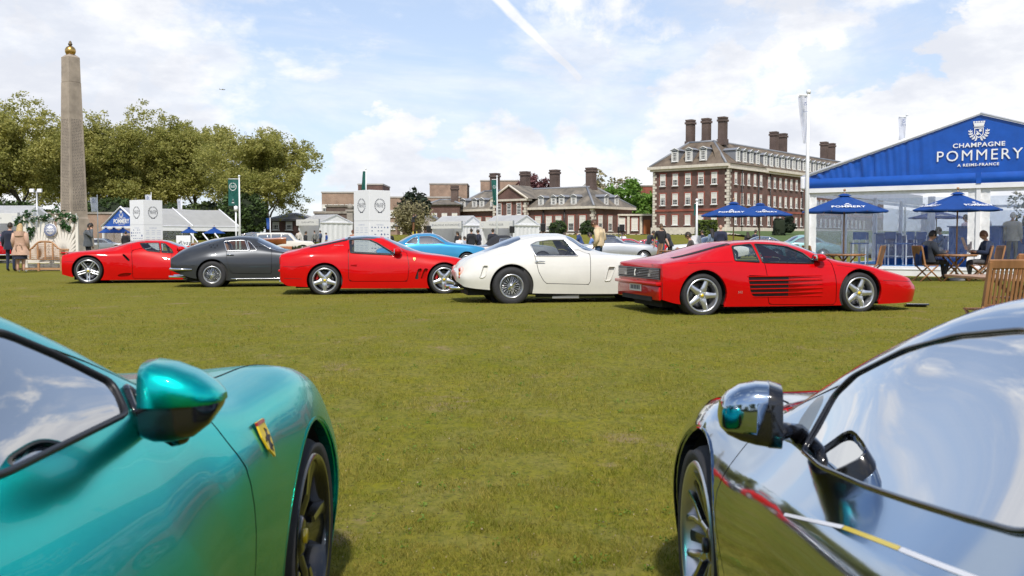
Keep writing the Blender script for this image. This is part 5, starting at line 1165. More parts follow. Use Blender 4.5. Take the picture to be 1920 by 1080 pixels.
    def trim(s, name, poly, r, m, off=.003, closed=True, sides=(1, -1), n=6):
        for sd in sides:
            pts = []
            for q, z in (list(poly) + ([poly[0]] if closed else [])):
                p, nn = s.side(q, z, sd); p = p + nn * off * (1 if nn.y * sd > 0 else -1); pts.append((p.x, -p.y, p.z))
            MB().tube(pts, r, n, cap=not closed).build(name, m, s.root, normals=False)
    def shut_line(s, px, r=.0035, m=None):                                                  # a panel gap drawn along the surface
        P_ = [s.hit(*q) for q in px]
        for sd in (1, -1):
            pts = []
            for A, B in zip(P_, P_[1:]):
                for u in np.linspace(0, 1, 6): q = A.lerp(B, u); p, nn = s.side(q.x, q.z, sd); pts.append((p.x, -p.y, p.z))
            MB().tube(pts, r, 5).build('shut_line', m or DARK, s.root, normals=False)
    def inset(s, name, poly, m, depth=.03, sides=(1, -1), lip=None):                       # a panel sunk behind an opening
        for sd in sides:
            P = [s.side(q, z, sd)[0] for q, z in poly]; mb = MB(); c = sum((p for p in P), Vector()) / len(P)
            I = [Vector((p.x, p.y - sd * depth, p.z)) for p in P]
            for i in range(len(P)): j = (i + 1) % len(P); mb.face([(p.x, -p.y, p.z) for p in (P[i], P[j], I[j], I[i])], 1 if lip else 0)
            mb.face([(p.x, -p.y, p.z) for p in I], 0); mb.build(name, [m, lip or m], s.root)
    def frame_at(s, p, nn):        # local matrix on the surface: x along the car, z up, -y outwards
        nl = Vector((nn.x, -nn.y, nn.z)); up = (Vector((0, 0, 1)) - nl * nl.z); up = up.normalized() if up.length > .1 else Vector((1, 0, 0)); y = -nl; x = y.cross(up)
        M = Matrix((x, y, up)).transposed().to_4x4(); M.translation = Vector((p.x, -p.y, p.z)) + nl * .004; return M
    def at_px(s, px, py):
        r = ray(px, py); h = s.bvh.ray_cast(s.loc(EYEV), Vector((r.dot(s.a), r.dot(s.n), r.z)).normalized(), 400); return s.frame_at(h[0], h[1] if h[1].y * h[0].y > 0 else -h[1])
    def shield(s, M, h):
        o = MB(); sh = [(-.36, .5), (.36, .5), (.40, .1), (.26, -.25), (0, -.5), (-.26, -.25), (-.40, .1)]
        MX = M @ Matrix.Rotation(R(90), 4, 'X'); o.prism([(x * h * .8, z * h) for x, z in sh], .006, MX); b = o.build('shield_badge', YEL, s.root)
        horse = [(-.05, -.36), (.0, -.12), (-.14, -.30), (-.18, -.28), (-.06, -.02), (-.16, .02), (-.22, -.06), (-.25, -.02), (-.14, .09), (-.02, .12), (.04, .22), (.02, .33), (.10, .30), (.18, .25), (.16, .20), (.10, .19), (.12, .06), (.24, .10), (.27, .02), (.23, .03), (.12, .0), (.08, -.12), (.18, -.22), (.14, -.26), (.05, -.17), (.02, -.37)]
        mb = MB(); mb.prism([(x * h * .8, z * h * .9 - .02 * h) for x, z in horse], .0085, MX); mb.build('horse_emblem', BLK, b); 
        mb = MB(); mb.prism([(-.30 * h, .40 * h), (.30 * h, .40 * h), (.30 * h, .49 * h), (-.30 * h, .49 * h)], .008, MX); mb.build('shield_stripe', LAMPR, b)
    def underside(s, q0, q1, w, wa, wb, z=.14):
        mb = MB(); mb.box(((q0 + q1) / 2, 0, z + .12), (q1 - q0, 2 * w, .24)); mb.box(((wa + wb) / 2, 0, z + .10), (wb - wa, 2 * w + .5, .18)); mb.build('underside', DARK, s.root)
    def lining(s, q0, q1, m=INT):
        V, F = s.V0, s.F0; keep = [f for f in F if all(q0 < V[i][0] < q1 and abs(V[i][3]) > 2.95 for i in f)]
        Vs = V.copy(); Vs[:, 1] *= .955; s.both('door_lining', (Vs, keep), m)
        fl = [s.T['W'](q0) - .08, s.T['W'](q1) - .08]; MB().box(((q0 + q1) / 2, 0, .27), (q1 - q0, 2 * min(fl), .05)).build('cabin_floor', m, s.root)
        for q in (q0, q1): zb = s.T['zb'](q) - .06; MB().box((q, 0, (zb + .2) / 2), (.04, 2 * s.T['W'](q) - .2, zb - .2)).build('bulkhead', m, s.root)
    def seats(s, q, ys=.36, z=.28, m=INT, head=True, hs=1.0, parcel=None):
        for y in (-ys, ys):
            t = MB(); t.box((q, y, z + .12), (.52, .48, .16), .06); t.box((q - .30, y, z + .40 * hs), (.14, .46, .62 * hs), .06, mtx=Matrix.Translation((q - .3, y, z)) @ Matrix.Rotation(R(-14), 4, 'Y') @ Matrix.Translation((-q + .3, -y, -z)))
            o = t.build('seat', m, s.root, sm=50)
            if head: MB().box((q - .44, y, z + .77 * hs), (.10, .26, .17), .045).build('head_rest', m, o, sm=50)
    def dash(s, q, z, w, y=-.36, m=INT, wheel=True):
        MB().box((q, 0, z), (.38, 2 * w, .20), .07).build('dashboard', m, s.root, sm=50)
        if wheel: MB().lathe([(.155, 0), (.172, .012), (.19, 0), (.172, -.012)], 22, Matrix.Translation((q - .34, y, z + .02)) @ Matrix.Rotation(R(-68), 4, 'Y'), closed=True).tube([(q - .34, y, z + .02), (q - .05, y, z - .03)], .025, 6).box((q - .34, y, z + .02), (.05, .32, .03)).build('steering_wheel', BLK, s.root)
    def pillar_mirror(s, q, z, sd, size=(.10, .10, .065), m=None, out=.10):
        p, _ = s.side(q, z - .03, sd); c = Vector((q, -(p.y + sd * out), z)); mb = MB(); mb.ball((0, 0, 0), 1, size, 12); o = mb.build('door_mirror', m or s.paint, s.root, c)
        MB().tube([(0, 0, -.02), (.02, sd * out * .9, -.06)], .02, 6).build('mirror_stalk', BLK, o); MB().box((-size[0] * .82, 0, 0), (.01, size[1] * 1.3, size[2] * 1.3)).build('mirror_glass', MIR, o)
    def wheel(s, q, sd, R_, Rr, style, w=.23, z=None, y=None, disc=True, cal=None, spin=0.0, cap=YEL, m=ALLOY, twist=0.0):
        z = R_ if z is None else z; y = (abs(s.side(q, min(.5, R_ * 1.5), sd)[0].y) - .035 if y is None else y) - w / 2
        mb = MB(); mb.lathe([(Rr - .02, -w / 2), (Rr + .02, -w / 2), (R_ - .03, -w / 2), (R_ - .006, -w / 2 + .025), (R_, -w / 2 + .06), (R_ + .001, 0), (R_, w / 2 - .06), (R_ - .006, w / 2 - .028), (R_ - .02, w / 2 - .006), ((R_ + Rr) / 2 + .01, w / 2 + .006), (Rr + .012, w / 2), (Rr - .006, w / 2 - .014)], 44)
        t = mb.build('wheel', RUB, s.root, (q, -sd * y, z), (R(90 * sd), 0, 0), normals=False)
        mb = MB(); mb.lathe([(Rr + .006, w / 2 - .008), (Rr - .004, w / 2 + .004), (Rr - .016, w / 2 + .002), (Rr - .022, w / 2 - .014), (Rr - .034, w / 2 - .045), (Rr - .045, -w / 2 + .02)], 44); mb.build('rim', m if style != 'black' else DALLOY, t, normals=False)
        MB().lathe([(.001, -w / 2 + .03), (Rr - .03, -w / 2 + .03)], 24).build('wheel_back', DARK, t)
        if disc: MB().lathe([(.06, .0), (Rr * .74, .0), (Rr * .74, -.03), (.06, -.03)], 28, Matrix.Translation((0, 0, -.0))).build('brake_disc', DISC, t)
        if cal: MB().tube([(Rr * .66 * math.cos(a), Rr * .66 * math.sin(a), .012) for a in np.linspace(R(cal[1] - 28), R(cal[1] + 28), 7)], .042, 6).build('brake_caliper', cal[0], t)
        def spoke(a, rs, mm=m, name='spoke', off=0.0, kink=0.0):
            mb = MB(); rings = []
            for r, hw, h, rd in rs:
                rings.append([mb.bm.verts.new(Matrix.Rotation(a + kink * (r - rs[0][0]), 4, 'Z') @ Vector((r, yy_ + off, hh_))) for yy_, hh_ in ((-hw, h - .035), (-hw, h), (-hw * .35, h + rd), (hw * .35, h + rd), (hw, h), (hw, h - .035))])
            for A, B in zip(rings, rings[1:]):
                for j in range(5): mb.bm.faces.new((A[j], A[j + 1], B[j + 1], B[j]))
            mb.bm.faces.new(rings[0][::-1]); mb.bm.faces.new(rings[-1]); mb.build(name, mm, t, sm=35)
        h0, h1 = w / 2 - .045, w / 2 - .018
        if style == 'star':
            for i in range(5): spoke(spin + i * 2 * math.pi / 5, [(.03, .046, h0, .010), (.075, .052, h0 + .006, .020), (Rr * .5, .041, h0 + .008, .020), (Rr * .8, .034, h0 + .012, .014), (Rr - .024, .040, h1 - .010, .004)])
            MB().lathe([(.075, h0 - .03), (.075, h0 + .010), (.05, h0 + .018), (.001, h0 + .018)], 24).build('hub', m, t, normals=False)
            for i in range(5): a = spin + (i + .5) * 2 * math.pi / 5; MB().lathe([(.012, h0), (.012, h0 + .02), (.001, h0 + .024)], 8, Matrix.Translation((.055 * math.cos(a), .055 * math.sin(a), 0))).build('wheel_bolt', CHROME, t)
        elif style == 'twin':
            for i in range(5):
                for e in (-1, 1): spoke(spin + i * 2 * math.pi / 5, [(.05, .015, h0, .006), (Rr * .55, .013, h0 + .01, .006), (Rr - .022, .016, h1, .003)], off=e * .028)
            MB().lathe([(.07, h0 - .03), (.07, h0 + .012), (.045, h0 + .03), (.001, h0 + .03)], 24).build('hub', m, t, normals=False)
        elif style == 'wire':
            mb = MB()
            for i in range(36):
                a = i * 2 * math.pi / 36; e = (1 if i % 2 else -1) * R(17); hh0, hh1 = ((.055, w / 2 - .05) if i % 4 < 2 else (.02, w / 2 - .085))
                mb.tube([(.035 * math.cos(a + e), .035 * math.sin(a + e), hh0 + .02), ((Rr - .026) * math.cos(a), (Rr - .026) * math.sin(a), hh1)], .0052, 4, cap=False)
            tag(mb.build('wire_spokes', CHROME, t, normals=False), kind='stuff')
            mb = MB(); mb.lathe([(.045, .0), (.042, .08), (.03, .10), (.001, .10)], 16)
            for i in range(2): a = spin + i * math.pi; mb.box((.055 * math.cos(a), .055 * math.sin(a), .095), (.075, .022, .018), rz=a)
            mb.build('knock_off_hub', CHROME, t, normals=False)
        elif style == 'cap':
            mb = MB(); mb.lathe([(Rr - .03, w / 2 - .03), (Rr * .72, w / 2 - .005), (Rr * .5, w / 2 + .006), (Rr * .25, w / 2 + .012), (.001, w / 2 + .016)], 32); mb.build('hub_cap', m, t, normals=False)
        elif style == 'black':
            for i in range(5):
                spoke(spin + i * 2 * math.pi / 5, [(.05, .040, h0 - .01, .006), (Rr * .45, .030, h0 + .005, .010), (Rr * .75, .050, h0 + .012, .006), (Rr - .02, .068, h1, .002)], DALLOY)
                spoke(spin + i * 2 * math.pi / 5 + R(17), [(Rr * .5, .012, h0 + .016, .003), (Rr * .8, .016, h0 + .022, .003), (Rr - .018, .024, h1 + .006, .001)], CUT)
            MB().lathe([(.07, h0 - .04), (.07, h0 + .004), (.05, h0 + .012), (.001, h0 + .012)], 24).build('hub', DALLOY, t, normals=False)
        elif style == 'yspoke':
            for i in range(7):
                a = spin + i * 2 * math.pi / 7; spoke(a, [(.04, .020, h0 - .015, .006), (Rr * .45, .016, h0, .006), (Rr * .55, .013, h0 + .004, .005)], CUT)
                for e in (-1, 1): spoke(a + e * R(2), [(Rr * .48, .012, h0 + .002, .004), (Rr * .75, .011, h0 + .012, .004), (Rr - .018, .014, h1 + .004, .002)], CUT, kink=e * 1.4)
                spoke(a + math.pi / 7, [(.05, .014, h0 - .02, .004), (Rr - .02, .020, h1 - .01, .002)], DALLOY)
            MB().lathe([(.06, h0 - .04), (.06, h0), (.04, h0 + .008), (.001, h0 + .008)], 24).build('hub', DALLOY, t, normals=False)
        if cap is not None and style in ('star', 'twin', 'black', 'yspoke'): hc = h0 + (.031 if style == 'twin' else .019); MB().lathe([(.026, hc - .01), (.026, hc + .002), (.001, hc + .003)], 16).build('hub_badge', cap, t, normals=False)
        return t
def row_origin(px, py, deg, W): t = R(deg); return G(px, py) - Vector((math.sin(t), -math.cos(t), 0)) * (W - .03), t
GC = 'classic cars parked in a row across the lawn'
def wheels4(c, q0, q1, R0, R1, Rr0, Rr1, style, w=(.25, .22), **k):
    for sd in (1, -1): c.wheel(q0, sd, R0, Rr0, style, w[0], **k); c.wheel(q1, sd, R1, Rr1, style, w[1], **k)

# ---- 1: red mid-engined wedge coupe, right of the row
O, hd = row_origin(1318, 591, 14, .985)
T = dict(zt=[(-.64, .775), (-.55, .82), (-.22, .885), (.4, 1.04), (.62, 1.095), (.95, 1.12), (1.43, 1.135), (1.77, 1.115), (2.1, 1.01), (2.62, .80), (3.0, .72), (3.4, .60), (3.74, .49), (3.86, .42)],
 ze=[(-.64, .775), (0, .90), (.55, 1.045), (.8, 1.085), (1.08, 1.10), (1.41, 1.08), (1.69, 1.02), (1.93, .95), (2.2, .85), (2.43, .79), (2.83, .75), (3.14, .68), (3.45, .60), (3.71, .53), (3.86, .42)],
 yr=[(-.64, .84), (0, .74), (.7, .62), (1.7, .60), (2.15, .68), (2.45, .74), (3.2, .76), (3.7, .72), (3.86, .62)],
 zb=[(-.64, .755), (-.3, .795), (0, .80), (.4, .79), (1.0, .775), (2.0, .75), (2.3, .755), (2.5, .74), (2.83, .71), (3.2, .62), (3.6, .52), (3.86, .385)],
 yb=[(-.64, .905), (0, .94), (.5, .90), (1.2, .84), (2.0, .82), (2.5, .84), (3.0, .86), (3.6, .80), (3.86, .68)],
 W=[(-.64, .945), (-.5, .978), (0, .985), (.6, .985), (1.5, .94), (2.2, .93), (2.7, .95), (3.2, .93), (3.6, .87), (3.79, .77), (3.86, .70)],
 zm=[(-.64, .50), (0, .56), (1, .47), (2.0, .47), (2.7, .52), (3.86, .32)], zl=[(-.64, .24), (-.43, .18), (0, .13), (.42, .12), (2.3, .105), (3.1, .115), (3.80, .14), (3.86, .17)])
c = Car('sports_car', 'red low wedge-shaped coupe with side strakes, rightmost and nearest of the row', O, hd, T, RED, k=(.5, .34, .30, .5), ns=110, group=GC)
c.arch(0.005, .30, .385); c.arch(2.71, .30, .375)
wsc = c.ftop([(1.70, -.5), (1.72, .80), (2.12, .90), (2.36, .86), (2.56, .4), (2.60, -.5)]); c.emit('windscreen', c.cut(wsc), GLSF)
wd = c.poly([(1372, 462), (1407, 458), (1424, 492), (1378, 489)], 1); c.both('quarter_window', c.cut(c.fside(wd)), GLS); wd2 = c.poly([(1414, 458), (1445, 459.5), (1475, 463), (1505, 475), (1524, 489), (1526, 494), (1430, 492.5)], 1); c.both('side_window', c.cut(c.fside(wd2)), GLS)
c.trim('window_trim', wd, .012, BLK); c.trim('window_trim', wd2, .012, BLK)
st = c.poly([(1402, 516), (1541, 520), (1543, 540), (1541, 556.5), (1412, 556.5), (1407, 545)], 0); c.cut(c.fside(st, 3.0))
q0s, q1s = min(p[0] for p in st), max(p[0] for p in st); zs0, zs1 = min(p[1] for p in st), max(p[1] for p in st)
for sd in (1, -1):
    mb = MB()
    def rec(u, v, sd=sd): q = q0s + (q1s - q0s) * u; z = zs0 - .01 + (zs1 - zs0 + .02) * v; p = c.side(q, z, sd)[0]; return Vector((q, -(p.y - sd * (.11 * (1 - u) ** 1.3 + .003)), z))
    mb.grid(lambda u, v: rec(.28 + .72 * u, v), 16, 6, mi=0); mb.grid(lambda u, v: rec(.28 * u, v) + Vector((0, sd * .10 * (1 - u), 0)), 6, 6, mi=1); mb.build('side_intake', [RED, DARK], c.root, normals=False)
    for i in range(6):
        z = zs1 - .02 - (zs1 - zs0 - .035) * i / 5; q0_ = q0s + (.10 if i == 5 else .03 * i / 2)
        pts = [c.side(q, z, sd)[0] for q in np.linspace(q0_ - .01, q1s, 10)]; mb = MB()
        for dz0, dz1, dy in ((-.010, .010, 0),):
            rings = [[mb.bm.verts.new((p.x, -(p.y + sd * o_), z + h_)) for o_, h_ in ((.006, -.006), (.006, .006), (-.06 * (1 - j / 9) - .008, .008), (-.06 * (1 - j / 9) - .008, -.008))] for j, p in enumerate(pts)]
            for A, B in zip(rings, rings[1:]):
                for j in range(4): mb.bm.faces.new((A[j], A[(j + 1) % 4], B[(j + 1) % 4], B[j]))
            mb.bm.faces.new(rings[0]); mb.bm.faces.new(rings[-1])
        mb.build('side_strake', RED, c.root)
door = c.poly([(1434, 497), (1440, 556), (1442, 571), (1567, 571), (1567, 520), (1560, 500)], 0); c.panel('door', door, RED, t0=2.9)
c.emit('body', (c.V, c.F), RED)
MB().box((-.662, 0, .62), (.02, 1.74, .175)).build('rear_grille_back', DARK, c.root)
for i in range(7): MB().box((-.678, 0, .545 + .025 * i), (.022, 1.72, .011), .003).build('rear_grille_slat', mat('grille slat', (.20, .20, .21), .3, .6), c.root)
for sd in (-1, 1):
    MB().box((-.664, sd * .66, .622), (.03, .40, .13), .01).build('tail_light', mat('smoked lamp', (.10, .03, .03), .15, 0, 1), c.root)
    MB().box((-.68, sd * .50, .60), (.015, .10, .05)).build('reverse_light', mat('white lamp', (.5, .48, .45), .15, 0, 1), c.root)
MB().box((-.685, 0, .47), (.10, 1.80, .06), .02).box((-.66, 0, .33), (.05, 1.76, .22), .02).build('rear_bumper', RED, c.root, sm=40)
MB().box((-.69, .05, .39), (.012, .50, .12), .004).build('number_plate', PLATE, c.root)
mb = MB()
for i in range(6): mb.box((-.698, -.12 + .068 * i, .39), (.006, .035, .065))
mb.build('plate_marks', KLET, c.root)
MB().box((-.675, 0, .235), (.04, 1.25, .07)).build('lower_vent', DARK, c.root); mb = MB(); mb.prism([(-.04, -.05), (.03, -.05), (.0, .0), (.05, .05), (.0, .06), (-.03, .02)], .01, Matrix.Translation((-.692, .05, .62)) @ Matrix.Rotation(R(-90), 4, 'Z') @ Matrix.Rotation(R(90), 4, 'X')); mb.build('horse_emblem', CHROME, c.root)
lettering('TR', .07, Matrix.Translation((-.682, -.62, .735)) @ Matrix.Rotation(R(-90), 4, 'Z'), BLK, c.root)
for sd in (-1, 1):                                                             # engine deck sunk between the two sail panels
    MB().grid(lambda u, v, sd=sd: Vector((.62 - .95 * u, sd * (.60 - .14 * v), c.top(.62 - .95 * u, .60 - .14 * v)[0].z + .004)), 8, 2).build('deck_vent', DARK, c.root, normals=False)
MB().box((1.60, 0, .50), (.1, .1, .1)).build('gear_lever', BLK, c.root)
c.lining(.55, 2.5); c.seats(1.15, .37, .2, INTR, hs=.95); c.dash(2.12, .66, .70, m=INTR); c.underside(-.5, 3.6, .58, .42, 2.28, .10)
c.pillar_mirror(2.02, .855, 1, (.10, .12, .062)); c.pillar_mirror(2.02, .855, -1, (.10, .12, .062))
wheels4(c, .005, 2.715, .335, .325, .255, .25, 'star', (.29, .24), spin=R(-90) + .3, z=.295)
c.shut_line([(1241.5, 530), (1241.5, 564)]); c.shut_line([(1656, 526), (1690, 527), (1706, 528)]); c.shut_line([(1569, 497), (1600, 501), (1640, 511)]); c.shut_line([(1374, 491), (1330, 492), (1290, 494)], .003)
M = c.at_px(1388, 548); lettering('512', .05, M, SILVER, c.root)

# ---- 2: red front-engined coupe with folding glass roof (cabriolet coupe)
O, hd = row_origin(609, 553, 9.5, .96)
T = dict(zt=[(-.89, .85), (-.8, .90), (-.56, .955), (-.23, 1.04), (.28, 1.155), (.56, 1.215), (.91, 1.235), (1.19, 1.215), (1.5, 1.10), (2.1, .87), (2.5, .815), (2.9, .735), (3.2, .63), (3.42, .5)],
 ze=[(-.89, .83), (-.6, .905), (-.45, .955), (0, 1.05), (.4, 1.135), (.6, 1.17), (.9, 1.185), (1.15, 1.155), (1.45, 1.025), (1.7, .89), (1.95, .845), (2.4, .80), (2.7, .765), (2.99, .69), (3.3, .56), (3.42, .46)],
 yr=[(-.89, .72), (-.4, .66), (.2, .58), (.9, .55), (1.3, .60), (1.7, .68), (2.1, .72), (2.7, .74), (3.2, .66), (3.42, .5)],
 zb=[(-.89, .76), (-.5, .83), (-.1, .865), (.3, .865), (.6, .86), (1.43, .82), (1.8, .80), (2.3, .745), (2.7, .71), (3.1, .60), (3.42, .42)],
 yb=[(-.89, .80), (-.3, .88), (.2, .85), (.8, .81), (1.6, .81), (2.2, .83), (2.7, .86), (3.1, .78), (3.42, .58)],
 W=[(-.89, .86), (-.7, .925), (-.2, .96), (.3, .955), (1, .925), (1.8, .925), (2.4, .95), (2.8, .93), (3.2, .80), (3.42, .6)],
 zm=[(-.89, .55), (-.3, .60), (0, .60), (1, .50), (2.4, .55), (3.42, .36)], zl=[(-.89, .28), (-.74, .19), (-.36, .165), (.38, .13), (2.16, .12), (2.9, .15), (3.42, .2)])
c = Car('sports_car', 'red front-engined cabriolet coupe with yellow shield on its wing, middle of the row', O, hd, T, RED2, k=(.5, .34, .34, .5), ns=110, group=GC)
c.arch(0, .30, .365); c.arch(2.47, .30, .365)
c.emit('windscreen', c.cut(c.ftop([(1.22, -.5), (1.25, .80), (1.55, .88), (1.80, .84), (2.02, .4), (2.06, -.5)])), GLSF); c.emit('glass_roof', c.cut(c.ftop([(.40, -.5), (.42, 1.01), (1.02, 1.01), (1.16, .80), (1.14, -.5)])), GLSF); c.emit('rear_window', c.cut(c.ftop([(-.42, -.5), (-.36, .72), (.34, .80), (.36, -.5)])), GLSF)
wd = c.poly([(655, 451), (668, 449), (694, 450), (708, 456), (739, 475), (740, 478.5), (657, 474)], 1); c.both('side_window', c.cut(c.fside(wd)), GLS); c.trim('window_trim', wd, .013, BLK)
door = c.poly([(653, 478), (654, 527), (665, 527.5), (764, 527.5), (767, 500), (763, 484), (745, 481)], 0); c.panel('door', door, RED2, t0=2.9)
for k_ in range(2):
    dx = 11 * k_; v = c.poly([(784.5 + dx, 503), (792 + dx, 503), (786 + dx, 523), (777 + dx, 524)], 1); c.cut(c.fside(v, 3)); c.inset('wing_vent', v, WINE, .05); 
c.emit('body', (c.V, c.F), RED2)
c.lining(.35, 1.95); c.seats(.95, .36, .34, INT); c.dash(1.72, .72, .66); c.underside(-.6, 3.1, .58, .40, 2.1, .13)
c.pillar_mirror(1.50, .90, 1, (.09, .10, .07)); c.pillar_mirror(1.50, .90, -1, (.09, .10, .07))
wheels4(c, 0, 2.47, .325, .325, .25, .25, 'star', (.27, .24), spin=R(-90), cal=(CALR, 150), z=.30); c.shield(c.at_px(777, 486), .085)
c.shut_line([(531, 500), (560, 500.5), (582, 497)]); c.shut_line([(533, 522), (550, 522.5), (566, 523)])
hp = c.hit(663, 497); MB().box((hp.x, -(hp.y + .008), hp.z), (.13, .02, .035), .008).build('door_handle', WINE, c.root, sm=40)
lettering('Superamerica', .035, c.at_px(635, 460), SILVER, c.root, shear=.3)
MB().box((-.90, .74, .71), (.03, .16, .16), .03).build('tail_light', LAMPR, c.root, sm=40); MB().box((-.90, -.74, .71), (.03, .16, .16), .03).build('tail_light', LAMPR, c.root, sm=40); MB().box((-.905, 0, .50), (.07, 1.66, .05), .02).build('bumper_lip', RED2, c.root, sm=40)
MB().grid(lambda u, v: Vector((-.30 + .76 * u, 0, 0)) + (lambda p: Vector((0, -p.y, p.z + .006)))(c.side(-.30 + .76 * u, c.T['ze'](-.30 + .76 * u) - .004 - .03 * v, 1)[0]), 14, 2).build('sail_trim', BLK, c.root, normals=False)
for y in (.55, .42, -.42, -.55): MB().tube([(-.93, y, .26), (-.7, y, .27)], .045, 10).build('exhaust', CHROME, c.root)

# ---- 3: cream white fastback coupe
O, hd = row_origin(960, 569.5, 10, .84)
T = dict(zt=[(-.93, .60), (-.82, .76), (-.66, .845), (-.41, .935), (-.06, 1.10), (.29, 1.21), (.65, 1.25), (.95, 1.255), (1.21, 1.205), (1.41, 1.09), (1.75, .93), (2.0, .885), (2.5, .85), (3, .74), (3.3, .55)],
 ze=[(-.93, .56), (-.72, .77), (-.4, .89), (0, 1.01), (.3, 1.10), (.6, 1.165), (.98, 1.165), (1.15, 1.08), (1.43, .905), (1.8, .87), (2.5, .835), (3, .70), (3.3, .5)],
 yr=[(-.93, .46), (-.5, .50), (.2, .50), (.7, .50), (1.0, .52), (1.4, .60), (2, .62), (2.6, .64), (3.3, .45)],
 zb=[(-.93, .51), (-.6, .71), (0, .81), (.45, .835), (1.2, .84), (1.6, .845), (2.3, .82), (2.8, .72), (3.3, .42)],
 yb=[(-.93, .50), (-.6, .66), (0, .74), (.6, .735), (1.4, .73), (2.3, .75), (2.8, .70), (3.3, .5)],
 W=[(-.93, .52), (-.82, .68), (-.5, .81), (0, .845), (.6, .82), (1.5, .80), (2.4, .84), (3, .72), (3.3, .5)],
 zm=[(-.93, .47), (-.5, .52), (0, .58), (1, .48), (2.4, .55), (3.3, .4)], zl=[(-.93, .38), (-.82, .30), (-.43, .25), (.38, .18), (1.85, .155), (2.1, .17), (3.3, .3)])
c = Car('sports_car', 'cream white rounded fastback coupe with wire wheels, left of the red wedge', O, hd, T, CREAM, k=(.5, .5, .5, .5), ns=110, group=GC)
c.arch(0, .31, .395); c.arch(2.5, .31, .38)
c.emit('windscreen', c.cut(c.ftop([(1.10, -.5), (1.09, .82), (1.34, .92), (1.50, .86), (1.68, .4), (1.72, -.5)])), GLSF); c.emit('rear_window', c.cut(c.ftop([(-.46, -.5), (-.42, .62), (-.02, .84), (.24, .70), (.27, -.5)])), GLSF)
wd = c.poly([(994.5, 459), (1006, 453), (1030, 450), (1058, 449.5), (1084, 480), (1004, 480.5)], 1); c.both('side_window', c.cut(c.fside(wd)), GLS); c.trim('window_trim', wd, .010, ALLOY)
door = c.poly([(1001.5, 484), (1010, 510), (1019, 526), (1024, 531.5), (1106.5, 533.5), (1107, 482), (1090, 481)], 0); c.panel('door', door, CREAM, t0=2.95)
for v in ([(906, 498), (916, 498), (910, 518), (905, 521), (899, 520)], [(1141, 500), (1154, 500), (1144, 526), (1134, 527)]):
    v = c.poly(v, 1); c.cut(c.fside(v, 3)); c.inset('side_vent', v, CREAM, .035); c.trim('vent_frame', v, .010, CREAM)
c.emit('body', (c.V, c.F), CREAM)
hp = c.hit(1006, 491); MB().tube([(hp.x - .02, -(hp.y + .01), hp.z), (hp.x + .02, -(hp.y + .035), hp.z + .012), (hp.x + .15, -(hp.y + .03), hp.z + .005)], [.022, .012, .008], 8).build('door_handle', CHROME, c.root)
c.lining(.2, 1.7); c.seats(.72, .33, .36, INT, head=False); c.dash(1.42, .76, .58); c.underside(-.75, 3.0, .50, .40, 2.1, .14)
wheels4(c, 0, 2.5, .345, .335, .212, .208, 'wire', (.22, .20), disc=False, spin=.7, z=.31)
for sd in (1, -1):
    for z, m_ in ((.60, LAMPR), (.53, LAMPO), (.47, LAMPR)): p = (-.90 if sd > 0 else -.90, -sd * .52, z); MB().ball(p, .038, (.6, 1, 1), 10).build('tail_light', m_, c.root)
    MB().ball((-.86, -sd * .50, .53), .12, (.5, .5, 1.1), 10).build('lamp_panel', mat('lamp panel', (.66, .45, .40), .4), c.root)
    for y in (.40, .32): MB().tube([(-1.06, -sd * y, .27), (-.7, -sd * y, .26)], .028, 10).build('exhaust', CHROME, c.root)
MB().tube([(.45, -.70, .135), (1.9, -.68, .135)], .03, 8).build('side_pipe', DARK, c.root); MB().box((1.0, -.69, .11), (.5, .06, .07), .01).build('jack_point', GALV, c.root)

# ---- 4: dark grey fastback coupe
O, hd = row_origin(397, 539, 11, .86)
T = dict(zt=[(-.95, .72), (-.8, .865), (-.42, 1.04), (-.04, 1.16), (.34, 1.215), (.66, 1.24), (.98, 1.22), (1.24, 1.11), (1.65, .93), (1.95, .875), (2.3, .85), (2.7, .78), (3.1, .65), (3.35, .5)],
 ze=[(-.95, .70), (-.6, .88), (-.2, 1.0), (.1, 1.08), (.3, 1.13), (.7, 1.155), (.95, 1.14), (1.1, 1.06), (1.4, .91), (1.7, .85), (2.3, .83), (2.8, .72), (3.2, .56), (3.35, .45)],
 yr=[(-.95, .55), (-.2, .52), (.6, .50), (1.0, .52), (1.4, .60), (2, .62), (2.6, .66), (3.2, .55), (3.35, .45)],
 zb=[(-.95, .67), (-.5, .79), (0, .865), (.5, .865), (1.1, .87), (1.7, .84), (2.3, .80), (2.8, .68), (3.35, .4)],
 yb=[(-.95, .58), (-.5, .70), (0, .75), (.6, .74), (1.4, .73), (2.3, .76), (2.8, .70), (3.35, .48)],
 W=[(-.95, .63), (-.8, .745), (-.3, .84), (0, .86), (.6, .835), (1.5, .81), (2.3, .85), (2.8, .80), (3.2, .62), (3.35, .5)],
 zm=[(-.95, .55), (0, .60), (1, .52), (2.3, .56), (3.35, .4)], zl=[(-.95, .40), (-.6, .27), (-.36, .21), (.37, .165), (2, .155), (3, .2), (3.35, .3)])
c = Car('sports_car', 'dark grey fastback coupe with wire wheels and chrome window frames, second from left', O, hd, T, GREY, k=(.5, .46, .48, .5), ns=104, group=GC)
c.arch(0.01, .31, .37); c.arch(2.42, .31, .37)
c.emit('windscreen', c.cut(c.ftop([(1.08, -.5), (1.06, .84), (1.34, .94), (1.52, .88), (1.66, .4), (1.70, -.5)])), GLSF); c.emit('rear_window', c.cut(c.ftop([(-.50, -.5), (-.45, .66), (-.02, .84), (.24, .70), (.27, -.5)])), GLSF)
wd = c.poly([(420, 453), (446, 451), (459.5, 451), (466, 470), (425, 470.5)], 1); wd2 = c.poly([(463, 451.5), (468, 453), (481, 468), (480, 469.8), (468.5, 470)], 1)
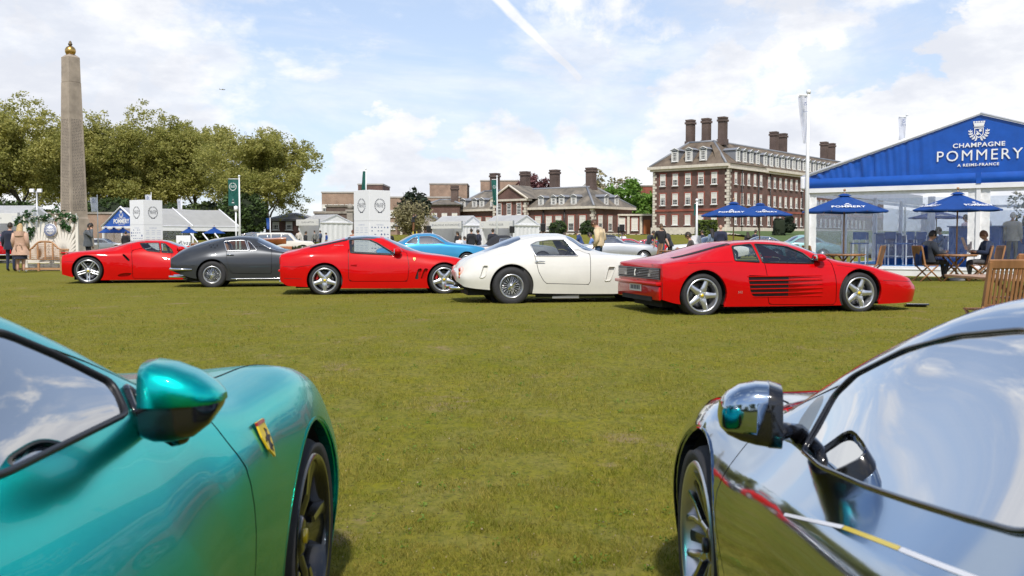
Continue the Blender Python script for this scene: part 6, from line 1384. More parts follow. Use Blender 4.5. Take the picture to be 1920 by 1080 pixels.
c.both('side_window', c.cut(c.fside(wd)), GLS); c.both('vent_window', c.cut(c.fside(wd2)), GLS); c.trim('window_trim', wd, .010, ALLOY); c.trim('window_trim', wd2, .008, ALLOY)
for k_ in range(3): v = c.poly([(391.5 + 6.5 * k_, 458.5 - .7 * k_), (394 + 6.5 * k_, 458.2 - .7 * k_), (399.5 + 6 * k_, 466.5), (396.5 + 6 * k_, 467)], 1); c.cut(c.fside(v, 1.2)); c.inset('pillar_vent', v, DARK, .03)
door = c.poly([(424, 473), (425, 487), (431, 508), (436, 512.5), (509, 513.5), (509.5, 476), (500, 472)], 0); c.panel('door', door, GREY, t0=2.95)
c.emit('body', (c.V, c.F), GREY)
hp = c.hit(430, 477.5); MB().tube([(hp.x - .06, -(hp.y + .015), hp.z), (hp.x + .1, -(hp.y + .022), hp.z + .004)], [.018, .01], 8).build('door_handle', CHROME, c.root)
c.trim('sill_strip', [(q, .20) for q in np.linspace(.44, 2.0, 12)], .014, CHROME, closed=False)
for sd in (1, -1):
    MB().tube([(-.45, -sd * .80, .43), (-.80, -sd * .76, .435), (-.96, -sd * .62, .44), (-.99, -sd * .30, .44)], [.02, .03, .032, .03], 8).build('bumper', CHROME, c.root)
    MB().ball((-.93, -sd * .48, .60), .07, (.5, 1, 1), 12).build('tail_light', LAMPR, c.root)
    for y in (.42, .34): MB().tube([(-1.03, -sd * y, .25), (-.5, -sd * y, .24)], .026, 10).build('exhaust', CHROME, c.root)
c.trim('screen_trim', [(1.05, 1.09), (1.2, 1.0), (1.35, .92), (1.48, .88)], .012, CHROME, closed=False)
c.lining(.2, 1.7); c.seats(.75, .33, .36, TAN, head=False); c.dash(1.42, .76, .58); c.underside(-.6, 2.9, .52, .40, 2.05, .14)
wheels4(c, .01, 2.42, .33, .325, .205, .205, 'wire', (.20, .20), disc=False, spin=1.2, z=.30)

# ---- 5: red mid-engined supercar, left end
O, hd = row_origin(164, 532, 12, 1.0)
T = dict(zt=[(-.62, .74), (-.5, .80), (-.1, .86), (.16, .89), (.57, .99), (.98, 1.10), (1.32, 1.14), (1.8, 1.135), (2.07, 1.06), (2.35, .95), (2.8, .76), (3.1, .68), (3.5, .55), (3.62, .45)],
 ze=[(-.62, .745), (-.3, .83), (.2, .875), (.55, .93), (1.0, 1.05), (1.3, 1.10), (1.8, 1.09), (2.1, 1.0), (2.4, .87), (2.7, .80), (3.0, .74), (3.5, .55), (3.62, .42)],
 yr=[(-.62, .80), (.0, .74), (.4, .64), (1.0, .55), (1.8, .52), (2.3, .60), (2.7, .72), (3.3, .70), (3.62, .5)],
 zb=[(-.62, .69), (0, .79), (.5, .80), (1.0, .79), (1.4, .83), (2.2, .78), (2.7, .74), (3.2, .62), (3.62, .38)],
 yb=[(-.62, .90), (0, .95), (.8, .92), (1.4, .80), (2.2, .76), (2.7, .86), (3.3, .80), (3.62, .6)],
 W=[(-.62, .95), (-.4, .99), (0, 1.0), (.5, .99), (1.2, .93), (2.0, .94), (2.65, .98), (3.2, .92), (3.62, .7)],
 zm=[(-.62, .50), (0, .56), (1, .42), (2.6, .5), (3.62, .3)], zl=[(-.62, .24), (-.35, .17), (.37, .09), (2.2, .09), (3.62, .12)])
c = Car('sports_car', 'bright red mid-engined supercar with twin-spoke wheels, leftmost of the row', O, hd, T, RED2, k=(.5, .40, .40, .5), ns=104, group=GC)
c.arch(0.015, .345, .395); c.arch(2.66, .345, .39)
c.emit('windscreen', c.cut(c.ftop([(1.78, -.5), (1.78, .78), (2.2, .92), (2.44, .86), (2.66, .4), (2.70, -.5)])), GLSF); c.emit('engine_cover_glass', c.cut(c.ftop([(.25, -.5), (.30, .72), (1.1, .74), (1.14, -.5)])), GLSF)
wd = c.poly([(262.5, 456), (275, 455.8), (298, 455.5), (300.5, 473), (277, 470.5), (268, 465)], 1); wd2 = c.poly([(301.5, 456), (310, 457), (322, 468), (325, 474.5), (303.5, 473.5)], 1)
c.both('side_window', c.cut(c.fside(wd)), GLS); c.both('quarter_window', c.cut(c.fside(wd2)), GLS); c.trim('window_trim', wd, .012, BLK); c.trim('window_trim', wd2, .012, BLK)
v = c.poly([(227, 475.5), (232, 475.5), (241, 484), (246, 491.5), (241, 491)], 1); c.cut(c.fside(v, 3)); c.inset('side_intake', v, DARK, .09)
v2 = c.poly([(217, 519), (225, 513), (238, 511.5), (250, 513), (240, 518)], 1); c.cut(c.fside(v2, 3)); c.inset('sill_intake', v2, WINE, .06)
door = c.poly([(246.5, 478), (248, 495), (249, 520), (251, 522), (318, 522), (322, 500), (322, 478), (300, 476), (270, 473)], 0); c.panel('door', door, RED2, t0=2.95)
c.emit('body', (c.V, c.F), RED2)
c.lining(1.0, 2.55); c.seats(1.5, .34, .2, INT); c.dash(2.2, .66, .66); c.underside(-.4, 3.3, .58, .42, 2.25, .09)
c.pillar_mirror(2.30, .89, 1, (.11, .10, .075), out=.14); c.pillar_mirror(2.30, .89, -1, (.11, .10, .075), out=.14)
wheels4(c, .015, 2.66, .355, .345, .28, .27, 'twin', (.30, .25), spin=R(-90), z=.335)
c.shut_line([(246.5, 459), (246, 476)]); c.shut_line([(120, 491), (137, 490)])
MB().box((-.60, 0, .80), (.16, 1.5, .03), .01).build('tail_spoiler', RED2, c.root)
for sd in (1, -1):
    for y in (.55, .36): MB().lathe([(.001, .02), (.055, .015), (.06, 0)], 16, Matrix.Translation((-.645, -sd * y, .62)) @ Matrix.Rotation(R(-90), 4, 'Y')).build('tail_light', LAMPR, c.root)
MB().box((-.63, 0, .30), (.05, 1.6, .12), .02).build('diffuser', BLK, c.root)
MB().grid(lambda u, v: (lambda p: Vector((.55 + .8 * u, -p.y, p.z + .004)))(c.side(.55 + .8 * u, c.T['ze'](.55 + .8 * u) + .004 - .012 * v, 1)[0]), 12, 2).build('roof_gutter', SILVER, c.root, normals=False)
# ---------------------------------------------------------------- foreground: teal grand tourer (left) and mirror-silver coupe (right), both seen from behind
GY = -.24
GLST = glass('blue tinted car glass', (.26, .30, .34), .42, graze=.5)
OT = Vector((-1.63, 3.30, GY + .0)); T = dict(
 zt=[(-3.55, .86), (-3.2, .97), (-2.7, 1.12), (-2.2, 1.255), (-1.75, 1.295), (-1.45, 1.285), (-1.15, 1.215), (-.6, .985), (-.3, .94), (0, .905), (.4, .83), (.75, .72), (.98, .56)],
 ze=[(-3.55, .85), (-3, .97), (-2.4, 1.17), (-1.9, 1.262), (-1.6, 1.262), (-1.33, 1.228), (-1.21, 1.172), (-.95, 1.018), (-.75, .95), (-.5, .925), (-.25, .93), (0, .94), (.3, .905), (.6, .81), (.85, .66), (.98, .5)],
 yr=[(-3.55, .78), (-2.6, .60), (-1.6, .57), (-1.33, .585), (-1.21, .625), (-.95, .72), (-.7, .76), (-.3, .775), (0, .78), (.5, .75), (.98, .5)],
 zb=[(-3.55, .80), (-2.6, .98), (-1.84, .995), (-1.27, .975), (-.9, .93), (-.5, .885), (0, .88), (.4, .82), (.8, .62), (.98, .42)],
 yb=[(-3.55, .84), (-2.6, .90), (-1.8, .825), (-1.27, .815), (-.9, .835), (-.5, .875), (0, .90), (.5, .86), (.98, .56)],
 W=[(-3.55, .88), (-2.6, .98), (-1.8, 1.0), (-1.3, .99), (-.9, .955), (-.4, .96), (0, .985), (.4, .97), (.7, .89), (.98, .62)],
 zm=[(-3.55, .6), (-1.9, .55), (-1.35, .57), (-1.0, .63), (-.7, .70), (-.35, .66), (0, .62), (.98, .35)], zl=[(-3.55, .3), (-2.6, .15), (0, .13), (.98, .16)])
c = Car('grand_tourer', 'glossy teal grand tourer in the left foreground with black mirror base and yellow shield', OT, R(90), T, TEAL, k=(.5, .42, .42, .5), ns=150)
c.arch(0.0, .345, .398); c.arch(-2.68, .345, .398)
c.emit('windscreen', c.cut(c.ftop([(-1.38, -.5), (-1.36, .78), (-1.0, .93), (-.86, .90), (-.66, .4), (-.62, -.5)])), GLSF)
wd = c.poly([(208, 718), (236, 777), (120, 834), (8, 889), ('m', -2.05, 1.02), ('m', -2.45, 1.06), ('m', -2.2, 1.16), ('m', -1.8, 1.225), (2, 624), (100, 664)], 1)
c.both('side_window', c.cut(c.fside(wd)), GLST); c.trim('window_seal', wd, .007, BLK)
wq = c.poly([(229, 723), (258, 746), (259, 772), (250, 778)], 1); c.both('quarter_window', c.cut(c.fside(wq)), GLSF); c.trim('window_seal', wq, .010, GLOSSBLK)
dr = c.poly([('m', -.88, .97), ('m', -.80, .84), ('m', -.755, .76), ('m', -.74, .60), ('m', -.74, .20), ('m', -.80, .17), ('m', -1.9, .17), ('m', -2.1, .3), ('m', -2.15, .8), ('m', -2.05, 1.12), ('m', -1.3, 1.10)], 0); c.panel('door', dr, TEAL, .0035, t0=2.9)
c.emit('body', (c.V, c.F), TEAL)
c.lining(-2.2, -.75); c.seats(-1.55, .38, .30, INT); c.dash(-.98, .80, .70, y=-.38, wheel=False)
MB().lathe([(.165, 0), (.18, .014), (.196, 0), (.18, -.014)], 30, Matrix.Translation((-1.30, -.38, .86)) @ Matrix.Rotation(R(-66), 4, 'Y'), closed=True).tube([(-1.30, -.38, .86), (-1.0, -.38, .80)], .03, 8).build('steering_wheel', INTR, c.root)
c.underside(-3.3, .8, .6, -2.25, -.42, .13)
for sd in (1, -1): c.wheel(0, sd, .340, .283, 'black', .25, spin=R(62), y=.940); c.wheel(-2.68, sd, .345, .266, 'black', .30, y=.97)
for sd in (1, -1):                                                             # bonnet shut lines
    MB().tube([(lambda p: (p.x, -p.y, p.z))(c.top(q, sd * (.70 + .03 * math.sin(3 * q) - .30 * max(0, q - .55)))[0]) for q in np.linspace(-.62, .93, 26)], .0028, 5).build('shut_line', DARK, c.root, normals=False)
M = c.at_px(496, 824); c.shield(M, .115)
for sd in (1, -1): MB().box((.99, -sd * .42, .52), (.05, .26, .06), .02).build('headlight', LAMPC, c.root); 
MB().box((1.0, 0, .30), (.05, 1.1, .18), .03).build('front_grille', BLK, c.root); MB().box((-3.58, 0, .45), (.05, 1.5, .3), .05).build('rear_diffuser', BLK, c.root)
for sd in (1, -1): MB().box((-3.58, -sd * .62, .78), (.04, .34, .08), .02).build('tail_light', LAMPR, c.root)
def shell_mirror(car, Yd, secs, split_y, top_m, low_m, sd, tilt, ry, glass_open, stalk):
    # sections across the car: (px, y of top, y of bottom, depth factor); the opening is at the last section
    k = Yd / FPX; rings = []; n = 26
    for px, yt, yb_, f in secs:
        a = at(px, yt, Yd); b = at(px, yb_, Yd); X = (px - 960) * k; zc = (a.z + b.z) / 2; rz = abs(a.z - b.z) / 2; sp = at(px, split_y(px), Yd).z; ring = []
        for j in range(n):
            th_ = 2 * math.pi * j / n; cy, sz = math.cos(th_), math.sin(th_); e = .55
            y_ = ry * f * math.copysign(abs(cy) ** e, cy); z_ = zc + rz * math.copysign(abs(sz) ** e, sz)
            w = Vector((X + tilt * y_ * f, Yd + y_, z_)); l = car.loc(w); ring.append((l.x, l.y, l.z, z_ - sp))
        rings.append(ring)
    V = np.array([p for r in rings for p in r]); F = [(i * n + j, i * n + (j + 1) % n, (i + 1) * n + (j + 1) % n, (i + 1) * n + j) for i in range(len(rings) - 1) for j in range(n)]
    F += [tuple(range(n))[::-1]]
    V2, low, up = split(V, F, V[:, 3])
    cap = car.emit('mirror_cap', (V2, up), top_m, 34, thick=.004); car.emit('mirror_base', (V2, low), low_m, 60, parent=cap)
    last = rings[-1]; cen = Vector((sum(p[0] for p in last) / n, -sum(p[1] for p in last) / n, sum(p[2] for p in last) / n)); mb = MB()
    P = [Vector((p[0], -p[1], p[2])) for p in last]; prev = Vector((rings[-2][0][0], -rings[-2][0][1], rings[-2][0][2]))
    inw = (Vector((sum(p[0] for p in rings[-2]) / n, -sum(p[1] for p in rings[-2]) / n, sum(p[2] for p in rings[-2]) / n)) - cen).normalized()
    I1 = [cen + (p - cen) * .90 + inw * .002 for p in P]; I2 = [cen + (p - cen) * .88 + inw * .014 for p in P]
    for j in range(n): j2 = (j + 1) % n; mb.face([P[j], P[j2], I1[j2], I1[j]]); mb.face([I1[j], I1[j2], I2[j2], I2[j]])
    mb.build('mirror_rim', GLOSSBLK, cap); mb = MB(); mb.face(I2); mb.build('mirror_glass', MIR, cap)
    mb = MB(); mb.tube([Vector((q.x, -q.y, q.z)) for q in (car.loc(w) for w in stalk)], [.028, .024, .03], 10); mb.build('mirror_stalk', GLOSSBLK, cap)
Ym_ = 1.93
shell_mirror(c, Ym_, [(414, 737, 757, .25), (408, 731, 768, .5), (394, 718, 790, .75), (365, 699, 812, .95), (325, 684, 821, 1.05), (292, 678, 822, 1.05), (270, 681, 815, 1.0)], lambda px: 752 - (px - 265) * .02, TEAL, GLOSSBLK, 1, -.17, .085, True,
             [at(330, 812, Ym_), at(300, 800, Ym_ + .05), at(262, 790, Ym_ + .22)])
t0_ = c.loc(at(336, 818, Ym_)); MB().ball((t0_.x, -t0_.y, t0_.z), .022, (1, 1, .8), 12).build('mirror_camera', GLOSSBLK, c.root)

OS = Vector((1.55, 3.20, GY)); T = dict(
 zt=[(-3.5, .86), (-3.1, .95), (-2.5, 1.15), (-2.1, 1.255), (-1.7, 1.295), (-1.2, 1.28), (-.9, 1.19), (-.55, 1.05), (-.22, .93), (0, .885), (.5, .775), (.8, .66), (.95, .52)],
 ze=[(-3.5, .85), (-2.9, .97), (-2.3, 1.18), (-1.7, 1.27), (-1.33, 1.255), (-1.12, 1.22), (-.94, 1.163), (-.72, 1.067), (-.56, .98), (-.4, .885), (-.2, .842), (0, .84), (.3, .81), (.55, .755), (.8, .64), (.95, .5)],
 yr=[(-3.5, .78), (-2.3, .60), (-1.33, .56), (-.94, .62), (-.56, .70), (-.3, .755), (0, .775), (.55, .775), (.8, .70), (.95, .55)],
 zb=[(-3.5, .80), (-2.8, .97), (-1.8, .936), (-1.43, .88), (-.97, .83), (-.65, .805), (-.3, .79), (0, .785), (.4, .72), (.7, .60), (.95, .42)],
 yb=[(-3.5, .84), (-2.6, .92), (-1.8, .80), (-1.43, .815), (-.97, .825), (-.65, .81), (-.3, .845), (0, .89), (.5, .86), (.95, .56)],
 W=[(-3.5, .88), (-2.6, .985), (-1.8, .985), (-1.0, .965), (-.5, .96), (0, .972), (.4, .955), (.7, .87), (.95, .62)],
 zm=[(-3.5, .6), (-1.8, .74), (-1.3, .70), (-.8, .65), (-.4, .60), (0, .60), (.95, .35)], zl=[(-3.5, .3), (-2.6, .15), (0, .13), (.95, .16)])
c = Car('coupe', 'mirror-like silver coupe in the right foreground reflecting sky and grass', OS, R(90), T, CHROMEP, k=(.5, .42, .42, .5), ns=150)
c.arch(0.0, .34, .392); c.arch(-2.7, .345, .395)
c.emit('windscreen', c.cut(c.ftop([(-1.28, -.5), (-1.26, .78), (-.62, .94), (-.46, .9), (-.27, .4), (-.24, -.5)])), GLSF)
wd = c.poly([(1564, 742), (1602, 705), (1700, 656), (1800, 630), (1918, 620), ('m', -1.75, 1.20), ('m', -2.15, 1.14), ('m', -2.5, 1.03), ('m', -2.2, .99), ('m', -1.85, .955), (1910, 1000), (1800, 969), (1700, 938), (1620, 911), (1540, 876), (1505, 846)], 1)
c.both('side_window', c.cut(c.fside(wd)), GLSM); c.trim('window_seal', wd, .006, GLOSSBLK)
wq = c.poly([(1552, 738), (1500, 838), (1492, 842), (1490, 800), (1530, 745)], 1); c.both('sail_panel', c.cut(c.fside(wq)), GLOSSBLK)
dr = c.poly([(1418, 830), (1385, 858), (1358, 890), (1346, 915), (1340, 960), ('m', -.56, .30), ('m', -.62, .17), ('m', -1.9, .17), ('m', -2.1, .4), ('m', -2.1, .9), ('m', -1.8, 1.05), ('m', -1.2, .98), ('m', -.85, .92)], 0); c.panel('door', dr, CHROMEP, .003, t0=2.9)
c.emit('body', (c.V, c.F), CHROMEP)
c.lining(-2.2, -.45); c.seats(-1.5, .38, .28, INT); c.dash(-.72, .76, .70, y=.38); c.underside(-3.2, .75, .6, -2.25, -.42, .13)
for sd in (1, -1): c.wheel(0, sd, .338, .280, 'yspoke', .25, spin=R(35), y=.928, cap=BLK); c.wheel(-2.7, sd, .345, .266, 'yspoke', .30, y=.965, cap=BLK)
Ym2 = 2.45
shell_mirror(c, Ym2, [(1351, 768, 786, .25), (1354, 752, 800, .5), (1366, 736, 811, .75), (1390, 722, 821, .95), (1420, 716, 829, 1.05), (1440, 717, 832, 1.07), (1445, 716, 834, 1.10), (1468, 723, 836, 1.06)], lambda px: 800 + (px - 1352) * .045 if px < 1440 else 712 - (px - 1444) * 9, CHROMEP, GLOSSBLK, -1, .20, .085, True,
             [at(1440, 815, Ym2), at(1470, 808, Ym2 + .03), at(1498, 815, Ym2 + .12)])
for sd in (1, -1): MB().tube([(lambda p: (p.x, -p.y, p.z))(c.top(q, sd * (.68 - .30 * max(0, q - .5)))[0]) for q in np.linspace(-.2, .9, 22)], .0028, 5).build('shut_line', DARK, c.root, normals=False)
# door reflection laid on as a thin coloured strip: white with one yellow piece
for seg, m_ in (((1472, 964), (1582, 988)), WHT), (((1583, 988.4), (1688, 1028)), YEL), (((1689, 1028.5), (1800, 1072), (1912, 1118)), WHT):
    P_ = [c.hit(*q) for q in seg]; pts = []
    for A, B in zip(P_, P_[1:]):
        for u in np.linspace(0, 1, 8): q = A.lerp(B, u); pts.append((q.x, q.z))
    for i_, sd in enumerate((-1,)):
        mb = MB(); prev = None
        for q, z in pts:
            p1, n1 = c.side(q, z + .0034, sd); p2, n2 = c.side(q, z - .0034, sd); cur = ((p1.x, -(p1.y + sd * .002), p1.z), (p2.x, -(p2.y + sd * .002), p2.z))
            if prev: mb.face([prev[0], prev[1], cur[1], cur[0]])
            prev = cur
        mb.build('reflection_stripe', m_, c.root)
for sd in (1, -1): MB().box((.97, -sd * .42, .50), (.05, .26, .06), .02).build('headlight', LAMPC, c.root); MB().box((-3.53, -sd * .62, .78), (.04, .34, .08), .02).build('tail_light', LAMPR, c.root)
MB().box((.98, 0, .32), (.05, 1.1, .22), .03).build('front_grille', BLK, c.root)

# ---------------------------------------------------------------- cars further back
def tmpl(kind):
    if kind == 'coupe': return dict(zt=[(-1.1, .72), (-.8, .86), (-.3, .98), (.1, 1.18), (.5, 1.31), (1.0, 1.33), (1.35, 1.26), (1.9, .98), (2.4, .92), (3.1, .82), (3.4, .62)], ze=[(-1.1, .70), (-.6, .87), (-.2, .92), (.1, 1.10), (.5, 1.23), (1.0, 1.25), (1.3, 1.17), (1.75, .94), (2.4, .89), (3.1, .78), (3.4, .58)],
        yr=[(-1.1, .6), (0, .56), (1, .54), (1.7, .64), (3.1, .62), (3.4, .5)], zb=[(-1.1, .66), (-.5, .84), (.5, .88), (1.7, .88), (2.4, .85), (3.1, .74), (3.4, .52)], yb=[(-1.1, .68), (0, .78), (1.5, .78), (2.6, .76), (3.4, .58)], W=[(-1.1, .72), (0, .85), (1.2, .84), (2.5, .85), (3.2, .72), (3.4, .6)], zm=[(-1.1, .55), (3.4, .48)], zl=[(-1.1, .36), (-.4, .25), (.4, .2), (2.2, .2), (3.4, .32)])
    if kind == 'roadster': return dict(zt=[(-1.05, .74), (-.7, .84), (.05, .90), (.3, 1.16), (.55, 1.27), (.95, 1.28), (1.2, 1.22), (1.62, .95), (2.2, .90), (2.8, .84), (3.1, .70)], ze=[(-1.05, .72), (-.6, .82), (.05, .87), (.3, 1.08), (.55, 1.20), (.95, 1.21), (1.15, 1.14), (1.5, .91), (2.2, .87), (2.8, .82), (3.1, .68)],
        yr=[(-1.05, .62), (0, .60), (.8, .54), (1.5, .62), (2.8, .68), (3.1, .6)], zb=[(-1.05, .70), (-.5, .80), (.3, .86), (1.5, .87), (2.2, .84), (2.8, .78), (3.1, .62)], yb=[(-1.05, .70), (.3, .78), (1.5, .77), (2.8, .76), (3.1, .66)], W=[(-1.05, .75), (0, .87), (1.2, .84), (2.4, .87), (3.1, .74)], zm=[(-1.05, .56), (3.1, .56)], zl=[(-1.05, .36), (-.4, .26), (.4, .22), (2.1, .22), (3.1, .36)])
    if kind == 'suv': return dict(zt=[(-1.0, 1.0), (-.85, 1.5), (-.7, 1.74), (.8, 1.78), (1.7, 1.74), (2.2, 1.22), (2.4, 1.16), (3.2, 1.10), (3.35, .95)], ze=[(-1.0, .98), (-.85, 1.46), (-.7, 1.68), (.8, 1.72), (1.65, 1.68), (2.1, 1.18), (2.4, 1.12), (3.2, 1.07), (3.35, .92)],
        yr=[(-1.0, .74), (.8, .70), (1.7, .70), (2.2, .78), (3.35, .74)], zb=[(-1.0, .95), (-.6, 1.05), (2.2, 1.05), (3.2, 1.0), (3.35, .86)], yb=[(-1.0, .80), (2.2, .84), (3.35, .78)], W=[(-1.0, .82), (0, .89), (2.5, .89), (3.35, .80)], zm=[(-1.0, .75), (3.35, .72)], zl=[(-1.0, .45), (3.35, .45)])
    return dict(zt=[(-.85, .80), (-.7, 1.05), (-.5, 1.28), (-.1, 1.40), (.8, 1.42), (1.3, 1.36), (1.85, 1.0), (2.1, .95), (2.8, .86), (3.0, .70)], ze=[(-.85, .78), (-.7, 1.0), (-.5, 1.22), (-.1, 1.33), (.8, 1.35), (1.25, 1.28), (1.7, .97), (2.1, .92), (2.8, .83), (3.0, .66)],
        yr=[(-.85, .60), (.5, .56), (1.7, .66), (3.0, .6)], zb=[(-.85, .76), (-.5, .92), (1.7, .92), (2.8, .80), (3.0, .6)], yb=[(-.85, .68), (1, .76), (2.8, .72), (3.0, .64)], W=[(-.85, .72), (0, .80), (2.4, .80), (3.0, .70)], zm=[(-.85, .58), (3, .55)], zl=[(-.85, .34), (3, .30)])
WINS = dict(coupe=([[(.02, .93), (.30, 1.13), (.52, 1.20), (.50, .92)], [(.56, .92), (.58, 1.20), (1.0, 1.21), (1.26, 1.13), (1.58, .93)]], [(1.25, -.5), (1.25, .85), (1.66, .92), (1.86, .4), (1.88, -.5)], [(-.2, -.5), (-.15, .7), (.30, .8), (.34, -.5)], 2.45),
  roadster=([[(.50, .91), (.58, 1.14), (.95, 1.16), (1.12, 1.10), (1.40, .92)]], [(1.08, -.5), (1.08, .85), (1.46, .92), (1.60, .4), (1.62, -.5)], [(.12, -.5), (.14, .6), (.40, .7), (.42, -.5)], 2.35),
  suv=([[(-.62, 1.12), (-.55, 1.60), (.30, 1.63), (.30, 1.12)], [(.36, 1.12), (.36, 1.63), (1.0, 1.63), (1.0, 1.12)], [(1.06, 1.12), (1.06, 1.63), (1.52, 1.62), (1.92, 1.14)]], [(1.72, -.5), (1.70, .88), (2.10, .92), (2.22, -.5)], [(-.93, -.5), (-.93, .8), (-.78, .8), (-.78, -.5)], 2.55),
  saloon=([[(-.42, .96), (-.30, 1.24), (.20, 1.29), (.20, .96)], [(.26, .96), (.26, 1.29), (.9, 1.30), (1.2, 1.24), (1.55, .97)]], [(1.26, -.5), (1.24, .85), (1.66, .92), (1.84, -.5)], [(-.66, -.5), (-.64, .8), (-.36, .8), (-.36, -.5)], 2.3))
def back_car(name, label, px, Y, deg, kind, pnt, z=None, group='classic cars further back on the lawn', roof=None, roofm=None, style='cap', trimm=CHROME, glassm=GLSF, sc=1.0, scz=1.0, ns=44, anchor=2.4, wR=.31):
    T = {q: [(a * sc, b * (scz if q[0] == 'z' else 1)) for a, b in v] for q, v in tmpl(kind).items()}
    p = gx(px, Y); hd = R(deg); p = p - Vector((math.cos(hd), math.sin(hd), 0)) * anchor * sc
    if z is not None: p.z = z
    c = Car(name, label, p, hd, T, pnt, k=(.5, .36, .40, .5), ns=ns, group=group); wins, ws, rw, wb = WINS[kind]; wb *= sc
    S2 = lambda P: [(a * sc, b * scz) for a, b in P]; St = lambda P: [(a * sc, b) for a, b in P]
    c.arch(0, wR, wR + .06); c.arch(wb, wR, wR + .06)
    c.emit('windscreen', c.cut(c.ftop(St(ws))), glassm)
    if not roof: c.emit('rear_window', c.cut(c.ftop(St(rw))), glassm)
    for w_ in wins: w_ = S2(w_); c.both('side_window', c.cut(c.fside(w_)), glassm); c.trim('window_trim', w_, .016, trimm, n=4)
    if roof:
        a, b = roof; V = c.V; c.both(roofm[0], c.cut(lambda V: np.maximum(np.maximum(a * sc - V[:, 0], V[:, 0] - b * sc), (np.abs(V[:, 3]) - 2.9) * .2)), roofm[1])
    c.emit('body', (c.V, c.F), pnt); q0 = .1 * sc; c.lining(q0, 1.7 * sc, INT); c.seats(.75 * sc, .34, .36, INT, head=False); c.underside(-.7 * sc, 2.8 * sc, .5, .4, wb - .4, .2)
    for sd in (1, -1):
        c.wheel(0, sd, wR, wR - .10, style, .19, disc=False); c.wheel(wb, sd, wR, wR - .10, style, .19, disc=False)
        fz = c.T['zm'](c.s1) + .06; MB().ball((c.s1 - .06, -sd * (c.T['W'](c.s1) - .13), fz), .10, (.6, 1, 1), 10).build('headlight', LAMPC, c.root); MB().box((c.s0 - .01, -sd * (c.T['W'](c.s0) - .14), c.T['zm'](c.s0) + .04), (.05, .16, .09), .02).build('tail_light', LAMPR, c.root)
    for q, d in ((c.s1, .05), (c.s0, -.05)): MB().box((q + d, 0, c.T['zm'](q) - .14), (.09, 2 * c.T['W'](q) - .06, .08), .03).build('bumper', trimm, c.root, sm=40)
    c.trim('side_trim', [(q * sc, c.T['zl'](q * sc) + .06) for q in np.linspace(.45, 1.9, 6)], .012, trimm, closed=False, n=4); return c
back_car('coupe', 'sky blue notchback coupe behind the cream white fastback', 872, 39, 8, 'coupe', BLUE, scz=1.06, anchor=2.45, style='cap', ns=60)
back_car('roadster', 'silver roadster with dark soft top behind the man in the yellow jumper', 1200, 46, 6, 'roadster', SILVER, scz=1.075, anchor=2.35, roof=(.05, 1.06), roofm=('soft_top', mat('dark soft top', (.03, .035, .05), .8)), ns=60)
back_car('convertible', 'grey convertible with raised black soft top behind the cream fastback tail', 1010, 41, 10, 'roadster', mat('mid grey paint', (.20, .20, .21), .35, .2, .8), scz=1.04, anchor=2.35, roof=(.05, 1.06), roofm=('soft_top', mat('black soft top', (.018, .018, .02), .85)))
back_car('off_roader', 'white and beige two-door off-roader between the grey coupe and the red car', 566, 70, 14, 'suv', mat('ivory paint', (.66, .62, .55), .35, 0, .8), scz=.945, anchor=2.5, wR=.37, glassm=GLSF)
back_car('estate_car', 'small white estate car left of the left printed tower', 224, 82, 6, 'saloon', WHITEP, scz=.86, anchor=2.3, glassm=GLSD)
back_car('sports_car', 'low red sports car behind the silver roadster nose', 1222, 60, 4, 'coupe', WINE, anchor=2.45, scz=.92)
back_car('sports_car', 'second low red sports car right of the first behind the man in black shirt', 1262, 66, -12, 'coupe', RED, anchor=2.45, scz=.9)
back_car('convertible', 'slate blue open car under the blue parasols', 1380, 58, 172, 'coupe', NAVYP, scz=1.03, anchor=2.4)
back_car('saloon_car', 'pale green-blue classic saloon left of the marquee corner', 1452, 52, 176, 'coupe', AQUA, scz=1.06, anchor=2.4)
back_car('vintage_car', 'white and dark vintage car behind the red wedge engine cover', 1286, 50, 200, 'roadster', WHITEP, scz=1.03, anchor=2.3, style='wire')
back_car('hatchback', 'small red hatchback with dark grille at the left picture edge', 14, 47, -62, 'saloon', WINE, anchor=2.3, wR=.29)
back_car('saloon_car', 'grey car seen blurred through the left clear marquee wall', 1640, 60, 185, 'saloon', SILVER, scz=1.06, anchor=2.3)
back_car('saloon_car', 'white car seen blurred through the middle of the marquee', 1720, 62, 175, 'saloon', WHITEP, scz=1.06, anchor=2.3)
# ---------------------------------------------------------------- people: one skinned body each, hair and loose clothes as children. Local +Y is the way they face.
BASE = dict(pel=(0, 0, .94), bel=(0, .01, 1.12), che=(0, 0, 1.33), nek=(0, 0, 1.48), hed=(0, .02, 1.58), sR=(.185, -.01, 1.42), eR=(.245, -.05, 1.15), wR=(.25, .05, .92), hR=(.25, .10, .83), sL=(-.185, -.01, 1.42), eL=(-.245, -.05, 1.15), wL=(-.25, .05, .92), hL=(-.25, .10, .83),
            pR=(.095, 0, .90), kR=(.105, .03, .50), aR=(.11, -.02, .09), tR=(.12, .15, .035), pL=(-.095, 0, .90), kL=(-.105, .03, .50), aL=(-.11, -.02, .09), tL=(-.12, .15, .035))
RAD = dict(pel=.135, bel=.125, che=.155, nek=.058, hed=.055, sR=.078, eR=.052, wR=.036, hR=.030, sL=.078, eL=.052, wL=.036, hL=.030, pR=.095, kR=.064, aR=.045, tR=.034, pL=.095, kL=.064, aL=.045, tL=.034)
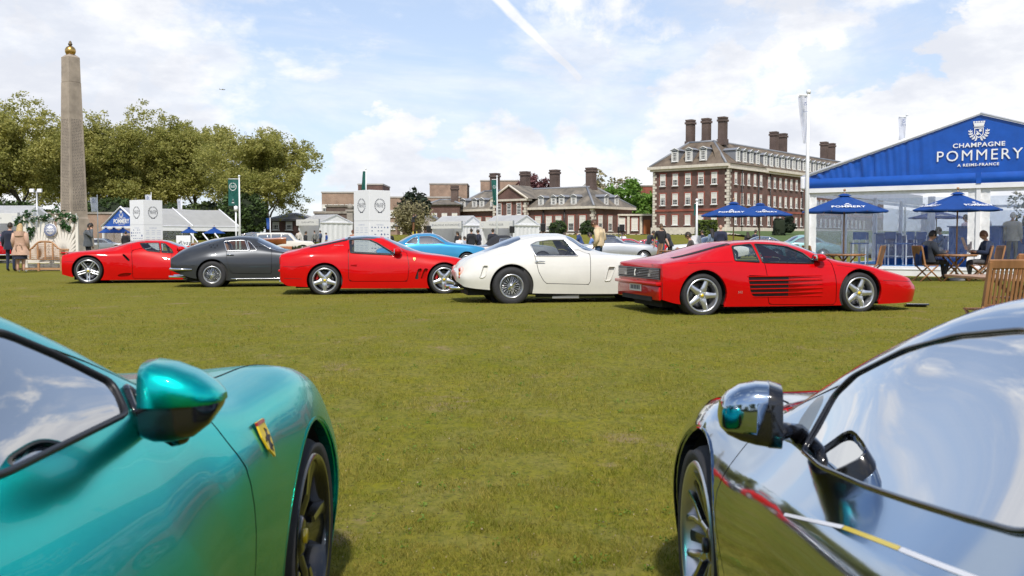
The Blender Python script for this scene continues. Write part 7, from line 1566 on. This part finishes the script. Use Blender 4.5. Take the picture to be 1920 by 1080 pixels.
EDG = [('pel', 'bel'), ('bel', 'che'), ('che', 'nek'), ('nek', 'hed'), ('che', 'sR'), ('sR', 'eR'), ('eR', 'wR'), ('wR', 'hR'), ('che', 'sL'), ('sL', 'eL'), ('eL', 'wL'), ('wL', 'hL'), ('pel', 'pR'), ('pR', 'kR'), ('kR', 'aR'), ('aR', 'tR'), ('pel', 'pL'), ('pL', 'kL'), ('kL', 'aL'), ('aL', 'tL')]
POSE = dict(stand={}, pockets=dict(eR=(.27, -.10, 1.16), wR=(.21, .06, .95), hR=(.17, .09, .88), eL=(-.27, -.10, 1.16), wL=(-.21, .06, .95), hL=(-.17, .09, .88)),
    phone=dict(eR=(.22, .20, 1.22), wR=(.13, .17, 1.50), hR=(.09, .13, 1.59), hed=(.02, .06, 1.57)), photo=dict(eR=(.27, .22, 1.40), wR=(.10, .25, 1.58), hR=(.05, .24, 1.63), eL=(-.27, .22, 1.40), wL=(-.10, .25, 1.58), hL=(-.05, .24, 1.63)),
    look=dict(hed=(0, .07, 1.56), nek=(0, .02, 1.48)), lean=dict(che=(0, .16, 1.28), nek=(0, .25, 1.41), hed=(0, .32, 1.49), sR=(.185, .16, 1.37), sL=(-.185, .16, 1.37), eR=(.22, .26, 1.12), wR=(.18, .40, .98), hR=(.15, .46, .93), eL=(-.22, .26, 1.12), wL=(-.18, .40, .98), hL=(-.15, .46, .93), bel=(0, .06, 1.10)),
    walk=dict(kR=(.10, .18, .52), aR=(.10, .22, .10), tR=(.11, .38, .05), kL=(-.10, -.03, .50), aL=(-.10, -.24, .14), tL=(-.11, -.10, .03), wR=(.25, -.08, .92), hR=(.25, -.10, .83), wL=(-.25, .20, .95), hL=(-.24, .27, .88)),
    sit=dict(pel=(0, 0, .50), bel=(0, -.02, .68), che=(0, -.01, .90), nek=(0, .03, 1.05), hed=(0, .07, 1.14), sR=(.185, 0, .99), sL=(-.185, 0, .99), eR=(.25, .10, .74), wR=(.16, .34, .76), hR=(.11, .43, .78), eL=(-.25, .10, .74), wL=(-.16, .34, .76), hL=(-.11, .43, .78), pR=(.10, .03, .50), kR=(.14, .46, .50), aR=(.13, .36, .09), tR=(.14, .52, .035), pL=(-.10, .03, .50), kL=(-.14, .46, .50), aL=(-.13, .50, .09), tL=(-.14, .66, .035)))
CL = {}
def cloth(name, col, rough=.85): return mat(name, col, rough, var=.18, vscale=7, bump=.25, bscale=25, sheen=.15)
def person(label, pos, face, pose='stand', h=1.76, top=(.02, .02, .03), legs=(.02, .02, .03), skin=SKIN, hair=(.03, .02, .012), shoes=(.02, .015, .012), long_hair=False, coat=None, skirt=None, bald=False, sleeves=True, bare_legs=False, extra=None, group=None, tuck=0.0, slim=1.0, adj=None):
    J = {k: Vector(v) for k, v in BASE.items()}; J.update({k: Vector(v) for k, v in POSE[pose].items()})
    if adj: J.update({k: Vector(v) for k, v in adj.items()})
    s = h / 1.76; t = thing('person', label, 'person', pos, R(face), group); t.scale = (s * slim, s * slim, s)
    names = list(J); me = bpy.data.meshes.new('body'); me.from_pydata([J[n] for n in names], [(names.index(a), names.index(b)) for a, b in EDG], [])
    o = bpy.data.objects.new('body', me); COL.objects.link(o); o.modifiers.new('skin', 'SKIN').use_smooth_shade = True; sb = o.modifiers.new('sub', 'SUBSURF'); sb.levels = sb.render_levels = 1
    for i, n in enumerate(names): v = me.skin_vertices[0].data[i]; v.radius = (RAD[n], RAD[n]); v.use_root = (n == 'pel')
    dg = bpy.context.evaluated_depsgraph_get(); ev = bpy.data.meshes.new_from_object(o.evaluated_get(dg)); bpy.data.objects.remove(o)
    mats_ = [skin, cloth('cloth %.3f %.3f %.3f' % top, top), cloth('cloth %.3f %.3f %.3f' % legs, legs), mat('shoe %.3f' % shoes[0], shoes, .45), mat('eye dark', (.02, .015, .012), .3)]
    bm = bmesh.new(); bm.from_mesh(ev); bpy.data.meshes.remove(ev)
    reg = [(('pel', 'bel'), 1), (('bel', 'che'), 1), (('che', 'sR'), 1), (('che', 'sL'), 1), (('sR', 'eR'), 1), (('sL', 'eL'), 1), (('eR', 'wR'), 1 if sleeves else 0), (('eL', 'wL'), 1 if sleeves else 0), (('wR', 'hR'), 0), (('wL', 'hL'), 0), (('nek', 'hed'), 0), (('pR', 'kR'), 2), (('pL', 'kL'), 2), (('kR', 'aR'), 0 if bare_legs else 2), (('kL', 'aL'), 0 if bare_legs else 2), (('aR', 'tR'), 3), (('aL', 'tL'), 3), (('che', 'nek'), 1)]
    for f in bm.faces:
        c = f.calc_center_median(); best = (9, 1)
        for (a, b), m in reg:
            A, B = J[a], J[b]; e = B - A; u = min(1, max(0, (c - A).dot(e) / max(1e-9, e.dot(e)))); d = (c - A - e * u).length - .6 * (RAD[a] * (1 - u) + RAD[b] * u)
            if d < best[0]: best = (d, m)
        f.material_index = best[1]; f.smooth = True
    def add(verts, faces, mi):
        vs = [bm.verts.new(v) for v in verts]
        for q in faces:
            f = bm.faces.new([vs[i] for i in q]); f.material_index = mi; f.smooth = True
    # head with brow, nose, chin and ears, grown on the neck
    hd = J['hed'] + (J['hed'] - J['nek']).normalized() * .075; tilt = math.atan2(J['hed'].y - J['nek'].y, J['hed'].z - J['nek'].z) * .8; Mh = Matrix.Translation(hd) @ Matrix.Rotation(-tilt, 4, 'X')
    nu, nv = 14, 10; vs, fs = [], []
    for j in range(nv + 1):
        ph = math.pi * j / nv
        for i in range(nu):
            a = 2 * math.pi * i / nu; x, y, z = math.sin(ph) * math.cos(a), math.sin(ph) * math.sin(a), math.cos(ph)
            w = .078 * (1 - .22 * max(0, -z)); p = Vector((x * w, y * .098 * (1 - .10 * max(0, -z)), z * .118))
            if y > .85 and -.35 < z < .1: p.y += .018 * (1 - abs(x) * 2.2 if abs(x) < .4 else 0)
            if y > .6 and .05 < z < .35: p.y -= .006
            if z < -.6 and y > .3: p.y += .012
            vs.append(Mh @ p)
    for j in range(nv):
        for i in range(nu): fs.append((j * nu + i, (j + 1) * nu + i, (j + 1) * nu + (i + 1) % nu, j * nu + (i + 1) % nu))
    add(vs, fs, 0)
    for sx in (-1, 1):
        e = [Mh @ Vector((sx * .030 + dx, .094 - abs(dx) * .25, .012 + dz)) for dx, dz in ((-.012, 0), (0, -.006), (.012, 0), (0, .006))]; add(e, [(0, 1, 2, 3)], 4)
        e = [Mh @ Vector((sx * (.076 + .012 * k_), -.008 + dy, dz)) for k_ in (0, 1) for dy, dz in ((-.014, -.03), (.012, -.028), (.014, .022), (-.012, .028))]; add(e, [(0, 1, 2, 3), (4, 5, 6, 7), (0, 1, 5, 4), (1, 2, 6, 5), (2, 3, 7, 6), (3, 0, 4, 7)], 0)
        lip = [Mh @ Vector((dx, .090 - abs(dx) * .3, -.062 + dz)) for dx, dz in ((-.02, 0), (0, -.006), (.02, 0), (0, .004))]
    # palm and five fingers, slightly curled
    for q in 'RL':
        wv, hv = J['w' + q], J['h' + q]; d = (hv - wv).normalized(); sx = 1 if q == 'R' else -1; side_ = d.cross(Vector((sx, 0, 0)) if abs(d.x) < .8 else Vector((0, 1, 0))).normalized(); pal = side_.cross(d).normalized()
        for k_, (of, L) in enumerate(((-.024, .062), (-.008, .074), (.008, .070), (.023, .056), (.034, .050))):
            b = hv + side_ * of - d * (.030 if k_ == 4 else .0); dd = (d + side_ * of * 3 + (side_ * .8 if k_ == 4 else Vector())).normalized(); pts = [b, b + dd * L * .5 + pal * .004, b + dd * L + pal * .018]; rr = (.0095, .0085, .006); vs, fs = [], []
            for i, p in enumerate(pts):
                for j in range(5): a = 2 * math.pi * j / 5; vs.append(p + (side_ * math.cos(a) + pal * math.sin(a)) * rr[i])
            for i in range(2):
                for j in range(5): fs.append((i * 5 + j, i * 5 + (j + 1) % 5, i * 5 + 5 + (j + 1) % 5, i * 5 + 5 + j))
            add(vs, fs + [tuple(range(10, 15))], 0)
    bm.normal_update(); me2 = bpy.data.meshes.new('body'); bm.to_mesh(me2); bm.free(); link('body', me2, mats_, t)
    if not bald:
        vs = MB(); 
        def hf(u, v):
            a = 2 * math.pi * u; ph = v * (math.pi * (.50 + .16 * (0.5 - .5 * math.sin(a)) * 1.3)); r = 1.10 + .03 * math.sin(9 * a + 5 * ph)
            return Mh @ Vector((math.sin(ph) * math.cos(a) * .080 * r, math.sin(ph) * math.sin(a) * .100 * r - .006, math.cos(ph) * .118 * r + .004))
        vs.grid(hf, 18, 7)
        if long_hair: vs.grid(lambda u, v: Mh @ Vector((math.cos(math.pi * (1 + u)) * (.092 + .028 * math.sin(2.2 * v)), -.035 + .085 * math.sin(math.pi * (1 + u)) - .04 * v, .06 - .40 * v + .012 * math.sin(11 * u))), 14, 8)
        vs.build('hair', mat('hair %.3f' % hair[0], hair, .6, var=.3, vscale=30), t, normals=False)
    if coat:                                       # jacket or coat worn open-hemmed over the body
        col, z1, fl = coat; mm = cloth('coat %.3f %.3f %.3f' % col, col); ch, pl, nk = J['che'], J['pel'], J['nek']
        def cf(u, v):
            a = 2 * math.pi * u; q = nk.lerp(ch, min(1, v * 3)) if v < .33 else ch.lerp(Vector((pl.x, pl.y, z1)), (v - .33) / .67)
            w = (.10 + .12 * min(1, v * 3.2) ** .7) if v < .33 else .22 + (fl * max(0, (v - .62) / .38)) - .025 * math.sin(math.pi * min(1, (v - .33) / .5)); w2 = w * (.80 if v > .3 else .9); k_ = 1 + .035 * math.sin(9 * a + 2 * v) * max(0, v - .5) * 2
            return Vector((q.x + w * k_ * math.cos(a), q.y - .005 + w2 * k_ * math.sin(a) * .88, q.z + (.0 if v > .02 else .01)))
        mb = MB(); mb.grid(cf, 28, 16)
        for q in 'RL': mb.tube([J['s' + q] * 1.0, J['e' + q], J['w' + q]], [.094, .073, .060], 10)
        co = mb.build('jacket', mm, t, normals=False)
        if fl > .05: mb = MB(); mb.grid(lambda u, v: (lambda p: p + (p - Vector((ch.x, ch.y, p.z))) * .05 + Vector((0, 0, .05 * (v - .5))))(cf(u, .66)), 24, 1); mb.tube([(.03, -.20, 1.05), (.10, -.215, 1.04), (.13, -.22, .90)], .016, 5); mb.tube([(-.03, -.20, 1.05), (-.09, -.215, 1.04), (-.06, -.23, .80)], .016, 5); mb.build('belt', mm, co, normals=False); mb = MB(); mb.grid(lambda u, v: Vector((.20 * math.cos(math.pi * (1.05 + .9 * u)) * (1 - .1 * v), -.05 + .15 * math.sin(math.pi * (1.05 + .9 * u)), 1.50 - .17 * v)), 14, 3); mb.build('collar', mm, co, normals=False)
    if skirt:
        col, z1, w1_ = skirt; mb = MB(); mb.grid(lambda u, v: Vector((J['pel'].x + (.155 + (w1_ - .155) * v) * math.cos(2 * math.pi * u), J['pel'].y + (.135 + (w1_ - .15) * v) * math.sin(2 * math.pi * u), J['pel'].z + .10 + (z1 - J['pel'].z - .10) * v)), 20, 6); mb.build('skirt', cloth('skirt %.3f %.3f' % col[:2], col), t, normals=False)
    return t
NAVY = (.010, .014, .035); BLKC = (.010, .010, .013); JEAN = (.025, .06, .14); WHC = (.72, .73, .76); GREYC = (.075, .085, .095)
# left group
w_ = person('blonde woman in a beige trench coat seen from behind by the floral screen', gx(38, 33.3), 4, h=1.68, top=(.50, .31, .215), legs=(.015, .015, .03), hair=(.52, .36, .17), long_hair=True, coat=((.52, .33, .235), .64, .10), bare_legs=True, shoes=(.75, .73, .70), skirt=((.012, .014, .03), .50, .23), adj=dict(eR=(.25, -.03, 1.14), wR=(.27, .02, .90)))
person('man in dark navy clothes half hidden beside the woman in the trench coat', gx(19, 34.4), 5, h=1.74, top=NAVY, legs=(.012, .02, .05), coat=(NAVY, .80, .01))
person('man in a grey blazer holding a phone to his ear beside the obelisk', gx(165, 37.6), -80, 'phone', h=1.80, top=GREYC, legs=BLKC, coat=((.085, .095, .105), .86, .02), hair=(.02, .014, .010))
person('dark figure under the blue parasols beside the left printed tower', gx(236, 66), 10, h=1.72, top=BLKC, legs=BLKC, coat=(BLKC, .8, .02))
# centre
person('photographer in black raising a camera from the step ladder', Vector((gx(775, 94.2).x, 94.2, hz(434, 94) - .02)), -62, 'photo', h=1.74, top=BLKC, legs=(.20, .085, .035), coat=(BLKC, .95, .02))
cm = thing('camera', 'black camera held up by the photographer on the ladder', 'camera', Vector((gx(782, 94.2).x, 94.15, hz(434, 94) + 1.58)), R(-62)); MB().box((0, 0, 0), (.14, .07, .10), .01).lathe([(.001, .05), (.04, .05), (.04, .16), (.001, .16)], 12, Matrix.Rotation(R(-90), 4, 'X')).build('camera_body', BLK, cm)
person('man in black suit standing with his back to us by the ANALOGUE tent', gx(884, 58), 8, h=1.80, top=BLKC, legs=BLKC, coat=((.012, .013, .018), .84, .02))
person('man in navy suit in profile right of the one in the black suit', gx(897, 58.5), 70, h=1.76, top=NAVY, legs=NAVY, coat=(NAVY, .84, .02))
person('man in white shirt sitting in front of the ANALOGUE tent', gx(861, 57), -30, 'sit', h=1.84, top=WHC, legs=BLKC)
person('dark-haired woman behind the man in white shirt at the ANALOGUE tent', gx(858, 62), 150, h=1.66, top=BLKC, legs=BLKC, long_hair=True)
person('seated guest in pale striped shirt between the white shirt and the black suit', gx(873, 60), 40, 'sit', h=1.80, top=(.30, .33, .40), legs=NAVY)
person('man in dark suit seen from behind at the FURLONGER tent', gx(924, 55), -8, h=1.76, top=BLKC, legs=BLKC, coat=((.014, .016, .026), .84, .02))
person('young man in a cream jumper and jeans looking down at the silver roadster', gx(1123, 30.4), 62, 'look', h=1.80, top=(.60, .46, .28), legs=JEAN, hair=(.085, .035, .015), coat=((.62, .48, .30), .93, .0), adj=dict(eR=(.26, -.08, 1.15), wR=(.23, .12, .98), hR=(.17, .18, .93), hed=(0, .11, 1.55), nek=(0, .04, 1.48)))
person('man in black polo shirt and jeans walking behind the red wedge', gx(1239, 40.5), -168, 'walk', h=1.80, top=BLKC, legs=(.05, .09, .15), hair=(.10, .06, .03), sleeves=False)
person('man in dark jacket leaning over a car right of the walking man', gx(1257, 44), 100, 'lean', h=1.76, top=BLKC, legs=BLKC, coat=((.02, .022, .03), .84, .01))
person('dark figure leaning by the second red sports car', gx(1215, 52), -60, 'lean', h=1.72, top=(.02, .024, .035), legs=BLKC)
person('man in blue suit bending by the left clipped dome', gx(1091, 60), 80, 'lean', h=1.78, top=(.02, .05, .16), legs=(.02, .04, .12), coat=((.02, .05, .16), .84, .01))
person('man in dark blazer sitting left of the man in blue suit', gx(1068, 66), 80, 'lean', h=1.74, top=(.02, .03, .05), legs=BLKC)
person('man in white shirt and dark tie behind the silver roadster', gx(1168, 64), 180, h=1.62, top=WHC, legs=BLKC)
person('person in light blue jacket seated behind the silver roadster', gx(1110, 48), 80, 'sit', h=2.0, top=(.12, .22, .46), legs=NAVY)
person('woman in denim jacket and coral skirt seen from behind', gx(1335, 48), 20, h=1.68, top=(.16, .22, .30), legs=(.6, .08, .07), hair=(.015, .012, .012), long_hair=True, skirt=((.62, .085, .075), .35, .24), bare_legs=True)
person('bald man in navy blazer seen from behind beside the woman in coral skirt', gx(1351, 46), -5, h=1.84, top=NAVY, legs=(.35, .28, .20), bald=True, coat=((.012, .018, .045), .84, .02))
person('dark-clothed figure left of the woman in coral skirt', gx(1317, 56), 60, h=1.70, top=NAVY, legs=BLKC, coat=(NAVY, .8, .02))
person('man with dark hair sitting in the teak chair behind the red engine cover', gx(1296, 33.2), 70, 'sit', h=1.86, top=(.05, .04, .035), legs=BLKC)
t = thing('white_jacket', 'white jacket draped on a chair behind the red engine cover', 'jacket', gx(1282 + 1, 33.6)); MB().grid(lambda u, v: Vector((-.2 + .36 * u + .05 * v, .05 * math.sin(6 * u) - .1 * v, 1.30 - .75 * v - .05 * abs(u - .5))), 10, 10).build('cloth', cloth('white cloth', (.75, .75, .77)), t, normals=False); t.location.x += .42
person('woman standing beside the slate blue open car', gx(1402, 64), 10, h=1.66, top=BLKC, legs=BLKC, long_hair=True)
person('man in dark jacket facing the woman by the slate blue open car', gx(1416, 63), -70, h=1.78, top=NAVY, legs=NAVY, coat=(NAVY, .84, .02))
person('man in dark suit by the small exhibitor tent', gx(573, 80), -60, 'walk', h=1.80, top=BLKC, legs=BLKC, coat=(BLKC, .84, .02))
for i, (px, col, lb) in enumerate([(560, (.55, .5, .45), 'person in pale clothes left of the small exhibitor tent'), (590, (.20, .20, .19), 'person in grey by the small exhibitor tent opening'), (601, (.06, .09, .16), 'person in dark blue by the small exhibitor tent side'), (612, (.02, .07, .30), 'child in bright blue by the small exhibitor tent wall'), (662, (.40, .18, .12), 'auburn-haired person beside the central printed tower')]): person(lb, gx(px, 92 if i < 4 else 58), 40 * i, h=1.5 if i == 3 else 1.72, top=col, legs=BLKC, hair=(.12, .04, .02) if i == 4 else (.03, .02, .012))
person('bearded guest left of the central printed tower base', gx(738, 60), 120, 'lean', h=1.72, top=BLKC, legs=BLKC)
# at the teak table
person('man in black jacket sitting in profile at the teak table, facing right', T2 + Vector((-.66, .10, 0)), -84, 'sit', h=1.84, top=(.012, .016, .026), legs=(.014, .014, .018), coat=((.012, .018, .030), .50, .01), hair=(.02, .014, .012))
person('man in navy blazer sitting at the teak table reading a paper', T2 + Vector((1.02, .24, 0)), 86, 'sit', h=1.84, top=(.012, .022, .055), legs=(.085, .085, .09), coat=((.014, .026, .065), .50, .01), hair=(.17, .075, .035))
t = thing('newspaper', 'folded pink and white newspaper held over the teak table', 'newspaper', T2 + Vector((.36, .1, .86)), R(80)); MB().grid(lambda u, v: Vector((-.22 + .44 * u, .04 * math.sin(5 * u) + .12 * v, .34 * v)), 8, 4).build('pages', mat('newsprint', (.66, .55, .50), .9, var=.35, vscale=14), t, normals=False); MB().grid(lambda u, v: Vector((-.20 + .40 * u, -.10 + .03 * math.sin(7 * u), .02 + .22 * v - .1 * u)), 6, 4).build('sheet', WHT, t, normals=False)
# inside the marquee
person('waiter in white shirt at the bar inside the marquee', mqp(4.95, 3.0), 20, h=1.78, top=WHC, legs=(.03, .04, .08))
person('white-haired guest in a beige jacket at the right bay of the marquee', mqp(6.0, 1.6), -40, h=1.70, top=(.50, .45, .36), legs=(.2, .18, .15), hair=(.66, .62, .54), coat=((.50, .45, .36), .84, .02))
person('barman in white shirt serving behind the long blue bar', mqp(7.2, 3.2), 150, 'lean', h=1.80, top=WHC, legs=BLKC)
person('barmaid in white blouse left of the barman', mqp(6.3, 3.4), 160, h=1.70, top=WHC, legs=BLKC, hair=(.3, .12, .04), long_hair=True)
person('guest in a pale pink shirt inside the left bay of the marquee', mqp(3.9, 5.6), 30, h=1.74, top=(.74, .58, .62), legs=(.45, .12, .09))
person('guest in blue top standing in front of the white bar chairs', mqp(3.6, 3.1), 60, 'sit', h=1.7, top=(.05, .14, .30), legs=(.5, .5, .5))
fl = thing('flower_bowl', 'tall white flower arrangement in the right bay of the marquee', 'flowers', mqp(6.2, 4.2)); MB().tube([(0, 0, 0), (0, 0, 1.9)], .06, 8).build('stand', WHT, fl); leaf_cloud('flowers', [(rng.gauss(0, .35), rng.gauss(0, .3), 2.15 + rng.gauss(0, .22), 1) for _ in range(60)], 8, .12, .06, mat('cream flowers', (.62, .60, .46), .7, var=.25), parent=fl); leaf_cloud('greenery', [(rng.gauss(0, .38), rng.gauss(0, .3), 2.1 + rng.gauss(0, .25), 1) for _ in range(30)], 8, .12, .06, IVY, parent=fl)
# a bird of passage: the small aircraft in the upper left sky
t = thing('aircraft', 'tiny distant aircraft in the sky right of the obelisk', 'aircraft', at(417, 168, 900), R(20)); t.scale = (.62, .62, .62); MB().tube([(-4.4, 0, 0), (-1.5, 0, .3), (3, 0, .3), (4.4, 0, 0)], [.1, .75, .75, .1], 8).build('fuselage', GALV, t); MB().box((0, 0, .3), (1.5, 9.5, .16)).box((-4, 0, .5), (.9, 3, .12)).box((-4.1, 0, 1.0), (.8, .14, 1.4)).build('wing', GALV, t)
